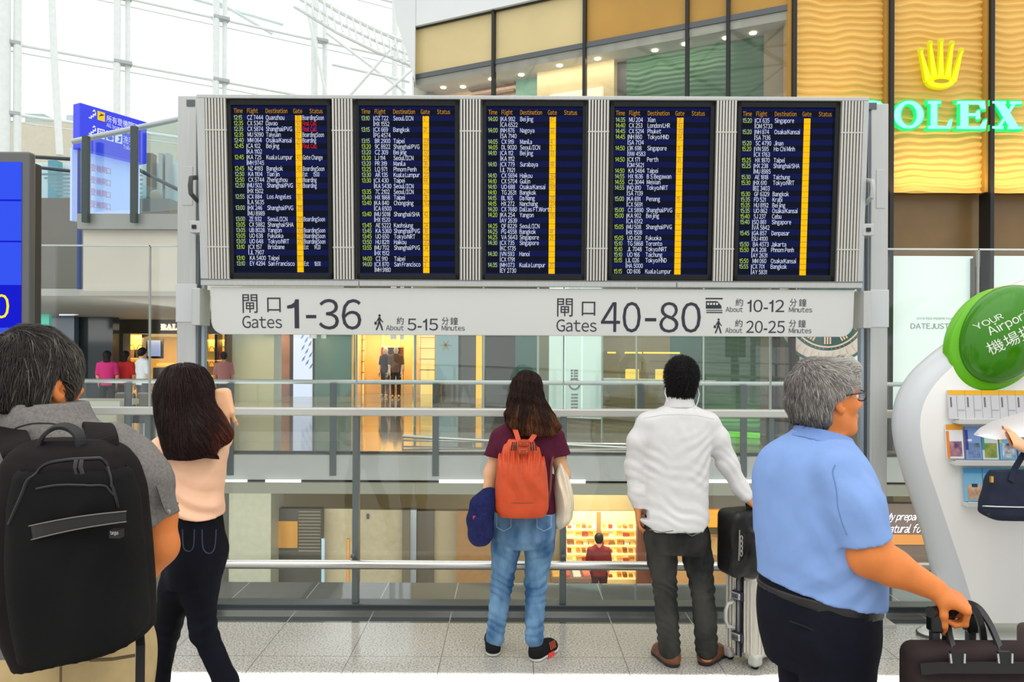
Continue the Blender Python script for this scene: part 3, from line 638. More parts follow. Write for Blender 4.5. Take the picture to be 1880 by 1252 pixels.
m = MB(); A = [P(540, -30, 21), P(620, 20, 21.5), P(690, 55, 22), P(760, 84, 22.5)]
for dz, r in ((0, 0.07), (-0.32, 0.05), (-0.62, 0.05)): m.tube([p + Vector((0, 0, dz)) for p in A], r, 8)
m.build('chord', wsteel, rt, smooth=True)
m = MB()
for i in range(16):
    t = i / 15; p = P(555 + 195 * t, -20 + 100 * t, 21 + 1.4 * t); q = P(555 + 195 * (t + 0.05), -20 + 100 * (t + 0.05), 21 + 1.4 * t) + Vector((0, 0, -0.62)); m.tube([p, q], 0.028, 6)
m.build('web', wsteel, rt, smooth=True)
for k, (a, b) in enumerate((((600, 60), (745, 170)), ((610, 118), (752, 150)), ((640, 178), (742, 62)), ((700, 178), (756, 128)), ((560, 0), (600, 180)), ((395, 0), (500, 62)), ((345, -5), (520, 45)))):
    MB().tube([P(*a, 24.0), P(*b, 24.2)], 0.05, 8).build('brace', wsteel, rt, smooth=True)
# inclined roof lattice over the hall, above and behind the viewer (seen only as reflections)
rt2 = thing('roof_truss', 'white steel roof lattice over the near side of the hall', 'roof truss', (0, 4, 11))
m = MB()
for i in range(-4, 5):
    m.tube([(i * 3, -6, 10.5), (i * 3, 9, 12.5)], 0.1, 6)
    for k in range(5): m.tube([(i * 3, -6 + 3 * k, 10.5 + .4 * k), (i * 3 + 3, -4.5 + 3 * k, 10.7 + .4 * k), (i * 3, -3 + 3 * k, 10.9 + .4 * k)], 0.06, 6)
m.build('lattice', wsteel, rt2, smooth=True)

# ---------------------------------------------------------------- outside, beyond the glass
o = MB().box(xpx(-220, 26), xpx(345, 26) - 0.1, 26, 28, 2, zpx(228, 26)).build('parapet', mat('outside_cream', (226, 214, 192), 0.6, var=0.03)); tag(o, 'long cream parapet of the neighbouring roof outside the glazed wall', 'building')
for k, (a, y0, b) in enumerate(((45, 208, 80), (96, 216, 110), (121, 210, 135))):
    m = MB(); px_box(m, a, y0, b, 240, 27.0, 1.2); m.build('x', white_m) if False else None
    o = m.build('roof_unit', mat('roof_unit_%d' % k, ((176, 196, 196), (214, 222, 224), (196, 212, 220))[k], 0.5), bevel=0.03)
    tag(o, ('wide grey-green roof plant unit outside behind the cream parapet', 'small pale roof plant unit outside, middle of three', 'narrow bluish roof plant unit outside beside the blue sign')[k], 'roof unit')

# ---------------------------------------------------------------- raised landing on the left with its own balustrade
LY = 9.6
x0, x1 = xpx(152, LY), -3.4
struct(MB().box(x0, x1, LY, 15.4, 2.36, 3.32).build('wall_left', beige))
struct(MB().box(x0 - 0.02, x1, LY - 0.10, LY + 0.05, 3.17, 3.36).build('trim_90', fascia_m))
struct(MB().box(xpx(152, LY) - 0.01, x1, LY - 0.06, 14, 2.34, 2.40).build('ceiling.004', soffit_m))
struct(MB().box(-16, x0 + 0.1, 11.8, 12.2, 2.5, 4.0).build('wall_left.001', greywall))
struct(MB().box(-16, -3.0, 10.8, 20, 2.42, 2.52).build('ceiling.005', mat('pale_soffit_far', (180, 182, 176), 0.5)))
lbs = thing('glass_balustrade', 'glass balustrade with dark posts and sloping rail on the upper left landing', 'balustrade', (x0, LY, 3.3))
MB().tube([P(133, 260, LY), P(330, 218, LY)], 0.035, 10).build('handrail', mat('rail_grey', (180, 190, 192), 0.3, 0.4), lbs, smooth=True)
for q, yt in ((170, 254), (257, 236)):
    m = MB(); x = xpx(q, LY); m.box(x - 0.034, x + 0.034, LY - 0.20, LY - 0.13, zpx(412, LY - .15), zpx(yt, LY - .15)); m.build('post', pmd, lbs)
def glass_quad(name, pts, th, mm, par):
    m = MB(); vs = [Vector(p) for p in pts]; n = (vs[1] - vs[0]).cross(vs[2] - vs[0]).normalized() * th
    m.add(vs + [p + n for p in vs], [(0, 1, 2, 3), (7, 6, 5, 4), (0, 4, 5, 1), (1, 5, 6, 2), (2, 6, 7, 3), (3, 7, 4, 0)]); return m.build(name, mm, par)
blueglass = glass('bluish_glass', (0.84, 0.93, 0.95), 0.06, 0.0, 0.5)
for (a, ya, b, yb) in ((148, 262, 168, 257), (172, 256, 255, 239), (259, 238, 328, 223)):
    glass_quad('glass_pane', [P(a, 390, LY), P(b, 384, LY), P(b, yb, LY), P(a, ya, LY)], 0.012, blueglass, lbs)
# escalator beyond the landing
es = thing('escalator', 'escalator with pale glass sides and dark curved handrails beyond the landing', 'escalator', P(200, 330, 14))
EY = 14.0
MB().tube([P(60, 288, EY), P(165, 294, EY), P(255, 312, EY), P(335, 352, EY)], 0.035, 8).build('handrail', mat('dark_rubber', (50, 62, 66), 0.5), es, smooth=True)
MB().tube([P(75, 308, EY - .5), P(165, 318, EY - .5), P(235, 350, EY - .5), P(262, 372, EY - .5)], 0.03, 8).build('handrail', mat('dark_rubber', (50, 62, 66), 0.5), es, smooth=True)
m = MB(); 
for k in range(7): m.add([P(75 + 6 * k, 318 + 7 * k, EY + .2 * k), P(262, 320 + 8 * k, EY + .2 * k), P(262, 324 + 8 * k, EY + .2 * k), P(75 + 6 * k, 322 + 7 * k, EY + .2 * k)], [(0, 1, 2, 3)])
m.build('step_edges', mat('pale_steel_edge', (150, 170, 176), 0.4), es)
MB().box(xpx(78, EY), xpx(330, EY), EY, EY + 0.8, 2.52, zpx(378, EY)).build('truss_base', mat('escalator_base', (176, 190, 192), 0.4), es)
glass_quad('glass_side', [P(78, 375, EY), P(330, 378, EY), P(335, 356, EY), P(78, 300, EY)], 0.02, blueglass, es)
struct(MB().box(xpx(60, 15.5), xpx(345, 15.5), 15.5, 15.8, 3.0, zpx(302, 15.5)).build('wall_left.002', mat('pale_cyan_wall', (226, 242, 246), 0.4, var=0.05, vscale=1.5)))
for k, (a, b, c) in enumerate(((92, 108, (96, 164, 182)), (272, 282, (128, 112, 92)), (294, 301, (176, 176, 172)), (306, 312, (176, 176, 172)))):
    struct(MB().box(xpx(a, 15.3), xpx(b, 15.3), 15.2, 15.4, 3.0, zpx(300 - 14 * (k > 0), 15.3)).build('trim_%d' % (92 + k), mat('pier_%d' % k, c, 0.5)))
o = MB().ball((xpx(285, 14.5), 14.5, zpx(362, 14.5)), 0.11, 10, (1, 1, 1)).build('lamp_globe', mat('tan_globe', (168, 132, 96), 0.5), smooth=True); tag(o, 'small tan rounded object on the landing behind the glass', 'globe')

# ---------------------------------------------------------------- hanging blue direction sign
SY = 10.4
ds = thing('direction_sign', 'blue hanging direction sign with yellow plane symbol at upper left', 'sign', P(208, 232, SY))
bl = mat('sign_blue', (36, 48, 190), 0.35, emit=(38, 52, 205), estr=0.55); wt = mat('sign_white', (250, 250, 255), 0.4, emit=(240, 244, 255), estr=0.75)
yl = mat('sign_yellow', (250, 215, 30), 0.4, emit=(255, 215, 20), estr=0.7)
def lerp(a, b, t): return a + (b - a) * t
# the board is turned: its left edge is nearer
PL, PR = P(147, 188, SY), P(270, 204, SY + 0.9)
SX = (PR - PL); SX.z = 0; SL = SX.length; SXn = SX.normalized(); SN = Vector((-SXn.y, SXn.x, 0))
SM = Matrix(((SXn.x, SN.x, 0, PL.x), (SXn.y, SN.y, 0, PL.y), (0, 0, 1, PL.z), (0, 0, 0, 1)))
MB(SM).box(0, SL, 0, 0.16, -0.62, 0).build('panel', bl, ds, bevel=0.01)
MB(SM).box(-0.01, SL, 0.16, 0.2, -1.6, -0.6).build('lower_panel', mat('sign_pale_blue', (176, 196, 240), 0.3, emit=(170, 195, 250), estr=0.35), ds)
m = MB(SM); q = SL / 123
def sq(px): return (px - 147) * q
m2 = MB(SM)
text_fit(m, '所有登機閘口', sq(193), sq(250), -0.165, -0.065, -0.004); text_fit(m, 'All boarding gates', sq(193), sq(249), -0.25, -0.175, -0.004)
text_fit(m, '洗手間', sq(224), sq(252), -0.40, -0.29, -0.004); text_fit(m, 'Toilets', sq(224), sq(246), -0.48, -0.42, -0.004)
for z in (-0.09, -0.31):
    for i in range(3): m.box(sq(162 + 3.6 * i), sq(167 + 3.6 * i), -0.004, 0, z - 0.09 + 0.03 * i, z - 0.075 + 0.03 * i); m.box(sq(165.4 + 3.6 * i), sq(167 + 3.6 * i), -0.004, 0, z - 0.09 + 0.03 * i, z - 0.045 + 0.03 * i)
    m.prism([(sq(168), z + 0.01), (sq(174), z + 0.03), (sq(171), z + 0.05)], -0.004, 0)
m2.box(sq(177), sq(190), -0.005, 0, -0.17, -0.045); m2.build('yellow_box', yl, ds)
k_ = MB(SM); k_.prism([(sq(179), -0.12), (sq(188), -0.085), (sq(188), -0.075), (sq(184), -0.08), (sq(181), -0.06), (sq(183), -0.085), (sq(180), -0.105)], -0.008, -0.005); k_.build('plane_symbol', blackm, ds)
for a, b in ((177, 190), (193, 206), (209, 222)):
    m.box(sq(a), sq(b), -0.003, 0, -0.42, -0.285)
m.build('lettering', wt, ds)
k_ = MB(SM)
for i in range(3): k_.box(sq(179 + 3.5 * i), sq(181.4 + 3.5 * i), -0.006, -0.003, -0.40, -0.33); k_.prism([(sq(180.2 + 3.5 * i) + 0.012 * math.cos(t), -0.312 + 0.012 * math.sin(t)) for t in [j * 0.785 for j in range(8)]], -0.006, -0.003)
k_.prism([(sq(199.5) + 0.045 * math.cos(t), -0.375 + 0.035 * math.sin(t)) for t in [j * 0.524 for j in range(12)]], -0.006, -0.003); k_.box(sq(198), sq(200), -0.006, -0.003, -0.36, -0.30)
k_.prism([(sq(212), -0.41), (sq(217), -0.36), (sq(214), -0.33), (sq(220), -0.31), (sq(219), -0.40)], -0.006, -0.003); k_.build('pictograms', bl, ds)
m = MB(SM)
for i in range(4): text_fit(m, '登機閘口', sq(178), sq(214), -0.86 - 0.17 * i, -0.76 - 0.17 * i, 0.155)
m.build('lower_print', mat('faded_red_print', (214, 150, 176), 0.5), ds)
MB(SM).tube([(0.05, 0.08, 0), (0.05, 0.08, -0.01), (0.05, 0.08, -2.54)], 0.03, 8).tube([(0.75, 0.18, -1.5), (0.75, 0.18, -1.76)], 0.03, 8).build('hanger', mat('navy_post', (60, 80, 140), 0.4), ds)

# ---------------------------------------------------------------- leather shop on the left under the landing
SY2 = 20.0
struct(MB().box(-22, xpx(414, SY2), SY2, SY2 + 0.2, 2.05, 2.42).build('wall_shop.020', mat('shop_header', (74, 70, 62), 0.4)))
struct(MB().box(-16, xpx(414, 23), 23, 23.2, 0, 2.4).build('wall_shop.021', mat('dim_gold_wall', (150, 116, 60), 0.5, var=0.2, vscale=0.8)))
struct(MB().box(xpx(204, SY2), xpx(222, SY2), SY2 + 0.1, SY2 + 0.5, 0, 2.1).build('wall_shop.022', mat('dark_pier', (70, 62, 52), 0.4)))
struct(MB().box(xpx(100, 18.5), xpx(207, 18.5), 18.5, 18.8, 0, zpx(583, 18.5)).build('wall_shop.023', mat('navy_glass_panel', (44, 54, 62), 0.12, var=0.15, vscale=0.4)))
struct(MB().box(xpx(70, 18.2), xpx(136, 18.2), 18.2, 18.4, 0, zpx(560, 18.2)).build('wall_shop.024', mat('blue_glass_panel', (74, 96, 122), 0.12, var=0.15, vscale=0.6)))
ex = MB(); px_box(ex, 72, 545, 90, 598, 17.0, 0.1); o = ex.build('hanging_banner', mat('exit_green', (0, 150, 130), 0.4, emit=(0, 160, 135), estr=0.4)); tag(o, 'narrow teal green banner under the left soffit', 'banner')
m = MB(); c = (xpx(135, 17), zpx(573, 17)); pl = [(xpx(113, 17), zpx(564, 17)), (xpx(113, 17), zpx(583, 17))] + [(c[0] + 0.20 * math.cos(t), c[1] + 0.118 * math.sin(t)) for t in np.linspace(-1.5, 1.5, 9)]
m.prism(pl, 16.9, 17.0); o = m.build('white_sign', mat('blank_white_sign', (245, 247, 255), 0.4, emit=(235, 240, 255), estr=0.5)); tag(o, 'small white round-ended lit sign under the soffit at left', 'sign')
sh = thing('shop_name_sign', 'white serif letters on the dark header of the leather shop', 'sign', (xpx(330, SY2), SY2, zpx(603, SY2)))
for ch, a, b in (('B', 297, 306), ('A', 306.5, 317), ('L', 318, 326), ('L', 328, 336), ('Y', 337, 347)):
    letter(sh, ch, xpx(a, SY2), xpx(b, SY2), zpx(608.5, SY2), zpx(598, SY2), SY2 - 0.02, mat('lit_white', (255, 255, 245), 0.4, emit=(255, 252, 235), estr=1.0), mat('lit_edge', (250, 230, 190), 0.4, emit=(250, 225, 180), estr=0.4), 0.01)
area_light('leather_shop_light', (xpx(290, 21), 21.2, 2.0), 4.0, 220, (1, 0.74, 0.35), (0, 0.2, -1), 170, 1.2)
struct(MB().box(-22, xpx(75, 19.0), 19.0, 19.2, 0, 2.42).build('wall_left.003', mat('slate_panel2', (96, 108, 116), 0.35, var=0.1, vscale=0.5)))
struct(MB().box(-24, -16, 10.8, 11.0, 2.4, 3.4).build('wall_left.004', greywall))
area_light('left_concourse_fill', (-9.5, 16.0, 2.3), 6.0, 170, (1, 0.97, 0.9), (0.1, 0.3, -1), 170, 3.0)  # unseen fill light, added to brighten the shoppers under the landing
lit = mat('lit_gold_niche', (250, 200, 90), 0.5, emit=(255, 180, 60), estr=0.45)
bagm = [mat('bag_brown', (110, 70, 40), 0.5), mat('bag_yellow', (230, 180, 50), 0.5), mat('bag_red', (200, 60, 60), 0.5), mat('bag_tan', (190, 140, 90), 0.5), mat('bag_black', (36, 32, 30), 0.5)]
BAGN = ('brown', 'yellow', 'red', 'tan', 'black')
def handbag(x, y, z, w, h, k, lab, grp):
    t = thing('handbag', lab, 'handbag', (x, y, z), grp); m = MB()
    m.prism([(x - w / 2, z), (x + w / 2, z), (x + w * 0.42, z + h * 0.65), (x - w * 0.42, z + h * 0.65)], y - 0.05, y + 0.05); m.build('body', bagm[k], t, bevel=0.01)
    m = MB(); m.tube([(x + w * 0.25 * math.cos(a), y, z + h * 0.62 + h * 0.38 * math.sin(a)) for a in np.linspace(0, math.pi, 9)], 0.012, 6); m.build('handle', bagm[k], t, smooth=True)
def niche(x0, x1, Y, zs, lab, items):
    t = thing('display_niche', lab, 'shelf', (xpx((x0 + x1) / 2, Y), Y, 0)); a, b = xpx(x0, Y), xpx(x1, Y)
    MB().box(a, b, Y + 0.35, Y + 0.4, 0.3, 2.05).build('back_panel', lit, t)
    for q in (a, b): MB().box(q - 0.03, q + 0.03, Y, Y + 0.4, 0, 2.05).build('side_panel', mat('dark_pier', (70, 62, 52), 0.4), t)
    for z in zs: MB().box(a, b, Y, Y + 0.35, z - 0.03, z).build('shelf', mat('lit_shelf', (255, 214, 130), 0.4, emit=(255, 200, 100), estr=0.8), t)
    for f, z, k, lab2 in items: handbag(lerp(a, b, f), Y + 0.15, z, 0.3, 0.36, k, lab2, 'handbags in the leather shop')
niche(226, 262, 21.0, (0.5, 0.95, 1.4), 'lit gold display niche behind the pink shopper', ((0.3, 1.4, 0, 'brown handbag on the niche top shelf above the pink shopper'), (0.72, 1.4, 4, 'black handbag on the niche top shelf beside the column'), (0.5, 0.95, 3, 'tan handbag on the lower shelf of the left niche')))
niche(371, 396, 20.4, (0.55, 0.95, 1.36), 'lit shelves with bags just right of the left board post', ((0.55, 1.36, 1, 'yellow handbag on the top shelf right of the left board post'), (0.55, 0.95, 3, 'tan handbag on the middle shelf right of the left board post'), (0.5, 0.55, 0, 'brown handbag on the low shelf right of the left board post')))
niche(397, 414, 20.4, (0.6, 1.36), 'narrow lit shelves with a red bag beside the pale green column', ((0.5, 1.36, 2, 'small red handbag on the narrow shelf beside the pale green column'),))
tv = thing('wall_screen', 'small lit screen on the gold wall of the leather shop', 'screen', (xpx(283, 20.8), 20.8, 1.3)); m = MB(); px_box(m, 268, 622, 299, 658, 20.8, 0.06); m.build('bezel', black, tv)
m = MB(); px_box(m, 271, 625, 294, 654, 20.78, 0.02); m.build('picture', mat('screen_bluewhite', (170, 185, 225), 0.4, emit=(165, 180, 225), estr=0.7), tv)
ct = MB(); px_box(ct, 280, 675, 330, 765, 19.0, 0.6); o = ct.build('shop_counter', mat('counter_dark', (80, 76, 70), 0.4), bevel=0.02); tag(o, 'dark curved shop counter behind the white-shirted shopper', 'counter')
o = MB().box(xpx(284, 19), xpx(312, 19), 19.1, 19.5, zpx(675, 19), zpx(670, 19)).build('counter_light', mat('amber_lamp', (255, 210, 90), 0.4)); tag(o, 'amber glowing strip on top of the dark shop counter', 'light')
# waiting seats in front of the shop
def seat(x0, x1, Y, lab):
    t = thing('lounge_seat', lab, 'seat', (xpx((x0 + x1) / 2, Y), Y, 0), 'lounge seats behind the far balustrade'); a, b = xpx(x0, Y), xpx(x1, Y)
    MB().box(a, b, Y, Y + 0.12, 0.42, 0.86).build('backrest', mat('taupe_seat', (122, 114, 98), 0.6), t, bevel=0.05)
    MB().box(a - 0.02, b + 0.02, Y - 0.02, Y + 0.55, 0.30, 0.46).build('seat_cushion', mat('dark_seat', (52, 56, 58), 0.6), t, bevel=0.03)
    for q in (a + 0.04, b - 0.04):
        for yy in (Y + 0.04, Y + 0.5): MB().tube([(q, yy, 0), (q, yy, 0.32)], 0.02, 6).build('leg', steel, t)
seat(209, 246, 14.0, 'taupe lounge seat back, left one, under the pink shopper'); seat(249, 291, 14.0, 'taupe lounge seat back, right one, beside the peach woman\'s hair')
struct(MB().box(xpx(-200, 6.5), xpx(276, 6.5), 5.6, 6.6, -0.3, 0.62).build('wall_left.003', mat('cream_parapet', (216, 208, 186), 0.5, var=0.03))) if False else None

sc_ = thing('service_counter', 'cream service counter behind the far balustrade right of the grey-haired man', 'counter', (xpx(170, 12.8), 12.8, 0))
m = MB(); px_box(m, 118, 746, 214, 834, 12.7, 0.5); m.build('body', mat('cream_counter', (222, 214, 192), .45), sc_, bevel=.02)
m = MB(); px_box(m, 112, 736, 220, 747, 12.62, 0.66); m.build('counter_top', mat('cream_counter_top', (234, 230, 216), .35), sc_, bevel=.015)
m = MB(); px_box(m, 166, 757, 190, 761, 12.69, 0.03); m.build('slot', mat('slot_dark', (90, 84, 74), .5), sc_)

# ---------------------------------------------------------------- lower hall seen below the far balcony
DY = 15.5
def low(x0, y0, x1, y1, mm, Y=DY, d=0.2, nm='wall_lower'):
    m = MB(); px_box(m, x0, y0, x1, y1, Y, d); return struct(m.build(nm, mm))
struct(MB().box(-22, 16, 17.5, 17.7, -4, -0.5).build('wall_lower', mat('lower_back_wall', (150, 138, 104), 0.5, var=0.12, vscale=0.5)))
low(420, 905, 497, 1160, mat('lower_pale_pier', (172, 176, 156), 0.4, var=0.05), 14.5, 0.8)
low(395, 905, 420, 1160, mat('lower_dark_gap', (88, 88, 78), 0.5), 14.6)
low(497, 934, 590, 1160, mat('lower_dark_panel', (72, 70, 60), 0.45), 15.0)
o = MB(); px_box(o, 510, 957, 546, 1006, 14.95, 0.05); q = o.build('wall_poster', mat('amber_poster', (186, 136, 52), 0.5, var=0.25, vscale=2.5, stretch=(1, 1, 0.3), emit=(180, 126, 40), estr=0.12)); tag(q, 'framed amber poster on the dark lower wall beneath the balcony', 'poster')
m = MB(); 
for i in range(13): px_box(m, 548, 938 + 6 * i, 588, 940.5 + 6 * i, 14.97, 0.03)
struct(m.build('trim_110', mat('louvre_slats', (128, 122, 100), 0.5)))
low(590, 934, 655, 1160, mat('lower_cream', (196, 186, 152), 0.5, var=0.05), 15.3)
low(661, 936, 770, 1160, mat('lower_pale', (180, 172, 142), 0.5, var=0.06), 15.2)
m = MB(); px_box(m, 673, 944, 677, 953, 15.15, 0.05); m2 = MB(); text_fit(m2, 'LIFT LOBBY', xpx(684, 15.15), xpx(710, 15.15), zpx(956, 15.15), zpx(951, 15.15), 15.18); text_fit(m2, '升降機', xpx(690, 15.15), xpx(704, 15.15), zpx(947, 15.15), zpx(938, 15.15), 15.18)
struct(m.build('trim_111', dkgrey))
low(738, 936, 752, 1160, mat('lower_frame', (104, 98, 78), 0.4), 15.0); low(752, 936, 764, 1160, mat('lower_steel', (150, 160, 164), 0.3, 0.3), 15.05)
low(764, 938, 796, 1160, mat('lower_dark2', (82, 76, 60), 0.4), 15.1); low(796, 938, 838, 1160, mat('lower_mid', (168, 156, 122), 0.5), 15.2)
low(838, 938, 905, 1160, mat('lower_brown', (146, 108, 58), 0.5, var=0.08), 14.9)
for q, c, lab in ((595, (176, 206, 226), 'pale blue round post on the lower hall floor'), (641, (206, 150, 88), 'orange-brown round post on the lower hall floor')):
    o = MB().cyl((xpx(q, 14.2), 14.2), 0.035, -4.0, zpx(990, 14.2), 12).build('guide_post', mat('post_%d' % q, c, 0.3), smooth=True); tag(o, lab, 'post')
# glowing food shop
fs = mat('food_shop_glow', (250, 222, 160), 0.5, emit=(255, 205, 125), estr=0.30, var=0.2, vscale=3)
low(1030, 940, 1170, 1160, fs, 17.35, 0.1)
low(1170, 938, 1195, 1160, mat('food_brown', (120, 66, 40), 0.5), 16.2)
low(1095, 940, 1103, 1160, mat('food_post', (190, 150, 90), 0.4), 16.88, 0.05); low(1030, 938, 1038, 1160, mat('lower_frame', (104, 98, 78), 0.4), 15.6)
area_light('food_shop_light', (xpx(1100, 16), 16.5, -0.8), 2.2, 110, (1, 0.86, 0.62), (0, 0.3, -1), 170, 0.8)
fsh = thing('food_display', 'bright shelves of packaged food in the lower shop behind the red-shirted person', 'shelf', (xpx(1100, 17.1), 17.1, -4))
for k in range(7): 
    y = 962 + 15 * k; m = MB(); px_box(m, 1040, y + 9, 1168, y + 12, 16.95, 0.38); m.build('shelf', mat('food_shelf', (255, 236, 180), 0.4, emit=(255, 225, 150), estr=0.5), fsh)
fc = [mat('pack_%d' % i, c, 0.5) for i, c in enumerate(((196, 84, 56), (244, 204, 130), (252, 240, 206), (222, 160, 80), (176, 116, 62), (240, 176, 90)))]
for k in range(7):
    for j in range(10):
        y = 962 + 15 * k; x = 1042 + 12.6 * j + 2 * ((j * 5 + k * 3) % 3); h = 5 + 2.2 * ((j * 7 + k * 5) % 4) / 2; m = MB(); px_box(m, x, y + 9 - h, x + 7 + 2.5 * ((j * 3 + k) % 3), y + 9, 16.98, 0.12 + 0.05 * ((j + k) % 3)); i_ = (j * 5 + k * 2) % 6
        o = m.build('food_pack', fc[i_]); tag(o, ('red', 'pale yellow', 'cream', 'ochre', 'brown', 'orange')[i_] + ' food pack, ' + ('first', 'second', 'third', 'fourth', 'fifth', 'sixth', 'seventh')[k] + ' shelf from the top, place ' + str(j + 1) + ' from the left', 'food pack', 'food packs in the lower shop')
low(1296, 936, 1330, 968, mat('orange_sign', (230, 140, 30), 0.5, emit=(240, 140, 20), estr=0.45), 14.4, 0.1)
low(1200, 985, 1345, 1160, mat('lower_warm_counter', (196, 150, 92), 0.5, var=0.25, vscale=1.2), 16.0)
low(1336, 936, 1640, 1160, mat('lower_right_dark', (92, 84, 72), 0.5, var=0.1), 16.0); low(1196, 905, 1640, 944, mat('lower_right_head', (110, 104, 84), 0.5), 15.9)
umb = MB(); umb.cyl((xpx(1320, 14.8), 14.8), 0.30, zpx(1010, 14.8), zpx(985, 14.8), 16, 0.05); o = umb.build('pendant_lamp', mat('rattan', (200, 160, 100), 0.6)); tag(o, 'tan dome lamp shade in the lower food hall beside the suitcase', 'lamp')
tb = thing('buffet_table', 'low table of coloured food trays in front of the lower food shop', 'table', (xpx(1060, 15), 15, -4))
m = MB(); px_box(m, 1012, 1062, 1086, 1070, 14.6, 0.8); m.build('table_top', mat('table_wood', (120, 90, 60), 0.5), tb)
m = MB(); px_box(m, 1016, 1070, 1082, 1210, 14.8, 0.5); m.build('base', mat('table_dark', (60, 54, 46), 0.5), tb)
for k, (a, c, n_) in enumerate(((1014, (226, 170, 60), 'yellow'), (1032, (200, 60, 50), 'red'), (1052, (235, 225, 205), 'white'), (1070, (206, 90, 60), 'orange'))):
    m = MB(); px_box(m, a, 1055, a + 15, 1062, 14.7, 0.5); o = m.build('food_tray', mat('tray_%d' % k, c, 0.5), bevel=0.02); tag(o, n_ + ' food tray on the low table in the lower hall', 'food tray', 'food trays on the lower table')
# neon script on the lower right
low(1610, 925, 1760, 1060, mat('lower_neon_wall', (120, 106, 96), 0.5), 15.0); low(1610, 982, 1760, 1000, mat('warm_band', (206, 140, 70), 0.5, emit=(230, 150, 70), estr=0.3), 14.95, 0.05)
m = MB(); text_fit(m, 'My prepared', xpx(1625, 14.9), xpx(1700, 14.9), zpx(956, 14.9), zpx(938, 14.9), 14.9, slant=0.35); text_fit(m, 'natural foods', xpx(1627, 14.9), xpx(1712, 14.9), zpx(975, 14.9), zpx(959, 14.9), 14.9, slant=0.35)
o = m.build('neon_sign', mat('neon_white', (255, 255, 255), 0.4, emit=(245, 238, 255), estr=2.0)); tag(o, 'white script neon words on the lower wall at right behind the kiosk', 'sign')
# ---------------------------------------------------------------- departures board on two posts
BCY = 4.5375; BS = F_PX / BCY                      # photo pixels per metre at mid height of the board
bo = P(981, 353, BCY); th = math.atan2(0.076, 1.10)
# board frame: local x right, z up the board, y into the board; the top leans towards the viewer
BM = Matrix.Translation(bo) @ Matrix.Rotation(th, 4, 'X')
def bx(px): return (px - 981) / BS
def bz(py): return (353 - py) / BS
board = thing('flight_information_board', 'wide grey departures board of five screens with gate signs below on two posts', 'information board', (bo.x, 4.7, 0))
fr = MB(BM)
L0, R0, T0, B0 = bx(364), bx(1590), bz(179), bz(526)
fr.box(L0, R0, 0.05, 0.20, B0, T0); fr.build('housing', alu, board, bevel=0.008)
fr = MB(BM); fr.box(L0, R0, 0.0, 0.06, bz(186), T0); fr.box(L0, R0, 0.0, 0.06, B0, bz(514)); fr.box(L0, bx(379), 0.0, 0.06, bz(514), bz(186)); fr.box(bx(1580), R0, 0.0, 0.06, bz(514), bz(186)); fr.build('frame', alu, board, bevel=0.004)
m = MB(BM); m.box(L0, R0, -0.003, 0.0, bz(515.5), bz(514.5)); m.box(bx(657), bx(658), -0.003, 0.0, bz(526), bz(517)); m.box(bx(1245), bx(1246), -0.003, 0.0, bz(526), bz(517)); m.build('frame_seam', dkgrey, board)
slat_m = mat('slat_aluminium', (200, 198, 190), 0.4, 0.25); gap_m = mat('slat_gap', (40, 40, 38), 0.7)
XS = [418, 652, 885, 1119, 1352]; XE = [608, 842, 1076, 1310, 1538]
for a, b in [(379, 418), (610, 649), (844, 883), (1078, 1117), (1312, 1350), (1540, 1580)]:
    g = MB(BM).box(bx(a), bx(b), 0.035, 0.05, bz(514), bz(186)).build('vent_grille', gap_m, board)
    m = MB(BM); n = 7
    for i in range(n):
        x = lerp(bx(a), bx(b), (i + 0.5) / n); m.box(x - 0.0055, x + 0.0055, 0.0, 0.035, bz(514), bz(186))
    for y in (243, 455): m.box(bx(a), bx(b), -0.002, 0.01, bz(y + 1.2), bz(y - 1.2))
    m.build('slat', slat_m, g)
S1 = '''12:15|CZ 7444|Quanzhou|30|BoardingSoon
12:35|CX 5347|Davao|505|!Final Call
12:35|CX 5874|Shanghai/PVG|508|!Final Call
12:35|MU 5090|Taiyuan|67|BoardingSoon
12:40|MM 064|Osaka/Kansai|211|Boarding
12:45|CA 102|Beijing|70|!Final Call
|KA 1102|||
12:45|KA 725|Kuala Lumpur|43|Gate Change
|MH 9745|||
12:45|NZ 4193|Bangkok|45|BoardingSoon
12:50|KA 1104|Tianjin||Est        15:00
12:50|CX 5744|Zhengzhou|1|Boarding
12:50|MU 502|Shanghai/PVG|50|Boarding
|HX 1502|||
12:55|CX 884|Los Angeles|50|
|LA 5635|||
13:00|HX 246|Shanghai/PVG|215|
|MU 8989|||
13:00|ZE 932|Seoul/ICN|210|BoardingSoon
13:05|CX 5882|Shanghai/SHA|33|
13:05|UB 8028|Yangon|503|BoardingSoon
13:05|UO 638|Fukuoka|219|BoardingSoon
13:05|UO 648|Tokyo/NRT|201|BoardingSoon
13:10|CX 157|Brisbane||Est        14:20
|JL 7907|||
13:10|KA 5400|Taipei|61|
13:10|EY 4294|San Francisco||Est        18:00'''
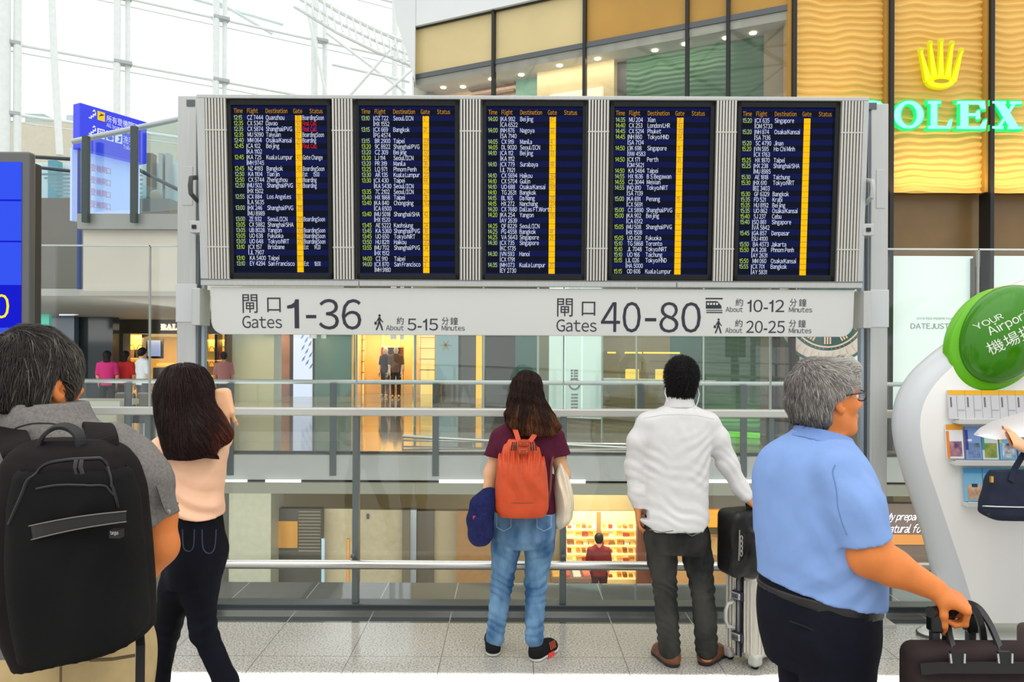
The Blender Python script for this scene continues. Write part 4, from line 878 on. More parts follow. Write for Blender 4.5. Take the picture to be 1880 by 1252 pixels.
S2 = '''13:10|OZ 722|Seoul/ICN|2|
|HX 1552|||
13:15|CX 669|Bangkok|21|
|PG 4574|||
13:15|BR 2900|Taipei|205|
13:20|9C 8922|Shanghai/PVG|511|
13:20|CZ 309|Beijing|501|
13:20|LJ 114|Seoul/ICN|206|
13:20|PR 319|Manila|36|
13:25|LQ 971|Phnom Penh|504|
13:30|AK 135|Kuala Lumpur|213|
13:30|CX 430|Taipei|68|
|KA 5430|Seoul/ICN||
13:35|7C 2102|Seoul/ICN|214|
13:40|HX 1868|Taipei|36|
13:40|KA 840|Chongqing|502|
|CA 6500|||
13:40|MU 5018|Shanghai/SHA|42|
|HX 1520|||
13:45|AE 5222|Kaohsiung|24|
13:45|KA 5360|Shanghai/PVG|30|
13:45|UO 650|Tokyo/NRT|210|
13:50|HU 8211|Haikou|202|
13:55|MU 702|Shanghai/PVG|34|
|HX 1512|||
14:00|CI 910|Taipei|62|
14:00|CX 870|San Francisco|2|
|MH 9180|||'''
S3 = '''14:00|KA 992|Beijing|67|
|CA 6522|||
14:00|NH 876|Nagoya|22|
|SA 7140|||
14:05|CX 919|Manila|4|
14:05|DL 9020|Seoul/ICN|5|
14:10|CA 112|Beijing|23|
|KA 1112|||
14:10|CX 779|Surabaya|68|
|JL 7921|||
14:10|CX 5694|Haikou|502|
14:10|CX 5704|Guilin|62|
14:10|UO 688|Osaka/Kansai|501|
14:10|TG 2631|Bangkok||
14:15|BL 165|Da Nang|215|
14:15|HX 272|Nanchang|204|
14:20|CX 7680|Dallas FT.Worth|3|
14:20|KA 254|Yangon|510|
|AY 2639|||
14:25|QF 8229|Seoul/ICN||
14:25|PG 4558|Bangkok|41|
14:25|VA 5643|Singapore|29|
14:30|CX 735|Singapore||
|KC 1735|||
14:30|VN 593|Hanoi||
|CX 1791|||
14:35|MH 073|Kuala Lumpur|217|
|EY 2730|||'''
S4 = '''14:35|MU 204|Xian|31|
14:40|CX 253|London/LHR|43|
14:45|CX 5214|Phuket|512|
14:45|NH 860|Tokyo/HND|64|
|SA 7134|||
14:50|3K 698|Singapore|11|
|9W 4583|||
14:50|CX 171|Perth|21|
|OM 5621|||
14:50|KA 5484|Taipei|44|
14:55|HX 1636|B S Begawan||
14:55|CZ 3044|Meixian||
14:55|NQ 810|Tokyo/NRT||
|SA 7139|||
15:00|KA 691|Penang|15|
|CX 5691|||
15:00|CX 5890|Shanghai/PVG||
15:00|KA 902|Beijing|66|
|CA 6512|||
15:05|MU 508|Shanghai/PVG||
|HX 1508|||
15:05|UO 620|Fukuoka||
15:10|TG 5868|Toronto||
15:10|JL 7048|Tokyo/NRT||
15:10|UO 166|Taichung||
15:15|JL 026|Tokyo/HND||
|HA 5000|||
15:15|OD 606|Kuala Lumpur||'''
S5 = '''15:20|CX 635|Singapore||
|OM 5733|||
15:20|NH 874|Osaka/Kansai||
|SA 7136|||
15:20|SC 4790|Jinan||
15:20|VN 595|Ho Chi Minh||
|CX 1763|||
15:25|HX 1870|Taipei||
15:25|HX 238|Shanghai/SHA||
|MU 8985|||
15:30|AE 1818|Taichung||
15:30|HX 610|Tokyo/NRT||
|BI 3403|||
15:30|GF 6329|Bangkok||
15:35|FD 521|Krabi||
15:35|HU 8192|Beijing||
15:35|UO 862|Osaka/Kansai||
15:40|5J 237|Cebu||
15:40|SQ 861|Singapore||
|VA 5842|||
15:45|GA 857|Denpasar||
|SU 4100|||
15:50|BA 4573|Jakarta||
15:50|KA 208|Phnom Penh||
|AY 2631|||
15:50|MM 060|Osaka/Kansai||
15:55|CX 701|Bangkok||
|AY 5831|||'''
def screen_mat():
    m = bpy.data.materials.new('screen_rows'); m.use_nodes = True; n = m.node_tree; b = n.nodes['Principled BSDF']; L = n.links.new
    t = n.nodes.new('ShaderNodeTexCoord'); s = n.nodes.new('ShaderNodeSeparateXYZ'); L(t.outputs['UV'], s.inputs[0])
    mm = n.nodes.new('ShaderNodeMath'); mm.operation = 'MULTIPLY'; mm.inputs[1].default_value = 14.0; L(s.outputs[1], mm.inputs[0])
    fr_ = n.nodes.new('ShaderNodeMath'); fr_.operation = 'FRACT'; L(mm.outputs[0], fr_.inputs[0])
    g = n.nodes.new('ShaderNodeMath'); g.operation = 'GREATER_THAN'; g.inputs[1].default_value = 0.5; L(fr_.outputs[0], g.inputs[0])
    r = n.nodes.new('ShaderNodeMix'); r.data_type = 'RGBA'; L(g.outputs[0], r.inputs['Factor']); r.inputs[6].default_value = (*lin((4, 9, 26)), 1); r.inputs[7].default_value = (*lin((7, 16, 66)), 1)
    b.inputs['Base Color'].default_value = (0.002, 0.002, 0.004, 1); b.inputs['Roughness'].default_value = 0.25; b.inputs['Specular IOR Level'].default_value = 0.06
    L(r.outputs[2], b.inputs['Emission Color']); b.inputs['Emission Strength'].default_value = 1.0; return m
scr_m = screen_mat(); bez_m = mat('screen_bezel', (34, 36, 36), 0.45, spec=0.15)
def em(name, c, e=1.0): return mat(name, c, 0.5, emit=c, estr=e, spec=0.0)
t_time = em('text_lime', (190, 220, 90), 0.85); t_fl = em('text_white', (222, 230, 255), 0.85); t_hd = em('text_orange', (205, 145, 50), 0.8)
t_red = em('text_red', (225, 40, 50), 0.9); t_gate = em('gate_yellow', (245, 186, 16), 0.95); t_gk = mat('gate_ink', (120, 74, 10), 0.6)
ordn = ('first', 'second', 'third', 'fourth', 'fifth')
for si, (xa, xb, S) in enumerate(zip(XS, XE, (S1, S2, S3, S4, S5))):
    pt = MB(BM); a, b, z0, z1 = bx(xa), bx(xb), bz(513), bz(187)
    for q in ((a, a + 0.024, z0, z1), (b - 0.024, b, z0, z1), (a, b, z0, z0 + 0.034), (a, b, z1 - 0.034, z1)): pt.box(q[0], q[1], 0.012, 0.05, q[2], q[3])
    pnl = pt.build('flight_screen', bez_m, board, bevel=0.004)
    m = MB(BM); xz = (a + 0.02, b - 0.02, z0 + 0.03, z1 - 0.03)
    m.add([(xz[0], 0.03, xz[2]), (xz[1], 0.03, xz[2]), (xz[1], 0.03, xz[3]), (xz[0], 0.03, xz[3]), (xz[0], 0.05, xz[2]), (xz[1], 0.05, xz[2]), (xz[1], 0.05, xz[3]), (xz[0], 0.05, xz[3])],
          [(0, 1, 2, 3), (7, 6, 5, 4), (0, 4, 5, 1), (1, 5, 6, 2), (2, 6, 7, 3), (3, 7, 4, 0)])
    o = m.build('display', scr_m, pnl)
    uv = o.data.uv_layers.new(name='uv')
    for lp in o.data.loops:
        co = o.data.vertices[lp.vertex_index].co; lz = (BM.inverted() @ co).z; uv.data[lp.index].uv = (0.5, (lz - bz(500)) / (bz(213) - bz(500)))
    rows = [r.split('|') for r in S.split('\n')]; pitch = 10.25; ey = 1.04e-2
    y0 = 222.3 + (0.4 * si)
    offx = xa - 418
    def col(i): return '\n'.join(r[i] for r in rows)
    TM, TW, TR, TG, TK, TH = (MB(BM) for _ in range(6))
    em_z = 9.3 / BS / 0.682 * 0.80; em_x = em_z * 0.66
    for k, r in enumerate(rows):
        zb = bz(y0 + pitch * k)
        if r[0]: text_at(TM, r[0], bx(429 + offx), zb, em_x, em_z, 0.028)
        text_at(TW, r[1], bx(453.5 + offx), zb, em_x, em_z, 0.028)
        if r[2]: text_at(TW, r[2], bx(487.5 + offx), zb, em_x, em_z, 0.028)
        if r[4]: text_at(TR if r[4][0] == '!' else TW, r[4].lstrip('!'), bx(554.5 + offx), zb, em_x * (.68 if 'Est' in r[4] else .8), em_z, 0.028)
        if r[3]: text_at(TK, r[3], bx(543.5 + offx), zb, em_x * 0.8, em_z, 0.0255)
        if not r[0] and r[1]: TW.box(bx(451.3 + offx), bx(452.1 + offx), 0.027, 0.0285, zb - 0.001, bz(y0 + pitch * (k - 1) - 7.5))
    for k in range(28):
        TG.box(bx(541.5 + offx), bx(553 + offx), 0.026, 0.03, bz(y0 + pitch * k + 1.6), bz(y0 + pitch * k - 8.0))
    for tx, q in (('Time', 429), ('Flight', 453.5), ('Destination', 487.5), ('Gate', 538), ('Status', 568)): text_at(TH, tx, bx(q + offx), bz(210.3 + .4 * si), em_x * 0.95, em_z, 0.028)
    for mb_, nm, mm in ((TM, 'time_text', t_time), (TW, 'flight_text', t_fl), (TR, 'status_text', t_red), (TG, 'gate_column', t_gate), (TK, 'gate_text', t_gk), (TH, 'header_text', t_hd)):
        if mb_.v: mb_.build(nm, mm, pnl)
# gate sign panel under the screens
GM = BM @ Matrix.Translation((0, 0.02, 0))
m = MB(GM); R = 0.075; xa, xb, za, zb = bx(380), bx(1578), bz(617), bz(529)
poly = [(xa, zb), (xa, za + R)] + [(xa + R - R * math.cos(t), za + R - R * math.sin(t)) for t in np.linspace(0, math.pi / 2, 8)] + [(xb - R + R * math.sin(t), za + R - R * math.cos(t)) for t in np.linspace(0, math.pi / 2, 8)] + [(xb, zb)]
m.prism(poly, 0.0, 0.05); gp = m.build('gate_sign', mat('sign_panel_grey', (212, 214, 210), 0.4, var=0.015, vscale=1), board, bevel=0.004)
ink = mat('sign_ink', (42, 44, 58), 0.5)
m = MB(GM)
def tf(s, x0, y0, x1, y1): text_fit(m, s, bx(x0), bx(x1), bz(y1), bz(y0), -0.002)
tf('閘', 439, 542, 467, 577); tf('口', 485, 548, 510, 575); tf('Gates', 438, 582, 512, 605); tf('1', 522, 551, 544, 605); tf('-', 557, 580, 576, 586); tf('36', 581, 550, 660, 607)
tf('約', 726, 583, 739, 597); tf('About', 706, 598, 739, 608); tf('5-15', 746, 586, 803, 608); tf('分', 810, 583, 823, 597); tf('鐘', 826, 583, 840, 597); tf('Minutes', 810, 598, 853, 608)
tf('閘', 1025, 547, 1054, 581); tf('口', 1071, 553, 1096, 579); tf('Gates', 1024, 586, 1099, 609); tf('40', 1107, 553, 1181, 610); tf('-', 1189, 583, 1210, 589); tf('80', 1216, 553, 1293, 610)
tf('約', 1357, 546, 1371, 560); tf('About', 1339, 561, 1371, 571); tf('10-12', 1379, 548, 1448, 571); tf('分', 1458, 546, 1471, 560); tf('鐘', 1475, 546, 1489, 560); tf('Minutes', 1457, 561, 1500, 571)
tf('約', 1357, 585, 1371, 599); tf('About', 1339, 600, 1371, 610); tf('20-25', 1378, 587, 1450, 610); tf('分', 1458, 585, 1471, 599); tf('鐘', 1475, 585, 1489, 599); tf('Minutes', 1458, 600, 1500, 610)
def walker(ox, oy, k):
    def Q(pts): m.prism([(bx(ox + a * k), bz(oy + b * k)) for a, b in pts], -0.002, 0)
    Q([(9 + 2.3 * math.cos(t), 2.3 + 2.3 * math.sin(t)) for t in [j * 0.7 for j in range(9)]])
    Q([(7, 5), (10.5, 5), (11, 9), (10, 16), (6.5, 16)]); Q([(7.5, 14), (10.5, 14.5), (13.5, 22), (15.5, 30), (13, 30), (10.8, 23)]); Q([(6.5, 14), (9, 16), (7.5, 22), (4, 30), (1.5, 29), (5, 21)])
    Q([(7.4, 5.5), (8.2, 8), (4.5, 14), (3, 13)]); Q([(10, 6), (13, 11), (15.8, 14), (14.8, 15.5), (11.6, 12.5), (9.6, 9)]); Q([(0, 13.5), (4.2, 14.5), (3.5, 20), (-0.8, 19)])
walker(685, 578, 1.0); walker(1318, 583, 0.93)
def Rr(x0, y0, x1, y1): m.box(bx(x0), bx(x1), -0.002, 0, bz(y1), bz(y0))
Rr(1301, 545, 1333, 547.5); Rr(1303, 567.5, 1333, 569); Rr(1303, 571, 1333, 573); m.prism([(bx(a), bz(b)) for a, b in ((1302, 551), (1323, 551), (1331, 560), (1331, 565), (1302, 565))], -0.002, 0)
m.build('lettering', ink, gp)
m = MB(GM)
for a in (1304, 1309.5, 1315, 1320.5): m.box(bx(a), bx(a + 3.6), -0.004, -0.002, bz(558), bz(554))
m.build('train_windows', mat('sign_panel_grey', (212, 214, 210), 0.4), gp)
# posts
PY = 4.68
def post(xl, xr, face_in, lab):
    a, b = xpx(xl, PY), xpx(xr, PY); m = MB(); m.box(a, b, PY, PY + 0.075, 0, zpx(178 if xl < 900 else 187, PY))
    o = m.build('post', alu, board, bevel=0.006)
    i0, i1 = (b - 0.01, b + 0.045) if face_in > 0 else (a - 0.05, a + 0.01)
    MB().box(i0, i1, PY + 0.02, PY + 0.065, 0, zpx(186, PY)).build('channel', mat('blue_grey_channel', (150, 164, 176), 0.3, 0.4), o)
    m = MB(); e = (i0 + i1) / 2; m.box(e - 0.008, e + 0.008, PY + 0.014, PY + 0.02, 0, zpx(190, PY)); m.build('channel_groove', dkgrey, o)
    z = zpx(622 if xl < 900 else 622, PY); m = MB(); m.box(a - 0.004, b + 0.008 * face_in if face_in > 0 else b + 0.004, PY - 0.006, PY + 0.02, zpx(598 if xl > 900 else 594, PY), zpx(524 if xl < 900 else 529, PY)); m.build('cover_plate', mat('pale_cover', (204, 208, 210), 0.4, 0.1), o, bevel=0.003)
    m = MB(); c = zpx(192, PY); xx = b - 0.03 if xl < 900 else a + 0.01; m.box(xx - 0.03, xx + 0.02, PY - 0.005, PY + 0.01, c - 0.02, c + 0.02); m.build('top_cap', alud, o)
    m = MB(); m.box(a + 0.03, b - 0.02, PY - 0.004, PY + 0.01, zpx(380, PY), zpx(308, PY)); m.build('access_panel', alu, o, bevel=0.003)
    return o
pl = post(324, 359, 1, 'left'); pr = post(1598, 1630, -1, 'right')
MB().box(xpx(1582, PY), xpx(1645, PY), PY - 0.02, PY + 0.10, 0, 0.02).build('base_plate', alu, pr); MB().box(xpx(315, PY), xpx(372, PY), PY - 0.02, PY + 0.10, 0, 0.02).build('base_plate', alu, pl)
# hinge bars, pull handles and clamps between board and posts
for q, ps in ((362, pl), (1586, pr)):
    x = xpx(q, 4.6); m = MB(); m.tube([(x, 4.60, zpx(328, 4.6)), (x, 4.50, zpx(336, 4.6)), (x, 4.49, zpx(350, 4.6)), (x, 4.50, zpx(364, 4.6)), (x, 4.60, zpx(372, 4.6))], 0.014, 8); m.build('pull_handle', dkgrey if q < 900 else alu, board, smooth=True)
    m = MB(); m.box(x - 0.03, x + 0.035, 4.55, 4.70, zpx(432, 4.6), zpx(410, 4.6)); c = m.build('clamp', alu, board, bevel=0.004)
    MB().box(x - 0.012, x + 0.012, 4.54, 4.56, zpx(425, 4.6), zpx(418, 4.6)).build('clamp_slot', black, c)
    MB().box(x - 0.02, x + 0.03, 4.56, 4.72, zpx(600, 4.6), zpx(532, 4.6)).build('bracket', alu, board, bevel=0.004)

# ---------------------------------------------------------------- second display at the left edge
ls = thing('gate_display', 'tall dark framed blue screen with a yellow nought at the left edge', 'display', (xpx(-60, 4.2), 4.2, 0)); LSY = 4.2
a, b = xpx(-190, LSY), -2.664
MB().box(a, xpx(59, LSY), LSY - 0.03, LSY + 0.03, zpx(720, LSY), zpx(284, LSY)).build('frame', mat('grey_frame', (104, 104, 104), 0.35, 0.4), ls, bevel=0.012)
MB().box(a + 0.05, b, LSY + 0.03, LSY + 0.12, zpx(720, LSY), zpx(298, LSY)).build('back_case', mat('dark_case', (56, 52, 48), 0.5), ls, bevel=0.01)
sb = mat('display_blue', (50, 80, 235), 0.3, emit=(46, 80, 238), estr=0.85, spec=0.1); sd = mat('display_dark_blue', (10, 20, 200), 0.3, emit=(4, 12, 205), estr=0.85, spec=0.1)
def lsb(y0, y1, mm): m = MB(); m.box(xpx(-170, LSY), xpx(45, LSY), LSY - 0.036, LSY - 0.02, zpx(y1, LSY), zpx(y0, LSY)); return m.build('display', mm, ls)
lsb(304, 528, sb); dd = lsb(528, 606, sd); lsb(606, 700, sb)
m = MB()
for y in (374, 449): m.box(xpx(-170, LSY), xpx(45, LSY), LSY - 0.038, LSY - 0.03, zpx(y + 1.5, LSY), zpx(y - 1.5, LSY))
m.build('row_lines', sd, ls)
m = MB(); text_fit(m, '0', xpx(-3, LSY), xpx(25, LSY), zpx(589, LSY), zpx(545, LSY), LSY - 0.039); text_fit(m, '4', xpx(-36, LSY), xpx(-6, LSY), zpx(588, LSY), zpx(546, LSY), LSY - 0.039); m.build('gate_number', em('digit_yellow', (255, 226, 40), 1.0), dd)
MB().box(xpx(-100, LSY), xpx(-20, LSY), LSY + 0.02, LSY + 0.10, 0, zpx(720, LSY)).build('stand', dkgrey, ls); MB().box(xpx(-160, LSY), xpx(40, LSY), LSY - 0.15, LSY + 0.25, 0, 0.02).build('base_plate', dkgrey, ls)
# ---------------------------------------------------------------- soft solid modelling: signed distances on a grid, skinned by surface nets
f32 = np.float32
def vn(v): v = np.array(v, float); return v / np.linalg.norm(v)
class Solid:
    def __init__(s, lo, hi, h):
        s.h = h; s.lo = np.array(lo, float) - 2 * h; n = np.ceil((np.array(hi, float) + 2 * h - s.lo) / h).astype(int) + 1
        s.n = n; s.ax = [(s.lo[i] + h * np.arange(n[i])).astype(f32) for i in range(3)]
        s.F = np.full(n, 0.3, f32)
    def sub(s, lo, hi, pad):
        a = np.clip(np.floor((np.array(lo) - pad - s.lo) / s.h).astype(int), 0, s.n); b = np.clip(np.ceil((np.array(hi) + pad - s.lo) / s.h).astype(int) + 1, 0, s.n)
        sl = tuple(slice(a[i], b[i]) for i in range(3))
        if any(b[i] <= a[i] for i in range(3)): return None, None
        return sl, (s.ax[0][sl[0]][:, None, None], s.ax[1][sl[1]][None, :, None], s.ax[2][sl[2]][None, None, :])
    def put(s, prim, k=0.0, op='u'):
        lo, hi, fn = prim; sl, X = s.sub(lo, hi, max(k, 0.004) + 2 * s.h)
        if sl is None: return s
        d = fn(*X); a = s.F[sl]
        if op == 'u':
            r = np.minimum(a, d)
            if k: r = r - np.maximum(k - np.abs(a - d), 0) ** 2 / (4 * k)
        else:
            d = -d; r = np.maximum(a, d)
            if k: r = r + np.maximum(k - np.abs(a - d), 0) ** 2 / (4 * k)
        s.F[sl] = r; return s
    def cut(s, prim, k=0.0): return s.put(prim, k, 'c')
    def merge(s, o, k=0.0):
        r = np.minimum(s.F, o.F)
        if k: r = r - np.maximum(k - np.abs(s.F - o.F), 0) ** 2 / (4 * k)
        s.F = r; return s
    def plane(s, p, n, lo=None, hi=None):
        """remove what lies on the side n points to (inside the box lo..hi if given)"""
        n = vn(n); lo = s.lo if lo is None else lo; hi = s.lo + s.h * s.n if hi is None else hi
        sl, X = s.sub(lo, hi, 0)
        if sl is None: return s
        d = ((X[0] - p[0]) * n[0] + (X[1] - p[1]) * n[1] + (X[2] - p[2]) * n[2]).astype(f32)
        s.F[sl] = np.maximum(s.F[sl], d); return s
    def folds(s, c, R, k, amp, warp=0.6, seed=0):
        """cloth creases: ripples with wave vector k around c, fading over R"""
        c = np.array(c, float); R = np.array([R] * 3 if np.isscalar(R) else R, float); sl, X = s.sub(c - 2 * R, c + 2 * R, 0)
        if sl is None: return s
        u = [(X[i] - c[i]).astype(f32) for i in range(3)]
        w = np.exp(-((u[0] / R[0]) ** 2 + (u[1] / R[1]) ** 2 + (u[2] / R[2]) ** 2)).astype(f32)
        ph = u[0] * k[0] + u[1] * k[1] + u[2] * k[2] + warp * np.sin(u[0] * 31 + seed) + warp * np.sin(u[2] * 23 + u[1] * 19 + 2 * seed) + seed
        q = np.sin(ph); s.F[sl] += (amp * w * (np.abs(q) ** 1.5 * np.sign(q))).astype(f32); return s
    def rough(s, amp, f, seed=0):
        r = np.random.default_rng(seed); X = (s.ax[0][:, None, None], s.ax[1][None, :, None], s.ax[2][None, None, :])
        for i in range(4):
            k = r.normal(size=3) * f; s.F += (amp / 2 * np.sin(X[0] * k[0] + X[1] * k[1] + X[2] * k[2] + r.uniform(0, 6))).astype(f32)
        return s
    def net(s):
        F = s.F; S = F < 0; nx, ny, nz = F.shape
        c = [S[i:nx - 1 + i, j:ny - 1 + j, k:nz - 1 + k] for i in (0, 1) for j in (0, 1) for k in (0, 1)]
        cnt = sum(x.astype(np.int8) for x in c); act = (cnt > 0) & (cnt < 8); I = np.argwhere(act)
        vid = np.full(act.shape, -1, np.int64); vid[act] = np.arange(len(I))
        off = np.array([(i, j, k) for i in (0, 1) for j in (0, 1) for k in (0, 1)])
        val = np.stack([F[I[:, 0] + o[0], I[:, 1] + o[1], I[:, 2] + o[2]] for o in off], 1).astype(float)
        acc = np.zeros((len(I), 3)); m = np.zeros(len(I))
        for a in range(8):
            for b in range(a + 1, 8):
                if np.abs(off[a] - off[b]).sum() != 1: continue
                va, vb = val[:, a], val[:, b]; ok = (va < 0) != (vb < 0); t = np.where(ok, va / np.where(ok, va - vb, 1), 0)
                acc += np.where(ok[:, None], off[a] + t[:, None] * (off[b] - off[a]), 0); m += ok
        V = s.lo + s.h * (I + acc / m[:, None]); Q = []
        for ax in range(3):
            o = [0, 0, 0]; o[ax] = 1; A = S[:nx - o[0], :ny - o[1], :nz - o[2]]; B = S[o[0]:, o[1]:, o[2]:]
            E = np.argwhere(A != B); b_, c_ = (ax + 1) % 3, (ax + 2) % 3
            E = E[(E[:, b_] > 0) & (E[:, c_] > 0) & (E[:, b_] < F.shape[b_] - 1) & (E[:, c_] < F.shape[c_] - 1)]
            def at(db, dc): e = E.copy(); e[:, b_] -= db; e[:, c_] -= dc; return vid[e[:, 0], e[:, 1], e[:, 2]]
            q = np.stack([at(1, 1), at(0, 1), at(0, 0), at(1, 0)], 1); fl = ~A[E[:, 0], E[:, 1], E[:, 2]]
            q[fl] = q[fl][:, ::-1]; Q.append(q)
        Q = np.concatenate(Q); return V, Q[(Q >= 0).all(1)]
    def sample(s, p):
        q = (p - s.lo) / s.h; i = np.clip(np.floor(q).astype(int), 0, s.n - 2); t = np.clip(q - i, 0, 1); F = s.F; r = 0
        for a in (0, 1):
            for b in (0, 1):
                for c in (0, 1):
                    w = (t[:, 0] if a else 1 - t[:, 0]) * (t[:, 1] if b else 1 - t[:, 1]) * (t[:, 2] if c else 1 - t[:, 2])
                    r = r + w * F[i[:, 0] + a, i[:, 1] + b, i[:, 2] + c]
        return r
    def grad(s, p):
        e = s.h; g = np.stack([s.sample(p + e * np.eye(3)[i]) - s.sample(p - e * np.eye(3)[i]) for i in range(3)], 1)
        return g / np.maximum(np.linalg.norm(g, axis=1, keepdims=True), 1e-9)
def array_mesh(name, V, Q, m, parent=None, tone=None):
    me = bpy.data.meshes.new(name); me.vertices.add(len(V)); me.vertices.foreach_set('co', np.asarray(V, f32).ravel())
    me.loops.add(Q.size); me.loops.foreach_set('vertex_index', Q.astype(np.int32).ravel())
    me.polygons.add(len(Q)); me.polygons.foreach_set('loop_start', np.arange(0, Q.size, Q.shape[1], dtype=np.int32))
    me.polygons.foreach_set('use_smooth', np.ones(len(Q), bool)); me.update(calc_edges=True)
    if tone is not None:
        at = me.attributes.new('tone', 'FLOAT', 'POINT'); at.data.foreach_set('value', np.asarray(tone, f32))
    me.materials.append(m); o = bpy.data.objects.new(name, me); COL.objects.link(o)
    if parent is not None: adopt(o, parent)
    return o
def skin(S, name, m, parent=None): V, Q = S.net(); return array_mesh(name, V, Q, m, parent)
# primitives: (lo, hi, distance function)
def seg(a, b, ra, rb=None, n=None, f=1.0):
    a = np.array(a, float); b = np.array(b, float); rb = ra if rb is None else rb; R = max(ra, rb) * max(1, f); ba = b - a; L = max(ba @ ba, 1e-9)
    def fn(X, Y, Z):
        px, py, pz = X - f32(a[0]), Y - f32(a[1]), Z - f32(a[2])
        t = np.clip((px * f32(ba[0]) + py * f32(ba[1]) + pz * f32(ba[2])) / f32(L), 0, 1)
        dx, dy, dz = px - t * f32(ba[0]), py - t * f32(ba[1]), pz - t * f32(ba[2])
        d2 = dx * dx + dy * dy + dz * dz
        if n is not None:
            q = dx * f32(n[0]) + dy * f32(n[1]) + dz * f32(n[2]); d2 = d2 + q * q * f32(1 / f ** 2 - 1)
            return ((np.sqrt(np.maximum(d2, 0)) - (ra + t * f32(rb - ra))) * f32(min(1, f) ** 0.5)).astype(f32)
        return (np.sqrt(d2) - (ra + t * f32(rb - ra))).astype(f32)
    return np.minimum(a, b) - R, np.maximum(a, b) + R, fn
def ell(c, r, ax=None):
    """ellipsoid; ax rows are its axes"""
    c = np.array(c, float); r = np.array(r, float); A = np.eye(3) if ax is None else np.array(ax, float); R = r.max()
    def fn(X, Y, Z):
        p = (X - f32(c[0]), Y - f32(c[1]), Z - f32(c[2])); k0 = 0; k1 = 0
        for i in range(3):
            q = p[0] * f32(A[i][0]) + p[1] * f32(A[i][1]) + p[2] * f32(A[i][2]); k0 = k0 + (q / f32(r[i])) ** 2; k1 = k1 + (q / f32(r[i] ** 2)) ** 2
        k0 = np.sqrt(k0); return (k0 * (k0 - 1) / np.sqrt(np.maximum(k1, 1e-12))).astype(f32)
    return c - R, c + R, fn
def loft(rows, yaw=0.0, pw=2.3, ax=None):
    """stack of super-ellipses: rows (x, y, z, rx, ry) from top or bottom; yaw turns the section"""
    rows = sorted([list(map(float, r)) for r in rows], key=lambda r: r[2]); A = np.array(rows); z = A[:, 2]
    zz = np.linspace(z[0], z[-1], 8 * len(z)); T = []
    for i in (0, 1, 3, 4):
        y = A[:, i]; m = np.gradient(y, z) if len(z) > 2 else np.full(len(z), (y[-1] - y[0]) / (z[-1] - z[0]))
        k = np.clip(np.searchsorted(z, zz) - 1, 0, len(z) - 2); h = z[k + 1] - z[k]; t = (zz - z[k]) / h
        T.append((2 * t**3 - 3 * t**2 + 1) * y[k] + (t**3 - 2 * t**2 + t) * h * m[k] + (-2 * t**3 + 3 * t**2) * y[k + 1] + (t**3 - t**2) * h * m[k + 1])
    T = [np.asarray(t, f32) for t in T]; ca, sa = math.cos(yaw), math.sin(yaw); R = A[:, 3:5].max()
    lo = (A[:, :3].min(0) - [R, R, 0]); hi = (A[:, :3].max(0) + [R, R, 0])
    def fn(X, Y, Z):
        zf = Z.ravel(); g = [np.interp(zf, zz, t).astype(f32)[None, None, :] for t in T]
        dx, dy = X - g[0], Y - g[1]; u, v = dx * ca + dy * sa, -dx * sa + dy * ca
        q = (np.abs(u / g[2]) ** pw + np.abs(v / g[3]) ** pw) ** f32(1 / pw)
        d = (q - 1) * np.minimum(g[2], g[3])
        return np.maximum(d, np.maximum(Z - f32(z[-1]), f32(z[0]) - Z)).astype(f32)
    return lo, hi, fn
def rbox(c, r, ax=None, rr=0.02):
    c = np.array(c, float); r = np.array(r, float); A = np.eye(3) if ax is None else np.array(ax, float); R = np.linalg.norm(r)
    def fn(X, Y, Z):
        p = (X - f32(c[0]), Y - f32(c[1]), Z - f32(c[2])); o = 0; m = None
        for i in range(3):
            q = np.abs(p[0] * f32(A[i][0]) + p[1] * f32(A[i][1]) + p[2] * f32(A[i][2])) - f32(r[i] - rr); o = o + np.maximum(q, 0) ** 2; m = q if m is None else np.maximum(m, q)
        return (np.sqrt(o) + np.minimum(m, 0) - rr).astype(f32)
    return c - R, c + R, fn
def chain(S, pts, rs, k=0.01):
    for i in range(len(pts) - 1): S.put(seg(pts[i], pts[i + 1], rs[i], rs[i + 1]), k if i or k else 0)
    return S
def V3(v): return np.array([v[0], v[1], v[2]], float)
def PP(px, py, Y): return V3(P(px, py, Y))
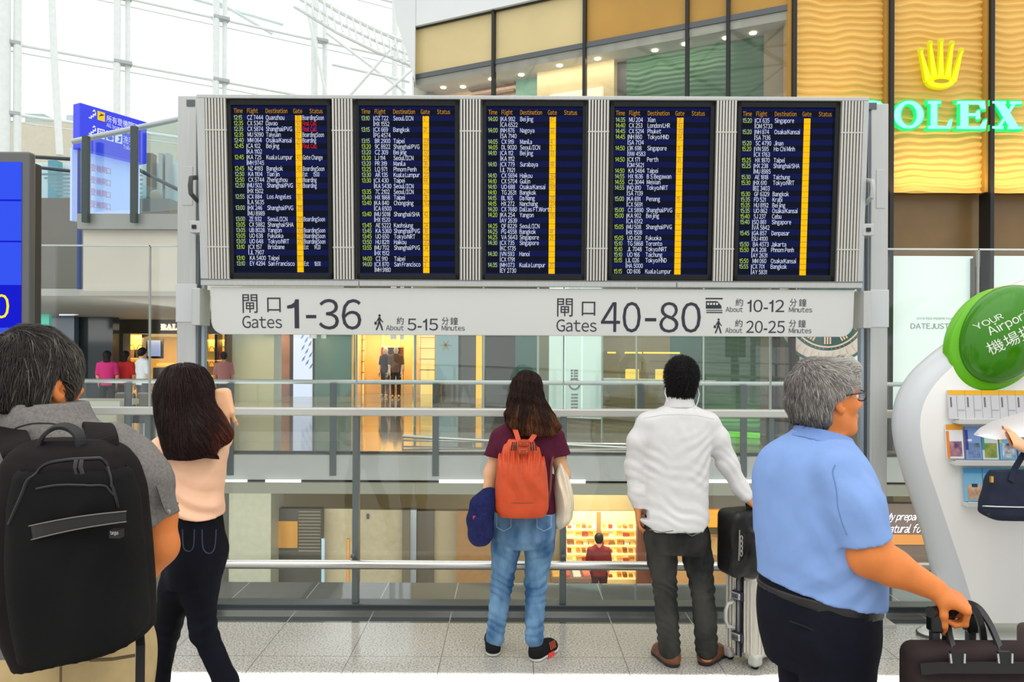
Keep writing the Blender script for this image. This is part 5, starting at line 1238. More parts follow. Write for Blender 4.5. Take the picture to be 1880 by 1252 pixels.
# ---- body pieces
def head(S, c, f, u, k=1.0, neck=0.17, ears=True):
    """skull, face, ears and neck; c between the ears, f where the face looks, u up; returns a local-to-world function"""
    f = vn(f); r = vn(np.cross(f, u)); u = np.cross(r, f); c = np.array(c, float); Ax = [f, r, u]
    def L(a, b, d): return c + k * (a * f + b * r + d * u)
    S.put(ell(L(-0.005, 0, 0.03), (0.096 * k, 0.075 * k, 0.092 * k), Ax)); S.put(ell(L(0.032, 0, -0.04), (0.064 * k, 0.058 * k, 0.078 * k), Ax), 0.03 * k)
    S.put(seg(L(0.07, -0.008, -0.102), L(0.07, 0.008, -0.102), 0.021 * k), 0.03 * k)
    for e in (-1, 1):
        S.put(seg(L(-0.002, e * 0.054, -0.055), L(0.06, e * 0.018, -0.102), 0.016 * k, 0.014 * k), 0.03 * k)
        S.put(ell(L(0.056, e * 0.042, -0.024), (0.024 * k,) * 3), 0.02 * k); S.put(seg(L(0.088, e * 0.014, 0.022), L(0.07, e * 0.05, 0.024), 0.010 * k), 0.016 * k)
        S.cut(ell(L(0.097, e * 0.032, 0.002), (0.016 * k, 0.018 * k, 0.012 * k), Ax), 0.012 * k)
    S.put(seg(L(0.090, 0, 0.010), L(0.118, 0, -0.030), 0.0075 * k, 0.011 * k), 0.009 * k)
    for e in (-1, 1): S.put(ell(L(0.104, e * 0.012, -0.035), (0.010 * k,) * 3), 0.006 * k)
    S.put(seg(L(0.091, -0.018, -0.064), L(0.091, 0.018, -0.064), 0.008 * k), 0.006 * k); S.put(seg(L(0.088, -0.015, -0.077), L(0.088, 0.015, -0.077), 0.009 * k), 0.006 * k)
    S.cut(seg(L(0.101, -0.02, -0.0705), L(0.101, 0.02, -0.0705), 0.0025 * k), 0.003)
    if ears:
        for e in (-1, 1):
            ax = [vn(f - 0.0 * r + 0.25 * u), vn(r * e - 0.35 * f), None]; ax[2] = np.cross(ax[0], ax[1]); ax[1] = np.cross(ax[2], ax[0])
            S.put(ell(L(-0.008, e * 0.079, -0.008), (0.019 * k, 0.0085 * k, 0.033 * k), ax), 0.006); S.put(ell(L(0.0, e * 0.075, -0.034), (0.010 * k, 0.008 * k, 0.012 * k), ax), 0.006)
            S.cut(ell(L(0.001, e * 0.0875, -0.006), (0.010 * k, 0.006 * k, 0.020 * k), ax), 0.004); S.cut(ell(L(0.006, e * 0.083, -0.014), (0.006 * k, 0.008 * k, 0.008 * k), ax), 0.004)
    S.put(seg(L(-0.022, 0, -0.05), L(-0.022, 0, -0.05) + np.array([0, 0, -1]) * neck - f * 0.02, 0.054 * k, 0.060 * k), 0.03)
    return L
def eyes(L, par, k=1.0):
    for e in (-1, 1):
        m = MB(); m.ball(tuple(L(0.0795, e * 0.032, 0.002)), 0.0125 * k, 8); o = m.build('eye', mat('eye_white', (238, 232, 224), 0.25), par, smooth=True)
        m = MB(); m.ball(tuple(L(0.0865, e * 0.032, 0.002)), 0.0068 * k, 8); m.build('iris', mat('iris_brown', (48, 30, 20), 0.15), o, smooth=True)
def hand(S, w, d, n, side, curl=(0.3, 0.4, 0.3), k=1.0, thumb=(0.6, 0.8, -0.15), tcurl=0.3, spread=0.06, grip=None):
    """w wrist, d along the palm, n out of the back of the hand, side towards the thumb; curl = bend at the three finger joints"""
    d = vn(d); n = vn(n - np.dot(n, d) * d); sd = vn(side - np.dot(side, d) * d - np.dot(side, n) * n); w = np.array(w, float)
    def L(a, b, c): return w + k * (a * d + b * sd + c * n)
    for b0, b1 in ((0.017, 0.029), (0.006, 0.010), (-0.006, -0.009), (-0.016, -0.028)):
        S.put(seg(L(0.0, b0, 0), L(0.085 if b1 > -0.02 else 0.076, b1, 0), 0.0165 * k, 0.0125 * k), 0.012)
    S.put(ell(L(0.03, 0.022, -0.010), (0.022 * k,) * 3), 0.015)
    fin = ((0.029, 0.088, 0.042, 0.025, 0.021, 0.0088), (0.010, 0.091, 0.047, 0.029, 0.022, 0.0092), (-0.0095, 0.087, 0.043, 0.027, 0.021, 0.0088), (-0.028, 0.077, 0.034, 0.020, 0.019, 0.0078))
    for i, (b, a, l1, l2, l3, r) in enumerate(fin):
        p = L(a, b, 0.001); sp = spread * (1.5 - i); ang = 0.0; base = vn(d + sd * sp); rr = r * k; c3 = curl[i] if hasattr(curl[0], '__len__') else curl
        for l, c in zip((l1, l2, l3), c3):
            ang += c; dr = base * math.cos(ang) - n * math.sin(ang); q = p + dr * l * k
            S.put(seg(p, q, rr * 1.05, rr * 0.93), 0.004); S.put(ell(p + n * 0.001, (rr * 1.12,) * 3), 0.003); p = q; rr *= 0.93
    t = vn(thumb[0] * d + thumb[1] * sd + thumb[2] * n); p = L(0.022, 0.026, -0.006); rr = 0.0125 * k; cl = 0.0
    for l in (0.040, 0.032, 0.026):
        q = p + t * l * k; S.put(seg(p, q, rr, rr * 0.88), 0.008); p = q; rr *= 0.88; t = vn(t + tcurl * (-n * 0.6 + d * 0.5 - sd * 0.7))
# ---- hair
def hair_mat(name, stops, rough=0.5):
    if name in _M: return _M[name]
    m = bpy.data.materials.new(name); m.use_nodes = True; n = m.node_tree; b = n.nodes['Principled BSDF']
    a = n.nodes.new('ShaderNodeAttribute'); a.attribute_name = 'tone'; r = n.nodes.new('ShaderNodeValToRGB'); n.links.new(a.outputs['Fac'], r.inputs[0])
    while len(r.color_ramp.elements) < len(stops): r.color_ramp.elements.new(0.5)
    for e, (p, c) in zip(r.color_ramp.elements, stops): e.position = p; e.color = (*lin(c), 1)
    n.links.new(r.outputs[0], b.inputs['Base Color']); b.inputs['Roughness'].default_value = rough; b.inputs['Specular IOR Level'].default_value = 0.22
    _M[name] = m; return m
def hair(S, name, m, parent, num, length, comb, tone, keep=None, rad=0.0016, lift=0.004, steps=10, jit=0.25, seed=1, droop=0.0, flat=1.0):
    """a cap (the solid S) overlaid with tapering locks that follow its surface along comb(p)"""
    r = np.random.default_rng(seed); V, Q = S.net(); idx = np.arange(len(V)) if keep is None else np.nonzero(keep(V))[0]
    p = V[r.choice(idx, num)] + r.normal(size=(num, 3)) * S.h * 0.5; L = length * r.uniform(0.55, 1.1, num); st = (L / steps)[:, None]
    wob = r.normal(size=(num, 3)) * jit; wob2 = r.normal(size=(num, 3)) * jit * 1.2; lf = lift * r.uniform(0.2, 1.6, num); pts = []; nr = []
    tn0 = np.asarray(tone(p, r), float)
    for i in range(steps + 1):
        g = S.grad(p); pts.append(p.copy()); nr.append(g); t = i / steps
        d = comb(p) + wob + wob2 * t; d = d - g * (d * g).sum(1, keepdims=True) * flat; d = d / np.maximum(np.linalg.norm(d, axis=1, keepdims=True), 1e-6)
        p = p + d * st; dist = S.sample(p); g = S.grad(p); ok = dist < 0.25
        p = p - g * np.where(ok, np.clip(dist - lf * (0.3 + t), -0.03, 0.03), 0)[:, None] * (1 - droop * t); p[:, 2] -= droop * t * 0.004
    pts = np.stack(pts, 1); nr = np.stack(nr, 1); tg = np.gradient(pts, axis=1); tg /= np.maximum(np.linalg.norm(tg, axis=2, keepdims=True), 1e-9); sd = np.cross(tg, nr)
    sd /= np.maximum(np.linalg.norm(sd, axis=2, keepdims=True), 1e-9)
    tt = np.linspace(0, 1, steps + 1); prof = np.minimum(1, 3 * tt + 0.3) * (1 - tt ** 2.5) + 0.05; w = (rad * r.uniform(0.6, 1.6, num))[:, None] * prof[None]
    ring = np.stack([pts + sd * w[..., None] * 1.6, pts + nr * w[..., None], pts - sd * w[..., None] * 1.6], 2)
    VV = ring.reshape(-1, 3); base = (np.arange(num) * (steps + 1) * 3)[:, None, None]; i = (np.arange(steps) * 3)[None, :, None]; j = np.arange(3)[None, None, :]
    q = np.stack([base + i + j, base + i + (j + 1) % 3, base + i + 3 + (j + 1) % 3, base + i + 3 + j], -1).reshape(-1, 4)
    tn = np.concatenate([np.asarray(tone(V, r), float), np.repeat(tn0 + r.normal(size=num) * 0.08, (steps + 1) * 3)])
    return array_mesh(name, np.concatenate([V, VV]), np.concatenate([Q, q + len(V)]), m, parent, np.clip(tn, 0, 1))
SKIN = mat('skin_tan', (232, 150, 96), 0.5, spec=0.3, var=0.05, vscale=14, bump=0.05, bscale=160)
SKIN2 = mat('skin_peach', (240, 184, 140), 0.5, spec=0.3, var=0.04, vscale=14)
SKIN3 = mat('skin_deep', (222, 130, 66), 0.5, spec=0.3, var=0.06, vscale=14, bump=0.05, bscale=160)
def snap(S, pts, off=0.0):
    """move points onto the surface of a solid"""
    p = np.array([V3(q) for q in pts])
    for _ in range(6): p = p - S.grad(p) * np.clip(S.sample(p) - off, -.05, .05)[:, None]
    return [q for q in p]
def cr(pts, n=6):
    """smooth curve through points"""
    p = [V3(q) for q in pts]; p = [2 * p[0] - p[1]] + p + [2 * p[-1] - p[-2]]; out = []
    for i in range(1, len(p) - 2):
        for k in range(n):
            t = k / n; out.append(.5 * (2 * p[i] + (p[i + 1] - p[i - 1]) * t + (2 * p[i - 1] - 5 * p[i] + 4 * p[i + 1] - p[i + 2]) * t * t + (3 * p[i] - p[i - 1] - 3 * p[i + 1] + p[i + 2]) * t ** 3))
    return out + [p[-2]]
# ---------------------------------------------------------------- people
def person(label, x, y): return thing('person', label, 'person', (x, y, 0))
def rows_px(rows, Y):
    """(cx, py, half width px, half depth m, y shift) measured in the photo at distance Y -> loft rows"""
    out = []
    for cx, py, hw, dp, dy in rows:
        p = P(cx, py, Y + dy); out.append((p.x, p.y, p.z, hw / F_PX * (Y + dy), dp))
    return out
def fabric(name, c, var=0.06, vs=30, bump=0.12, bs=900, rough=0.85, spec=0.15, **k): return mat(name, c, rough, spec=spec, var=var, vscale=vs, bump=bump, bscale=bs, **k)
def denim(name, c, c2, vs=10): return mat(name, c, 0.85, spec=0.12, col2=c2, vscale=vs, bump=0.2, bscale=700, stretch=(1, 1, 0.45))
def shoe(par, heel, toe, w, h, upper, sole, label=None, extra=None):
    heel, toe = np.array(heel, float), np.array(toe, float); d = toe - heel; Ln = np.linalg.norm(d); d = d / Ln; n = np.array([0, 0, 1.0]); sd = np.cross(d, n)
    lo = np.minimum(heel, toe) - 0.08; hi = np.maximum(heel, toe) + 0.08; hi[2] = heel[2] + h + 0.05; lo[2] = heel[2] - 0.01
    def at(a, b, c): return heel + d * (a * Ln) + sd * b + n * c
    S = Solid(lo, hi, 0.005)
    S.put(ell(at(0.14, 0, h * 0.5), (0.045, w * 0.47, h * 0.62), [d, sd, n])); S.put(ell(at(0.5, 0, 0.035), (Ln * 0.45, w * 0.48, h * 0.55), [d, sd, n]), 0.03); S.put(ell(at(0.78, 0, 0.032), (Ln * 0.21, w * 0.47, 0.034), [d, sd, n]), 0.02)
    S.plane(at(0, 0, 0.018), (0, 0, -1)); o = skin(S, 'shoe', upper, par)
    S = Solid(lo, hi, 0.005); S.put(seg(at(0.16, 0, 0.014), at(0.5, 0, 0.014), w * 0.44, w * 0.42)); S.put(seg(at(0.5, 0, 0.014), at(0.83, 0, 0.014), w * 0.42, w * 0.47), 0.02)
    S.plane(at(0, 0, 0.026), (0, 0, 1)); S.plane(at(0, 0, 0.001), (0, 0, -1)); skin(S, 'sole', sole, o); return o, at

# ======== woman with the orange backpack (facing the board)
def woman_orange():
    Y = 4.27; s = F_PX / Y
    T = person('woman in plum T-shirt and blue jeans with an orange leather backpack, facing the board', xpx(962, Y), Y)
    A = np.array
    hc = PP(967, 722, Y) + A([0, 0.0, 0]); f = vn((0.05, 0.95, 0.22)); u = vn((0, -0.22, 0.97))
    sh_l, el_l, wr_l = PP(912, 806, Y), PP(902, 868, Y + .02), PP(893, 928, Y - .02)
    sh_r, el_r, wr_r = PP(1026, 806, Y), PP(1033, 872, Y + .03), PP(1026, 915, Y - .05) + A([0, 0.22, 0])
    hipl, knl, anl = PP(934, 968, Y), PP(922, 1066, Y + .01), PP(909, 1168, Y - .03)
    hipr, knr, anr = PP(990, 968, Y), PP(984, 1066, Y), PP(981, 1168, Y - .10)
    S = Solid((-0.28, 3.9, 0.02), (0.42, 4.65, 1.62), 0.006)
    L = head(S, hc, f, u, 0.97)
    S.put(loft(rows_px([(966, 770, 18, .055, 0), (967, 790, 52, .075, 0), (967, 830, 46, .09, 0), (966, 900, 43, .085, 0), (964, 960, 48, .095, 0)], Y)), 0.03)
    chain(S, [sh_l + A([.02, 0, -.02]), el_l, wr_l], [.036, .040, .028], .02); chain(S, [sh_r + A([-.02, 0, -.02]), el_r, wr_r], [.036, .042, .03], .02)
    hand(S, wr_l, (0.05, 0.1, -1), (-1, 0, 0), (0, 1, 0), (0.5, 0.7, 0.4), 0.92)
    hand(S, wr_r, (0.1, 1, 0.1), (0.9, 0, 0.5), (-0.5, 0, 1), (0.5, 0.6, 0.4), 0.92)
    for a, b, c in ((hipl, knl, anl), (hipr, knr, anr)): chain(S, [a, b, c + A([0, .01, -.0])], [.06, .042, .034], .03)
    skin(S, 'body', SKIN2, T); eyes(L, T, .97)
    # T-shirt
    S = Solid((-0.28, 4.0, 0.70), (0.42, 4.5, 1.42), 0.006)
    S.put(loft(rows_px([(966, 766, 20, .062, .01), (967, 777, 40, .08, 0), (968, 792, 60, .09, 0), (968, 812, 62, .10, 0), (967, 840, 55, .105, 0), (966, 880, 51, .10, 0), (965, 915, 53, .105, 0), (964, 950, 57, .112, 0)], Y), 0, 2.5))
    chain(S, [sh_l + A([.02, 0, .005]), PP(906, 842, Y)], [.052, .060], .025); chain(S, [sh_r + A([-.02, 0, .005]), PP(1031, 840, Y)], [.052, .058], .025)
    S.plane(PP(905, 838, Y), (-.15, 0, -1), (-.28, 4, 1.0), (PP(918, 0, Y)[0], 4.5, 1.2)); S.plane(PP(1030, 836, Y), (.2, 0, -1), (PP(1019, 0, Y)[0], 4, 1.0), (.42, 4.5, 1.2))
    S.plane(PP(964, 944, Y), (0.03, 0, -1)); S.folds(PP(966, 860, Y), (.25, .2, .2), (10, 0, 45), .003); S.folds(PP(1020, 840, Y - .1), .1, (50, 0, 50), .003)
    skin(S, 'shirt', fabric('plum_jersey', (86, 30, 52), .08), T)
    # jeans
    S = Solid((-0.22, 4.0, 0.02), (0.36, 4.5, 0.86), 0.006)
    S.put(loft(rows_px([(964, 938, 56, .112, 0), (963, 960, 58, .125, -.005), (962, 985, 57, .128, -.01), (961, 1003, 52, .10, 0)], Y), 0, 2.4))
    for a, b, c, w in ((hipl, knl, anl, 0), (hipr, knr, anr, 1)):
        k1 = PP(*((929, 1005), (990, 1005))[w], Y); chain(S, [a, k1, b, c], [.085, .081, .062, .049], .02)
        S.put(seg(c + A([0, 0, .01]), c + A([0, 0, -.012]), .051, .051), .006)
        for q, r_, am in ((b + A([0, -.03, -.02]), .10, .009), (c + A([0, 0, .06]), .08, .007), (a + A([0, -.08, -.10]), .09, .005)): S.folds(q, r_, (45 - 90 * w, 10, 130), am * .8, 1.6, w)
    S.cut(seg(PP(961, 1002, Y - .17), PP(961, 975, Y - .17), .012, .004), .02)
    for a in (anl, anr): S.plane(a + A([0, 0, -.055]), (0, 0, -1), a - .08, a + .08)
    J = skin(S, 'jeans', denim('blue_denim', (52, 90, 130), (116, 154, 188)), T)
    m = MB()
    for cx, dx in ((925, 0), (999, 0)):
        for px0 in (cx - 13, cx + 13): m.strip([PP(px0, 946, Y - .128), PP(px0, 968, Y - .136)], .003, .004, (0, -1, 0))
        m.strip([PP(cx - 13, 968, Y - .136), PP(cx, 975, Y - .138), PP(cx + 13, 968, Y - .136)], .003, .004, (0, -1, 0)); m.strip([PP(cx - 13, 946, Y - .128), PP(cx + 13, 946, Y - .128)], .003, .004, (0, -1, 0))
    m.build('pocket_seam', mat('denim_thread', (150, 180, 205), .8), J)
    ws = mat('white_sole', (226, 222, 212), .6); bk = fabric('black_knit', (26, 26, 28), .2)
    shoe(T, (xpx(909, 4.29), 4.20, 0), (xpx(904, 4.45), 4.45, 0), .088, .10, bk, ws)
    o, at = shoe(T, (xpx(980, 4.22), 4.14, 0), (xpx(980, 4.22) + .13, 4.32, 0), .088, .10, bk, ws)
    m = MB(); m.strip([at(.42, .043, .012), at(.62, .045, .012)], .026, .006, (0, 0, 1)); m.v = [tuple(v) for v in m.v]
    mm = MB(); a, b = at(.40, .046, .002), at(.64, .048, .002); mm.add([a, b, b + A([0, 0, .024]), a + A([0, 0, .024]), a - A([.004, -.004, 0]), b - A([.004, -.004, 0]), b + A([-.004, .004, .024]), a + A([-.004, .004, .024])], [(0, 1, 2, 3), (7, 6, 5, 4), (0, 4, 5, 1), (1, 5, 6, 2), (2, 6, 7, 3), (3, 7, 4, 0)]); mm.build('sole_block', mat('neon_red', (250, 70, 60), .5), o)
    m = MB()
    for k in range(4): t = .50 + .07 * k; m.strip([at(t, .046, .04), at(t + .03, .03, .075)], .006, .004, (0.6, -.6, 0.3))
    m.build('side_stripes', mat('rust_print', (190, 80, 50), .6), o)
    # hair
    S = Solid((-.12, 4.0, 1.15), (.36, 4.5, 1.62), 0.006)
    S.put(ell(hc + A([0, -.012, .03]), (.083, .105, .099))); S.put(loft(rows_px([(967, 700, 20, .08, -.02), (966, 722, 29, .085, -.035), (969, 745, 37, .08, -.05), (974, 765, 44, .07, -.075), (980, 780, 45, .05, -.095), (984, 797, 32, .03, -.11)], Y), 0, 2.2), .03)
    S.cut(ell(hc + A([0, .14, -.05]), (.075, .11, .13)), .02); S.rough(.003, 60, 3)
    def comb(p): d = np.zeros_like(p); d[:, 2] = -1; d[:, 0] = (p[:, 0] - hc[0] - .02) * 2.2; d[:, 1] = -.5 * (p[:, 2] > hc[2] + .08); return d
    def tone(p, r): return np.clip(.15 + .75 * np.clip((hc[2] + .02 - p[:, 2]) / .2, 0, 1) + r.normal(size=len(p)) * .14 + .25 * np.sin(p[:, 0] * 70) * (p[:, 2] < hc[2]), 0, 1)
    hair(S, 'hair', hair_mat('brown_hair', ((0, (26, 18, 16)), (.45, (62, 34, 20)), (1, (128, 78, 46)))), T, 8000, .19, comb, tone, rad=.0009, lift=.004, steps=14, jit=.09, seed=5, keep=lambda V: (V[:, 1] < hc[1] + .06))
    # backpack
    B = thing('backpack', 'orange leather drawstring backpack on the back of the woman in jeans', 'backpack', tuple(PP(958, 945, Y - .2)))
    by = Y - .175; S = Solid((-.14, 3.93, .72), (.24, 4.3, 1.26), .005)
    lea = mat('orange_leather', (206, 78, 36), .42, spec=.4, var=.08, vscale=12, bump=.15, bscale=350)
    R = rows_px([(956, 806, 22, .03, .05), (956, 822, 33, .05, .03), (957, 845, 43, .07, .01), (958, 880, 47.5, .078, 0), (958, 915, 49, .08, 0), (958, 938, 47, .078, 0), (958, 947, 42, .07, 0)], by)
    S.put(loft(R, 0, 2.8))
    for q in (926, 938, 972, 983, 994): S.cut(seg(PP(lerp(956, q, .75), 806, by - .055), PP(q, 872, by - .092), .016, .006), .010)
    S.folds(PP(957, 838, by - .06), (.16, .14, .055), (230, 0, 0), .010, .2, 1.2); S.folds(PP(958, 890, by - .07), (.13, .1, .08), (60, 0, 25), .004); bd = skin(S, 'body', lea, B)
    m = MB(); m.tube([PP(911, 921, by - .03)] + [PP(958 + 49.3 * math.sin(t), 923, by - .081 * math.cos(t) ** .8) for t in np.linspace(-1.3, 1.3, 16)] + [PP(1006, 921, by - .03)], .003, 6); m.build('bottom_seam', mat('leather_seam', (150, 56, 28), .5), bd, smooth=True)
    for x0, x1, y0, y1, dy in ((952, 971, 808, 820, -.035), (951, 970, 823, 834, -.055)):
        m = MB(); a = PP((x0 + x1) / 2, (y0 + y1) / 2, by + dy - .01); S = Solid(a - .07, a + .07, .004); S.put(rbox(a, ((x1 - x0) / 2 / s, .012, (y1 - y0) / 2 / s), None, .008)); q = skin(S, 'leather_patch', mat('dark_orange_leather', (170, 62, 30), .4, spec=.4), B)
        m = MB()
        for e in (-6, 6): m.ball(tuple(a + A([e / s, -.013, 0])), .003, 5)
        m.build('rivet', mat('brass', (220, 170, 80), .3, .8), q, smooth=True)
    m = MB()
    for q in (941, 944.5, 948, 974, 978, 982): m.tube([PP(q, 812, by - .01), PP(q + (q - 958) * .06, 818, by - .055), PP(q + (q - 958) * .1, 827, by - .045)], .0035, 6)
    m.build('cord_loops', mat('dark_cord', (52, 36, 24), .6), B, smooth=True)
    for pts, w in (([PP(953, 812, by + .01), PP(948, 795, by + .03), PP(940, 772, Y - .085), PP(934, 766, Y - .03), PP(930, 772, Y + .06)], .026), ([PP(972, 812, by + .01), PP(984, 795, by + .04), PP(1000, 778, Y - .085), PP(1006, 772, Y - .02), PP(1008, 780, Y + .06)], .026)):
        MB().strip(pts, w, .005, (0, -1, .25)).build('strap', lea, B)
    m = MB(); m.strip([PP(1003, 935, by + .03), PP(1010, 900, by + .04), PP(1013, 850, by + .08), PP(1018, 820, by + .14)], .012, .005, (.3, -1, 0)); m.build('side_strap', mat('dark_strap', (110, 46, 28), .5), B)
    # navy neck pillow hanging at her left
    S = Solid((-.34, 3.95, .62), (0, 4.45, 1.04), .006); Z = thing('neck_pillow', 'navy plush neck pillow with a small red tag hanging beside the orange backpack', 'pillow', tuple(PP(884, 1000, 4.1)))
    chain(S, [PP(898, 914, 4.12), PP(886, 930, 4.09), PP(880, 955, 4.08), PP(882, 978, 4.1)], [.058, .066, .066, .066], .02); chain(S, [PP(882, 978, 4.1), PP(884, 976, 4.22), PP(892, 950, 4.28)], [.066, .06, .055], .02)
    S.rough(.002, 50, 2); o = skin(S, 'pillow', fabric('navy_plush', (30, 36, 84), .25, 60, .5, 300), Z); a = PP(871, 951, 4.022)
    MB().box(a[0] - .008, a[0] + .008, a[1] - .004, a[1] + .006, a[2] - .012, a[2] + .012).build('tag', mat('red_tag', (220, 40, 60), .6), Z)
    # cream cardigan over her right forearm
    Z = thing('cardigan', 'cream cardigan draped over the right forearm of the woman with the orange backpack', 'cardigan', tuple(PP(1032, 965, 4.3)))
    S = Solid((.2, 4.05, .68), (.42, 4.6, 1.12), .006)
    S.put(loft(rows_px([(1026, 848, 4, .05, .02), (1030, 870, 12, .09, .03), (1034, 900, 17, .12, .03), (1035, 935, 17, .12, .03), (1028, 962, 12, .09, .03), (1024, 968, 6, .06, .03)], Y), 0, 2.2)); S.folds(PP(1034, 910, Y - .08), (.1, .12, .2), (140, 60, 15), .005)
    skin(S, 'cloth', fabric('cream_knit', (238, 226, 200), .03), Z)
woman_orange()

# ======== man in the white shirt
def man_white():
    Y = 4.12; s = F_PX / Y; A = np.array
    T = person('man in white long-sleeved shirt and charcoal jeans looking up at the board', xpx(1250, Y), Y)
    hc = PP(1250, 697, Y + .02); u = vn((0.0, -0.42, 0.91)); f = vn((0.12, 0.91, 0.42))
    shl, ell_, wrl = PP(1180, 778, Y), PP(1166, 858, Y + .02), PP(1171, 928, Y)
    shr, elr, wrr = PP(1309, 778, Y), PP(1336, 852, Y + .01), PP(1372, 913, Y - .02)
    hipl, knl, anl = PP(1212, 985, Y), PP(1221, 1078, Y + .01), PP(1229, 1190, Y - .02); hipr, knr, anr = PP(1273, 985, Y), PP(1289, 1078, Y), PP(1297, 1190, Y - .02)
    S = Solid((.58, 3.8, .02), (1.38, 4.5, 1.76), .006); L = head(S, hc, f, u, .97)
    S.put(loft(rows_px([(1248, 745, 20, .06, 0), (1246, 770, 60, .085, 0), (1243, 830, 52, .10, 0), (1240, 950, 52, .10, 0)], Y)), .03)
    chain(S, [shl + A([.03, 0, -.02]), ell_, wrl], [.036, .036, .028], .02); chain(S, [shr + A([-.03, 0, -.02]), elr, wrr], [.036, .036, .028], .02)
    hand(S, wrl, (0.05, .15, -1), (-1, .1, 0), (0.1, 1, 0.1), (.3, .5, .3), 1.0); hand(S, wrr, (.75, .1, -.55), (.3, -.75, .6), (.2, .7, .6), (.9, 1.0, .6), 1.0, (.3, .7, -.5), .5)
    for a, b, c in ((hipl, knl, anl), (hipr, knr, anr)): chain(S, [a, b, c + A([0, 0, -.04])], [.06, .045, .035], .03)
    skin(S, 'body', SKIN, T); eyes(L, T)
    # shirt
    S = Solid((.58, 3.9, .70), (1.36, 4.4, 1.50), .006)
    S.put(loft(rows_px([(1249, 743, 24, .07, .01), (1248, 752, 44, .08, 0), (1246, 764, 66, .095, 0), (1244, 790, 68, .11, 0), (1243, 830, 61, .115, 0), (1240, 884, 59.5, .115, 0), (1238, 925, 61, .12, 0), (1237, 950, 63.5, .128, 0), (1237, 972, 62, .128, 0)], Y), 0, 2.6))
    S.put(loft(rows_px([(1248, 738, 22, .064, .01), (1248, 752, 26, .07, .01)], Y), 0, 2.2), .008)
    chain(S, [shl + A([.03, 0, .01]), PP(1172, 810, Y), ell_, PP(1168, 905, Y), PP(1171, 926, Y)], [.055, .058, .055, .040, .034], .03)
    chain(S, [shr + A([-.03, 0, .01]), PP(1317, 805, Y), elr, PP(1360, 896, Y), PP(1370, 911, Y - .02)], [.055, .060, .054, .042, .038], .03)
    S.plane(PP(1171, 932, Y), (.05, 0, -1), (.58, 3.9, .8), (PP(1188, 0, Y)[0], 4.4, .9)); S.plane(PP(1373, 916, Y), (.8, 0, -.6), (PP(1345, 0, Y)[0], 3.9, .8), (1.36, 4.4, .95))
    # shirt-tail hem : scooped at the sides
    S.cut(ell(PP(1168, 985, Y), (.10, .4, .085)), .01); S.cut(ell(PP(1308, 985, Y), (.09, .4, .085)), .01); S.plane(PP(1240, 969, Y), (0, 0, -1))
    for c, R, k, a, sd in ((PP(1240, 930, Y - .1), (.2, .12, .12), (45, 0, 95), .004, 1), (PP(1285, 840, Y - .1), (.1, .12, .14), (-75, 0, 90), .005, 2), (PP(1195, 840, Y - .1), (.08, .1, .14), (80, 0, 80), .0035, 3), (PP(1245, 775, Y - .1), (.08, .1, .1), (95, 0, 10), .005, 4),
                           (ell_, .10, (40, 20, 130), .005, 5), (elr, .11, (90, 20, 110), .005, 6), (PP(1362, 900, Y), .07, (80, 20, 80), .006, 7), (PP(1170, 905, Y), .07, (20, 20, 120), .005, 8), (PP(1240, 880, Y - .1), (.2, .1, .1), (30, 0, 90), .003, 9)): S.folds(c, R, k, a * .6, 1.3, sd)
    sh = skin(S, 'shirt', fabric('white_cotton', (222, 221, 220), .02, 20, .08, 1200), T)
    S3 = Solid((.75, 3.95, 1.34), (1.05, 4.3, 1.50), .004); S3.put(loft(rows_px([(1248, 726, 22.5, .068, .012), (1248, 737, 25.5, .075, .008), (1248, 747, 29, .083, .004)], Y), 0, 2.2)); S3.cut(loft(rows_px([(1248, 722, 19.5, .06, .012), (1248, 740, 20.5, .063, .01)], Y))); skin(S3, 'collar', fabric('white_collar', (216, 215, 214), .02, 20, .08, 1200), sh)
    m = MB(); m.strip([PP(1181, 768, Y - .108), PP(1215, 762, Y - .112), PP(1248, 761, Y - .113), PP(1280, 763, Y - .112), PP(1312, 770, Y - .106)], .003, .003, (0, -1, 0)); m.build('yoke_seam', mat('white_seam', (196, 195, 194), .8), sh)
    # jeans
    S = Solid((.60, 3.9, .02), (1.20, 4.4, .84), .006)
    S.put(loft(rows_px([(1240, 945, 55, .11, 0), (1241, 965, 57, .12, 0), (1243, 990, 58, .125, -.005), (1245, 1012, 52, .10, 0)], Y), 0, 2.4))
    for a, b, c, w in ((hipl, knl, anl, 0), (hipr, knr, anr, 1)):
        k1 = PP(*((1216, 1030), (1282, 1030))[w], Y); chain(S, [a, k1, b, PP(*((1224, 1130), (1294, 1130))[w], Y), c], [.086, .078, .062, .060, .060], .02)
        for q, r_, am in ((b + A([0, -.03, 0]), (.09, .09, .09), .007), (c + A([0, 0, .07]), .09, .006), (k1, .09, .003)): S.folds(q, r_, (50 - 100 * w, 10, 130), am * 1.2, 1.6, w)
        S.plane(c + A([0, 0, -.052]), (0.1, 0.15, -1), c - .09, c + .09)
    S.cut(seg(PP(1244, 1010, Y - .16), PP(1244, 978, Y - .16), .012, .004), .02)
    J = skin(S, 'jeans', denim('charcoal_denim', (24, 26, 28), (58, 58, 55), 7), T); m = MB()
    m.strip([PP(1256, 976, Y - .132), PP(1270, 984, Y - .134), PP(1290, 976, Y - .125)], .003, .004, (0, -1, 0)); m.strip([PP(1192, 972, Y - .126), PP(1215, 977, Y - .134), PP(1236, 974, Y - .132)], .003, .004, (0, -1, 0)); m.build('pocket_seam', mat('grey_thread', (112, 112, 104), .8), J)
    bl_ = mat('brown_leather', (112, 66, 42), .35, spec=.5, var=.15, vscale=10); so = mat('dark_sole', (40, 32, 28), .6)
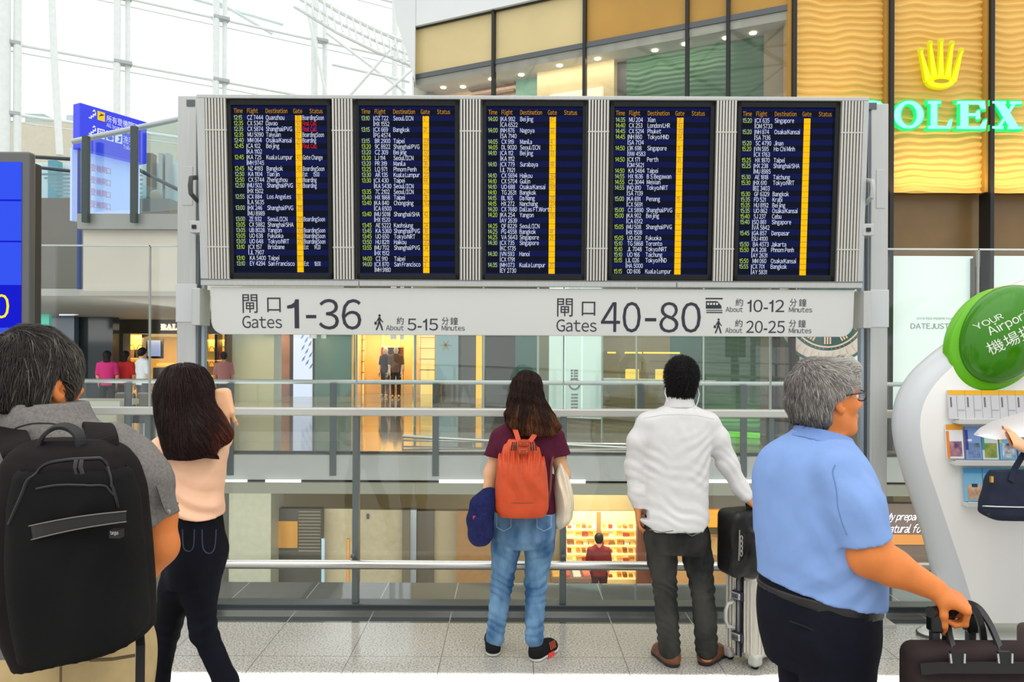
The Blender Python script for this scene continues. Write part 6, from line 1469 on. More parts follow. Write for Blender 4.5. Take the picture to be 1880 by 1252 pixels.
    shoe(T, (xpx(1240, 4.1), 4.07, 0), (xpx(1212, 4.2), 4.28, 0), .098, .10, bl_, so); shoe(T, (xpx(1290, 4.12), 4.10, 0), (xpx(1333, 4.2), 4.26, 0), .098, .10, bl_, so)
    # hair : short, black, with a crown swirl
    S = Solid(hc - .17, hc + .17, .005); r = vn(np.cross(f, u)); crn = hc - .055 * f + .075 * u
    S.put(ell(hc - .008 * f + .03 * u, (.104, .087, .100), [f, r, vn(np.cross(r, f))])); S.put(ell(hc - .045 * f - .04 * u, (.062, .072, .065), [f, r, u]), .03)
    S.cut(ell(hc + .125 * f - .03 * u, (.085, .11, .11), [f, r, u]), .02); S.cut(ell(hc + .02 * f - .05 * u + .09 * r, (.05, .03, .05), [f, r, u]), .015); S.cut(ell(hc + .02 * f - .05 * u - .09 * r, (.05, .03, .05), [f, r, u]), .015)
    S.plane(PP(1250, 731, Y), (0, 0, -1))
    def comb(p): d = p - crn; d = d / np.maximum(np.linalg.norm(d, axis=1, keepdims=True), .01); return d + .5 * np.cross(d, u) + np.array([0, 0, -.25])
    hair(S, 'hair', hair_mat('jet_hair', ((0, (8, 7, 8)), (1, (34, 31, 31)))), T, 7000, .045, comb, lambda p, q: .3 + .25 * q.normal(size=len(p)), rad=.0007, lift=.010, steps=7, jit=.25, seed=8)
    # earphones
    for e, pts in ((1, [(1281, 712), (1284, 724), (1281, 738), (1276, 750)]), (-1, [(1222, 712), (1221, 722), (1226, 738)])):
        o = MB().tube([PP(a, b, Y - .02 - .015 * i) for i, (a, b) in enumerate(pts)], .0022, 6).build('earphone_cable', mat('white_cable', (240, 240, 240), .4), T, smooth=True)
man_white()

# ======== silver suitcase and black bag beside him
def suitcase():
    Y = 4.14; zt = .495; A = np.array; ang = math.radians(-33)
    T = thing('suitcase', 'silver ribbed hard-shell suitcase standing beside the man in white', 'suitcase', (xpx(1405, 4.2), 4.2, 0))
    # local frame: a along the wide ribbed face (right and back), b across the narrow side (left, towards the viewer)
    a = A([math.cos(ang + 1.22), math.sin(ang + 1.22), 0]); b = A([-a[1], a[0], 0]); c0 = P(1386, 1218, 4.03); c0 = A([c0.x, c0.y, 0])
    W_, D_ = .36, .20
    def L(u, v, z): return c0 + a * u + b * v + A([0, 0, z])
    sil = mat('silver_shell', (216, 212, 200), .32, .55, var=.03); rib = mat('silver_rib', (232, 228, 218), .3, .5); fr = mat('silver_frame', (196, 196, 198), .25, .7); gd = mat('navy_gasket', (28, 30, 48), .5)
    ax = [a, b, A([0, 0, 1.0])]; lo, hi = c0 - .5, c0 + .55; hi[2] = .55; lo[2] = 0
    for v0, v1 in ((0.0, .085), (.115, .20)):
        S = Solid(lo, hi, .006); S.put(rbox(L(W_ / 2, (v0 + v1) / 2, .04 + (zt - .04) / 2), (W_ / 2, (v1 - v0) / 2, (zt - .04) / 2), ax, .025)); o = skin(S, 'shell', sil, T); m = MB()
        if v0 == 0:
            for k in range(11): u = .035 + .029 * k; m.tube([L(u, -.001, .07), L(u, -.003, .10), L(u, -.003, zt - .06), L(u, -.001, zt - .03)], .006, 6)
        for k in range(3): v = lerp(v0, v1, .25 + .25 * k); m.tube([L(-.001, v, .08), L(-.003, v, .1), L(-.003, v, zt - .06), L(-.001, v, zt - .03)], .005, 6)
        m.build('ribs', rib, o, smooth=True)
    m = MB(); 
    for v in (.087, .113): m.strip([L(-.002, v, .05), L(-.004, v, .1), L(-.004, v, zt - .04), L(.02, v, zt - .003), L(W_ - .02, v, zt - .003)], .008, .01, [tuple(-a)] * 3 + [(0, 0, 1)] * 2)
    m.build('gasket', gd, T)
    m = MB(); m.strip([L(.0, .1, .05), L(-.001, .1, .1), L(-.001, .1, zt - .04), L(.02, .1, zt - .001), L(W_ - .02, .1, zt - .001)], .02, .012, [tuple(-a)] * 3 + [(0, 0, 1)] * 2); m.build('frame', fr, T)
    for z in (.155, .375):
        S = Solid(L(0, .1, z) - .08, L(0, .1, z) + .08, .004); S.put(rbox(L(-.008, .1, z), (.012, .036, .026), ax, .006)); o = skin(S, 'latch', gd, T)
        S = Solid(L(0, .1, z) - .08, L(0, .1, z) + .08, .004); S.put(rbox(L(-.016, .106, z), (.012, .028, .019), ax, .005)); o2 = skin(S, 'latch_plate', fr, o)
        m = MB(); 
        for k in range(3): m.strip([L(-.030, .092 + .012 * k, z - .008), L(-.030, .092 + .012 * k, z + .008)], .005, .003, tuple(-a))
        m.build('latch_dial', dkgrey, o)
    m = MB(); m.tube([L(-.005, .13, .335), L(-.04, .145, .325), L(-.05, .15, .29), L(-.05, .15, .24), L(-.04, .145, .205), L(-.005, .13, .195)], [.009, .01, .011, .011, .01, .009], 10); m.build('side_handle', mat('pale_handle', (212, 212, 208), .35, .3), T, smooth=True)
    for u in (.03, W_ - .03):
        for v in (.02, .18):
            S = Solid(L(u, v, .04) - .09, L(u, v, .04) + .09, .005); S.put(rbox(L(u, v, .05), (.035, .03, .035), ax, .02)); o = skin(S, 'corner_foot', mat('grey_plastic_foot', (190, 190, 182), .5), T)
            m = MB(); p, q = L(u, v - .012, .022), L(u, v + .012, .022); m.tube([p, q], .022, 14); m.build('wheel', blackm, o, smooth=False)
    m = MB(); 
    for v in (.07, .13): m.tube([L(.33, v + .09, zt - .02), L(.33, v + .09, .80)], .009, 8)
    m.build('trolley_pole', fr, T, smooth=True)
    # black nylon bag on top
    Bg = thing('travel_bag', 'black nylon bag set on top of the silver suitcase', 'bag', (xpx(1365, 4.1), 4.1, zt)); nyl = mat('black_nylon', (14, 14, 15), .5, spec=.3, var=.15, vscale=8, bump=.1, bscale=500)
    # width across the picture, its left end squared to the viewer
    cB = PP(1366, 990, 4.10); S = Solid(cB - .24, cB + .24, .005); yaw = .35; ca, sa = math.cos(yaw), math.sin(yaw); bx_ = [A([ca, sa, 0]), A([-sa, ca, 0]), A([0, 0, 1.0])]; h2 = (P(0, 928, 4.1).z - zt) / 2; zc = zt + h2
    cB[2] = zc + .002
    S.put(rbox(cB, (.125, .09, h2), bx_, .04)); S.put(rbox(cB + bx_[0] * .035 - bx_[1] * .085 + A([0, 0, -.035]), (.08, .035, h2 - .05), bx_, .03), .02)
    S.folds(cB - bx_[1] * .09, (.15, .1, .16), (55, 20, -40), .009, 1.0, 3); S.folds(cB - bx_[1] * .09 + A([.05, 0, .08]), .1, (90, 0, 70), .006, 1.0, 5); body = skin(S, 'body', nyl, Bg)
    m = MB(); m.tube([cB - bx_[1] * .095 - bx_[0] * .10 + A([0, 0, h2 * .5]), cB - bx_[1] * .10 - bx_[0] * .105 + A([0, 0, 0]), cB - bx_[1] * .10 - bx_[0] * .108 + A([0, 0, -h2 * .4])], .004, 6); m.build('zip', mat('zip_metal', (150, 150, 146), .35, .7), Bg, smooth=True)
    m = MB(); p0 = cB - bx_[1] * .09 - bx_[0] * .09; 
    for k in range(4): m.tube([p0 + A([.012 * math.cos(t) * .5, -.014, .045 - .026 * k + .015 * math.sin(t)]) for t in np.linspace(0, 2 * math.pi, 9)], .0025, 5)
    m.build('chain', mat('chain_metal', (180, 180, 176), .3, .8), Bg, smooth=True)
    hp = PP(1381, 919, Y - .03); m = MB(); m.strip([cB + A([.03, 0, h2 - .005]), hp + A([-.03, 0, .0]), hp + A([.01, 0, .0]), cB + bx_[0] * .11 + A([0, 0, h2 - .01])], .03, .008, (0, -1, .2)); m.build('handle', nyl, Bg)
    m = MB(); m.strip([cB - bx_[0] * .12 - bx_[1] * .05 + A([0, 0, -.03]), cB - bx_[0] * .128 - bx_[1] * .05 + A([0, 0, -h2 * .8])], .015, .004, (-1, 0, 0)); m.build('strap', nyl, Bg)
suitcase()
# ======== man with the black backpack (nearest, left edge)
def man_backpack():
    Y = 1.78; s = F_PX / Y; A = np.array
    T = person('grey-haired man in grey short-sleeved shirt and khaki trousers wearing a black backpack at left edge', xpx(100, Y), Y)
    f = vn((.36, .93, .06)); u = vn((-.02, -.06, 1)); hc = PP(64, 704, Y + .04)
    shl, ell_, wrl = PP(-38, 838, Y), PP(-34, 985, Y + .03), PP(20, 1060, Y + .26)
    shr, elr, wrr = PP(228, 838, Y), PP(292, 1003, Y + .02), PP(205, 1120, Y + .06)
    S = Solid((-1.50, 1.45, .02), (-.70, 2.25, 1.80), .006); L = head(S, hc, f, u, 1.0, .16)
    S.put(loft(rows_px([(92, 775, 55, .07, 0), (98, 830, 110, .09, 0), (105, 900, 125, .10, 0), (115, 1180, 130, .11, 0)], Y)), .03)
    chain(S, [shl + A([.04, 0, -.03]), ell_, wrl], [.04, .043, .03], .02); chain(S, [shr + A([-.04, 0, -.03]), PP(284, 945, Y + .02), elr, wrr], [.044, .047, .042, .034], .02)
    hand(S, wrl, (.5, .8, .1), (-.6, -.1, .8), (-.2, .3, .9), (.4, .5, .3), 1.0); hand(S, wrr, (-.6, .8, .1), (.6, -.1, .8), (.2, .3, .9), (.4, .5, .3), 1.0)
    hl, kl, al = PP(60, 1240, Y), PP(60, 1560, Y + .02), PP(55, 1900, Y); hr, kr, ar = PP(175, 1240, Y), PP(178, 1560, Y + .02), PP(182, 1900, Y)
    for a, b, c in ((hl, kl, al), (hr, kr, ar)): chain(S, [a, b, c], [.075, .05, .04], .03)
    skin(S, 'body', SKIN3, T); eyes(L, T)
    # shirt
    S = Solid((-1.52, 1.5, .86), (-.74, 2.1, 1.66), .006)
    S.put(loft(rows_px([(90, 768, 62, .078, 0), (92, 785, 92, .09, 0), (97, 808, 150, .11, 0), (102, 845, 165, .125, 0), (107, 900, 152, .13, 0), (112, 1000, 145, .13, 0), (116, 1100, 145, .135, 0), (118, 1184, 147, .138, 0)], Y), 0, 2.6))
    chain(S, [shr + A([-.03, 0, .01]), PP(256, 895, Y), elr + A([.0, -.01, -.0])], [.070, .068, .066], .04); chain(S, [shl + A([.03, 0, .01]), PP(-38, 895, Y), ell_], [.070, .068, .066], .04)
    d = vn(elr - shr); S.plane(PP(279, 957, Y + .02), d, (PP(226, 0, Y)[0], 1.5, 1.1), (-.74, 2.1, 1.45)); S.plane(PP(-36, 957, Y + .02), (0, 0, -1), (-1.52, 1.5, 1.1), (PP(12, 0, Y)[0], 2.1, 1.45))
    c = loft(rows_px([(84, 738, 64, .09, .01), (90, 765, 70, .095, 0), (96, 795, 90, .102, 0)], Y), -.25, 2.2); S.put(c, .012); S.cut(loft(rows_px([(80, 740, 54, .077, .01), (88, 766, 56, .08, 0)], Y), -.25, 2.2), .004)
    S.plane(PP(60, 750, Y - .09), vn((-.16, -.3, 1)), PP(-20, 800, Y - .2), PP(190, 725, Y + .2))
    for q, R, k, am, sd in ((PP(262, 900, Y - .05), .12, (45, 0, 55), .004, 1), (PP(215, 850, Y - .08), .1, (70, 0, -30), .004, 2), (PP(285, 945, Y), .08, (20, 20, 70), .004, 3), (PP(240, 1000, Y - .1), (.08, .1, .2), (70, 0, 20), .004, 4)): S.folds(q, R, k, am, .8, sd)
    gsh = mat('grey_heather', (118, 114, 110), .85, spec=.15, var=.16, vscale=160, bump=.1, bscale=900); sh = skin(S, 'shirt', gsh, T)
    m = MB(); m.tube(snap(S, cr([PP(22, 798, Y - .07), PP(40, 785, Y - .09), PP(62, 776, Y - .10), PP(95, 770, Y - .10), PP(130, 773, Y - .09), PP(152, 784, Y - .07)])), .0018, 6); m.build('collar_stitch', mat('dark_stitch', (40, 38, 38), .8), sh, smooth=True)
    ax = vn(np.cross(d, (0, 1, 0))); m = MB(); a = PP(271, 946, Y + .02)
    ring = [a + .0695 * (math.cos(t) * ax + math.sin(t) * np.cross(d, ax)) for t in np.linspace(0, 2 * math.pi, 24, endpoint=False)]; m.tube(ring, .0022, 5, closed=True); m.build('cuff_stitch', mat('shirt_stitch', (84, 80, 78), .8), sh, smooth=True)
    m = MB(); m.strip([PP(294, 890, Y - .055), PP(302, 915, Y - .05), PP(310, 938, Y - .045)], .018, .004, (.7, -.7, .2)); tb = m.build('sleeve_tab', gsh, sh)
    m = MB(); b = PP(309, 940, Y - .06); m.ball(tuple(b), .006, 8, (1, .6, 1)); m.build('button', mat('shirt_button', (150, 140, 132), .4), tb, smooth=True)
    # trousers
    S = Solid((-1.40, 1.45, .02), (-.72, 2.1, 1.10), .008); S.put(loft(rows_px([(122, 1150, 142, .13, 0), (122, 1190, 150, .148, 0), (121, 1270, 146, .155, -.01), (119, 1330, 138, .13, 0)], Y), 0, 2.5))
    for a, b, c_ in ((hl, kl, al), (hr, kr, ar)): chain(S, [a, b, c_], [.105, .078, .065], .03)
    kh = fabric('khaki_twill', (190, 166, 120), .06, 25, .12, 900); tr = skin(S, 'trousers', kh, T); m = MB()
    for x0, x1 in ((20, 82), (165, 248)): m.strip([PP(x0, 1208 if x0 < 100 else 1212, Y - .147), PP((x0 + x1) / 2, 1210, Y - .156), PP(x1, 1203, Y - .142)], .006, .004, (0, -1, 0))
    m.build('pocket_seam', mat('khaki_dark', (110, 92, 62), .8), tr)
    m = MB(); m.strip([PP(112, 1185, Y - .152), PP(111, 1300, Y - .16)], .004, .003, (0, -1, 0)); m.build('back_seam', mat('khaki_dark', (110, 92, 62), .8), tr)
    for x in (55, 182): shoe(T, (xpx(x, Y), Y - .08, 0), (xpx(x, Y) + .03, Y + .2, 0), .1, .1, mat('brown_leather', (112, 66, 42), .35), mat('dark_sole', (40, 32, 28), .6))
    # hair
    S = Solid(hc - .19, hc + .19, .005); r = vn(np.cross(f, u)); crn = hc - .05 * f + .09 * u
    S.put(ell(hc - .006 * f + .03 * u, (.108, .0885, .102), [f, r, vn(np.cross(r, f))])); S.put(ell(hc - .05 * f - .03 * u, (.072, .083, .075), [f, r, u]), .03); S.put(ell(hc - .035 * f - .005 * u, (.082, .0845, .078), [f, r, u]), .02)
    S.cut(ell(hc + .135 * f - .03 * u, (.08, .12, .11), [f, r, u]), .02)
    for e in (-1, 1): S.cut(ell(hc + .016 * f - .05 * u + e * .092 * r, (.048, .036, .062), [f, r, u]), .012)
    S.plane(hc - .062 * u - .02 * f, vn(-u - .25 * f)); S.rough(.004, 45, 2)
    def comb(p): q = p - crn; q = q / np.maximum(np.linalg.norm(q, axis=1, keepdims=True), .01); return q + .45 * np.cross(q, u) + A([.12, 0, -.45])
    def tone(p, g): side = np.clip(((p - hc) @ (r * .7 + f * .5)) / .09, 0, 1); return np.clip(.10 + .35 * side + np.abs(g.normal(size=len(p))) * .2, 0, 1)
    hair(S, 'hair', hair_mat('salt_hair', ((0, (26, 23, 22)), (.45, (66, 61, 57)), (1, (168, 160, 148)))), T, 12000, .085, comb, tone, rad=.00055, lift=.007, steps=10, jit=.14, seed=4, keep=lambda V: (V - hc) @ u > -.058)
    # ---- backpack
    B = thing('backpack', 'large black backpack with a grey band worn by the man at the left edge', 'backpack', tuple(PP(140, 1190, 1.56))); by = 1.555; sb_ = F_PX / by
    pk = mat('black_pack_cloth', (26, 21, 22), .8, spec=.12, var=.18, vscale=14, bump=.2, bscale=700); pk2 = mat('charcoal_pack_cloth', (20, 20, 20), .8, spec=.12, var=.12, vscale=10, bump=.2, bscale=800)
    S = Solid((-1.1, 1.38, .98), (-.66, 1.72, 1.56), .0055)
    S.put(loft(rows_px([(128, 806, 62, .04, .03), (129, 816, 82, .06, .02), (130, 840, 104, .08, .01), (133, 880, 117, .092, 0), (134, 950, 125, .10, 0), (136, 1030, 130, .102, 0), (141, 1110, 130, .10, 0), (148, 1165, 122, .095, 0), (152, 1215, 108, .085, .01)], by), 0, 3.2))
    S.plane(PP(170, 1186, by), vn((.24, .05, -.97))); S.folds(PP(200, 1000, by - .1), (.1, .06, .16), (-60, 0, 28), .004, .8, 2); S.folds(PP(110, 1120, by - .1), (.12, .06, .1), (25, 0, 60), .003, .8, 3)
    bd = skin(S, 'body', pk, B)
    S = Solid((-1.08, 1.36, 1.0), (-.68, 1.6, 1.45), .0055)    # front pocket, standing proud of the body
    S.put(loft(rows_px([(135, 845, 70, .04, -.02), (136, 856, 86, .06, -.02), (138, 890, 101, .075, -.02), (140, 960, 108, .085, -.02), (143, 1040, 112, .088, -.02), (150, 1120, 112, .086, -.02), (156, 1200, 104, .08, -.02)], by - .02), 0, 3.0)); S.plane(PP(170, 1172, by), vn((.24, .05, -.97)))
    S.folds(PP(190, 1000, by - .12), (.07, .06, .14), (-70, 0, 30), .004, .8, 6); pc = skin(S, 'front_pocket', pk2, B)
    yb = by - .132
    def fr(px, py, extra=0): return PP(px, py, yb - .003 + .086 * (1 - (1 - min(.999, abs((px - 139 - (py - 930) * .06) / (108 if py > 880 else 96))) ** 3) ** (1 / 3)) + extra)
    m = MB(); m.tube(snap(S, cr([fr(38, 960), fr(42, 920), fr(52, 880), fr(68, 857), fr(100, 850), (fr(143, 848)), fr(180, 849), fr(207, 860), fr(222, 885), fr(232, 930)])), .0035, 6); m.build('zip', mat('black_zip', (14, 13, 14), .35), B, smooth=True)
    m = MB(); m.tube(snap(S, cr([fr(60, 898), fr(90, 892), fr(140, 888), fr(190, 890), fr(222, 905)])), .0025, 6); m.build('pocket_zip', mat('black_zip', (14, 13, 14), .35), B, smooth=True)
    m = MB(); 
    for dx in (-5, 5): m.tube([fr(145 + dx, 845, -.002), fr(143 + dx, 858, -.012), fr(147 + dx, 870, -.012)], .004, 6)
    m.build('zip_pull', mat('black_plastic', (20, 20, 22), .3), B, smooth=True)
    m = MB(); n0 = 14; pts = []
    for i in range(n0 + 1): x = lerp(36, 232, i / n0); pts.append(((x, 968 - 31 * (x - 36) / 196 - 4 * math.sin(math.pi * i / n0)), 30 - 8 * (i / n0)))
    vs, fs = [], []
    for (x, y), hgt in pts: vs += [fr(x, y, -.006), fr(x, y + hgt, -.006), fr(x, y + hgt, .006), fr(x, y, .006)]
    for i in range(n0): fs += [(4 * i + j, 4 * i + (j + 1) % 4, 4 * i + 4 + (j + 1) % 4, 4 * i + 4 + j) for j in range(4)]
    m.add(vs, fs + [(0, 3, 2, 1), (4 * n0, 4 * n0 + 1, 4 * n0 + 2, 4 * n0 + 3)]); bn = m.build('band', mat('grey_leatherette', (40, 40, 38), .5, spec=.25, var=.08), B, smooth=False)
    m = MB()
    for k_ in (0, 1): m.tube([fr(x, y + (1.5 if k_ == 0 else h_ - 1.5), -.0075) for (x, y), h_ in pts], .0012, 5)
    m.build('band_stitch', mat('stitch_grey', (110, 108, 104), .7), bn)
    m = MB(); yl = fr(214, 979)[1]; m.box(fr(201, 975)[0], fr(227, 975)[0], yl - .006, yl + .010, fr(214, 987)[2], fr(214, 972)[2]); lb_ = m.build('label', mat('woven_label', (24, 24, 24), .7), B)
    m = MB(); text_fit(m, 'targus', fr(204, 979)[0], fr(223, 979)[0], fr(140, 984)[2], fr(140, 975.5)[2], yl - .0066); m.build('lettering', mat('label_white', (210, 208, 204), .6), lb_)
    hp_ = cr([PP(70, 836, by - .02), PP(76, 806, by - .02), PP(94, 788, by - .01), PP(114, 782, by - .01), PP(134, 788, by - .01), PP(147, 804, by - .02), PP(150, 832, by - .02)], 5); m = MB(); m.strip(hp_, .024, .008, [(-math.cos(math.pi * i / (len(hp_) - 1)), -.35, math.sin(math.pi * i / (len(hp_) - 1)) + .2) for i in range(len(hp_))]); m.build('carry_handle', mat('black_webbing', (22, 20, 21), .7), B, bevel=.002)
    for pts_ in ([PP(192, 836, by + .02), PP(190, 812, by + .03), PP(184, 790, Y - .135), PP(178, 780, Y - .06), PP(176, 790, Y + .06)], [PP(38, 846, by + .02), PP(30, 822, by + .03), PP(22, 800, Y - .13), PP(16, 788, Y - .06), PP(14, 796, Y + .06)]):
        pc_ = cr(pts_, 5); MB().strip(pc_, .058, .012, [(0, -1 + 1.2 * min(1, i / 14), .15 + .9 * min(1, i / 14)) for i in range(len(pc_))]).build('shoulder_strap', pk, B, bevel=.003)
    MB().strip([PP(256, 1150, by + .05), PP(258, 1185, by + .03), PP(257, 1260, by + .02), PP(254, 1330, by + .03)], .018, .004, (0, -1, 0)).build('loose_strap', mat('black_webbing', (22, 20, 21), .7), B)
man_backpack()

# ======== woman in peach, walking
def woman_peach():
    Y = 3.1; s = F_PX / Y; A = np.array
    T = person('long-haired woman in peach blouse and dark jeans walking with one hand raised to her hair', xpx(350, Y), Y)
    f = vn((.25, .96, .02)); u = A([0, 0, 1.0]); hc = PP(344, 728, Y)
    shl, ell_, wrl = PP(288, 828, Y), PP(284, 905, Y + .1), PP(315, 962, Y + .2); shr, elr, wrr = PP(396, 830, Y), PP(402, 792, Y + .24), PP(408, 724, Y + .05)
    S = Solid((-1.62, 2.75, .02), (-.98, 3.65, 1.68), .006); L = head(S, hc, f, u, .97)
    S.put(loft(rows_px([(345, 790, 25, .06, 0), (346, 820, 58, .075, 0), (352, 880, 48, .085, 0), (362, 940, 37, .085, 0), (362, 990, 38, .09, 0)], Y)), .03)
    chain(S, [shl + A([.03, 0, -.02]), ell_, wrl], [.038, .036, .026], .02); chain(S, [shr + A([-.03, 0, 0]), elr, wrr], [.038, .036, .026], .02)
    hand(S, wrl, (.4, .8, -.4), (-.8, .3, 0), (0, .5, .8), (.4, .5, .3), .92); hand(S, PP(408, 722, Y + .03), (.16, -.25, -.95), (.2, -.95, .15), (-1, -.2, 0), ((.7, .55, .3), (.55, .5, .3), (.5, .5, .3), (.6, .6, .3)), 1.12, (.7, .6, -.3), .4, .16)
    hl, kl, al = PP(342, 1010, Y), PP(306, 1155, Y + .04), PP(268, 1370, Y - .05); hr, kr, ar = PP(380, 1010, Y), PP(373, 1157, Y - .02), PP(448, 1366, Y - .02)
    for a, b, c in ((hl, kl, al), (hr, kr, ar)): chain(S, [a, b, c], [.052, .036, .028], .03)
    skin(S, 'body', SKIN2, T); eyes(L, T, .97)
    S = Solid((-1.52, 2.8, .92), (-1.0, 3.5, 1.42), .006)
    S.put(loft(rows_px([(345, 790, 30, .065, 0), (346, 803, 56, .085, 0), (346, 822, 69, .095, 0), (349, 850, 64, .10, 0), (353, 885, 57, .10, 0), (358, 915, 49, .105, 0), (363, 935, 45.5, .11, 0), (364, 952, 42, .11, 0)], Y), 0, 2.4))
    chain(S, [shl + A([.03, 0, 0]), PP(284, 862, Y + .04)], [.05, .058], .03); chain(S, [shr + A([-.03, 0, -.01]), PP(402, 806, Y + .10)], [.05, .055], .03)
    S.plane(PP(364, 944, Y), (-.05, 0, -1)); S.plane(PP(403, 798, Y + .14), vn((.2, .8, .45)), (PP(385, 0, Y)[0], Y + .05, 1.2), (-1, 3.5, 1.42))
    for q, R, k, am, sd in ((PP(335, 925, Y - .1), (.12, .1, .1), (45, 0, 90), .009, 1), (PP(310, 890, Y - .06), (.07, .1, .1), (80, 0, 35), .009, 2), (PP(390, 880, Y - .08), (.07, .1, .14), (-60, 0, 30), .004, 3), (PP(390, 935, Y - .08), .07, (40, 0, 100), .004, 4)): S.folds(q, R, k, am, .8, sd)
    skin(S, 'blouse', fabric('peach_silk', (250, 200, 166), .02, 10, .03, 700, .6), T)
    S = Solid((-1.62, 2.8, .02), (-1.0, 3.5, 1.08), .006)
    S.put(loft(rows_px([(362, 938, 40, .10, 0), (363, 960, 42, .11, 0), (362, 1000, 45, .125, -.01), (358, 1040, 46, .12, -.01), (352, 1075, 40, .09, 0)], Y), 0, 2.4))
    chain(S, [hl, PP(326, 1080, Y + .02), kl, PP(288, 1250, Y), al], [.085, .07, .052, .046, .036], .025); chain(S, [hr, PP(366, 1080, Y - .01), kr, PP(415, 1252, Y - .02), ar], [.085, .072, .05, .045, .036], .025)
    for q, sd in ((kl, 1), (kr, 2)): S.folds(q, .08, (8, 8, 130), .004, 1.2, sd)
    J = skin(S, 'jeans', denim('black_denim', (11, 12, 18), (22, 24, 34), 5), T); m = MB()
    for pk_ in ([(335, 972), (337, 1004), (346, 1012), (355, 1004), (357, 972)], [(371, 972), (373, 1006), (384, 1016), (394, 1006), (397, 972)]): m.strip(cr([PP(a, b, Y - .135 + .02 * (a > 392)) for a, b in pk_]), .003, .004, (0, -1, 0))
    m.build('pocket_seam', mat('navy_thread', (52, 54, 74), .8), J)
    bk = mat('black_leather', (24, 22, 22), .35)
    shoe(T, tuple(al + A([0, -.06, -al[2]])), tuple(al + A([.02, .17, -al[2]])), .08, .08, bk, bk); shoe(T, tuple(ar + A([-.03, -.05, -ar[2]])), tuple(ar + A([.06, .16, -ar[2]])), .08, .08, bk, bk)
    # hair, swinging out to the right
    S = Solid((-1.52, 2.85, 1.18), (-.98, 3.4, 1.68), .006)
    S.put(ell(hc + A([0, -.015, .035]), (.098, .115, .103))); S.put(loft(rows_px([(343, 680, 24, .07, -.02), (340, 715, 46, .10, -.03), (340, 750, 48, .10, -.05), (348, 785, 53, .09, -.08), (350, 812, 49, .075, -.10), (349, 838, 38, .045, -.115)], Y), 0, 2.2), .03)
    chain(S, [PP(366, 750, Y - .05), PP(388, 778, Y - .05), PP(410, 796, Y - .05)], [.055, .05, .032], .03); S.rough(.004, 50, 7)
    def comb(p): w = np.clip((p[:, 0] - PP(365, 0, Y)[0]) / .1, 0, 1); d = np.zeros_like(p); d[:, 2] = -1; d[:, 0] = .1 + .9 * w * (p[:, 2] < PP(0, 730, Y)[2]); return d
    def tone(p, g): return np.clip(.12 + .8 * np.clip((p[:, 0] - PP(378, 0, Y)[0]) / .09, 0, 1) + .12 * g.normal(size=len(p)), 0, 1)
    hair(S, 'hair', hair_mat('dark_auburn_hair', ((0, (24, 15, 15)), (.4, (52, 28, 24)), (1, (126, 62, 42)))), T, 9000, .20, comb, tone, rad=.0009, lift=.005, steps=14, jit=.08, seed=6, keep=lambda V: V[:, 1] < hc[1] + .09)
woman_peach()

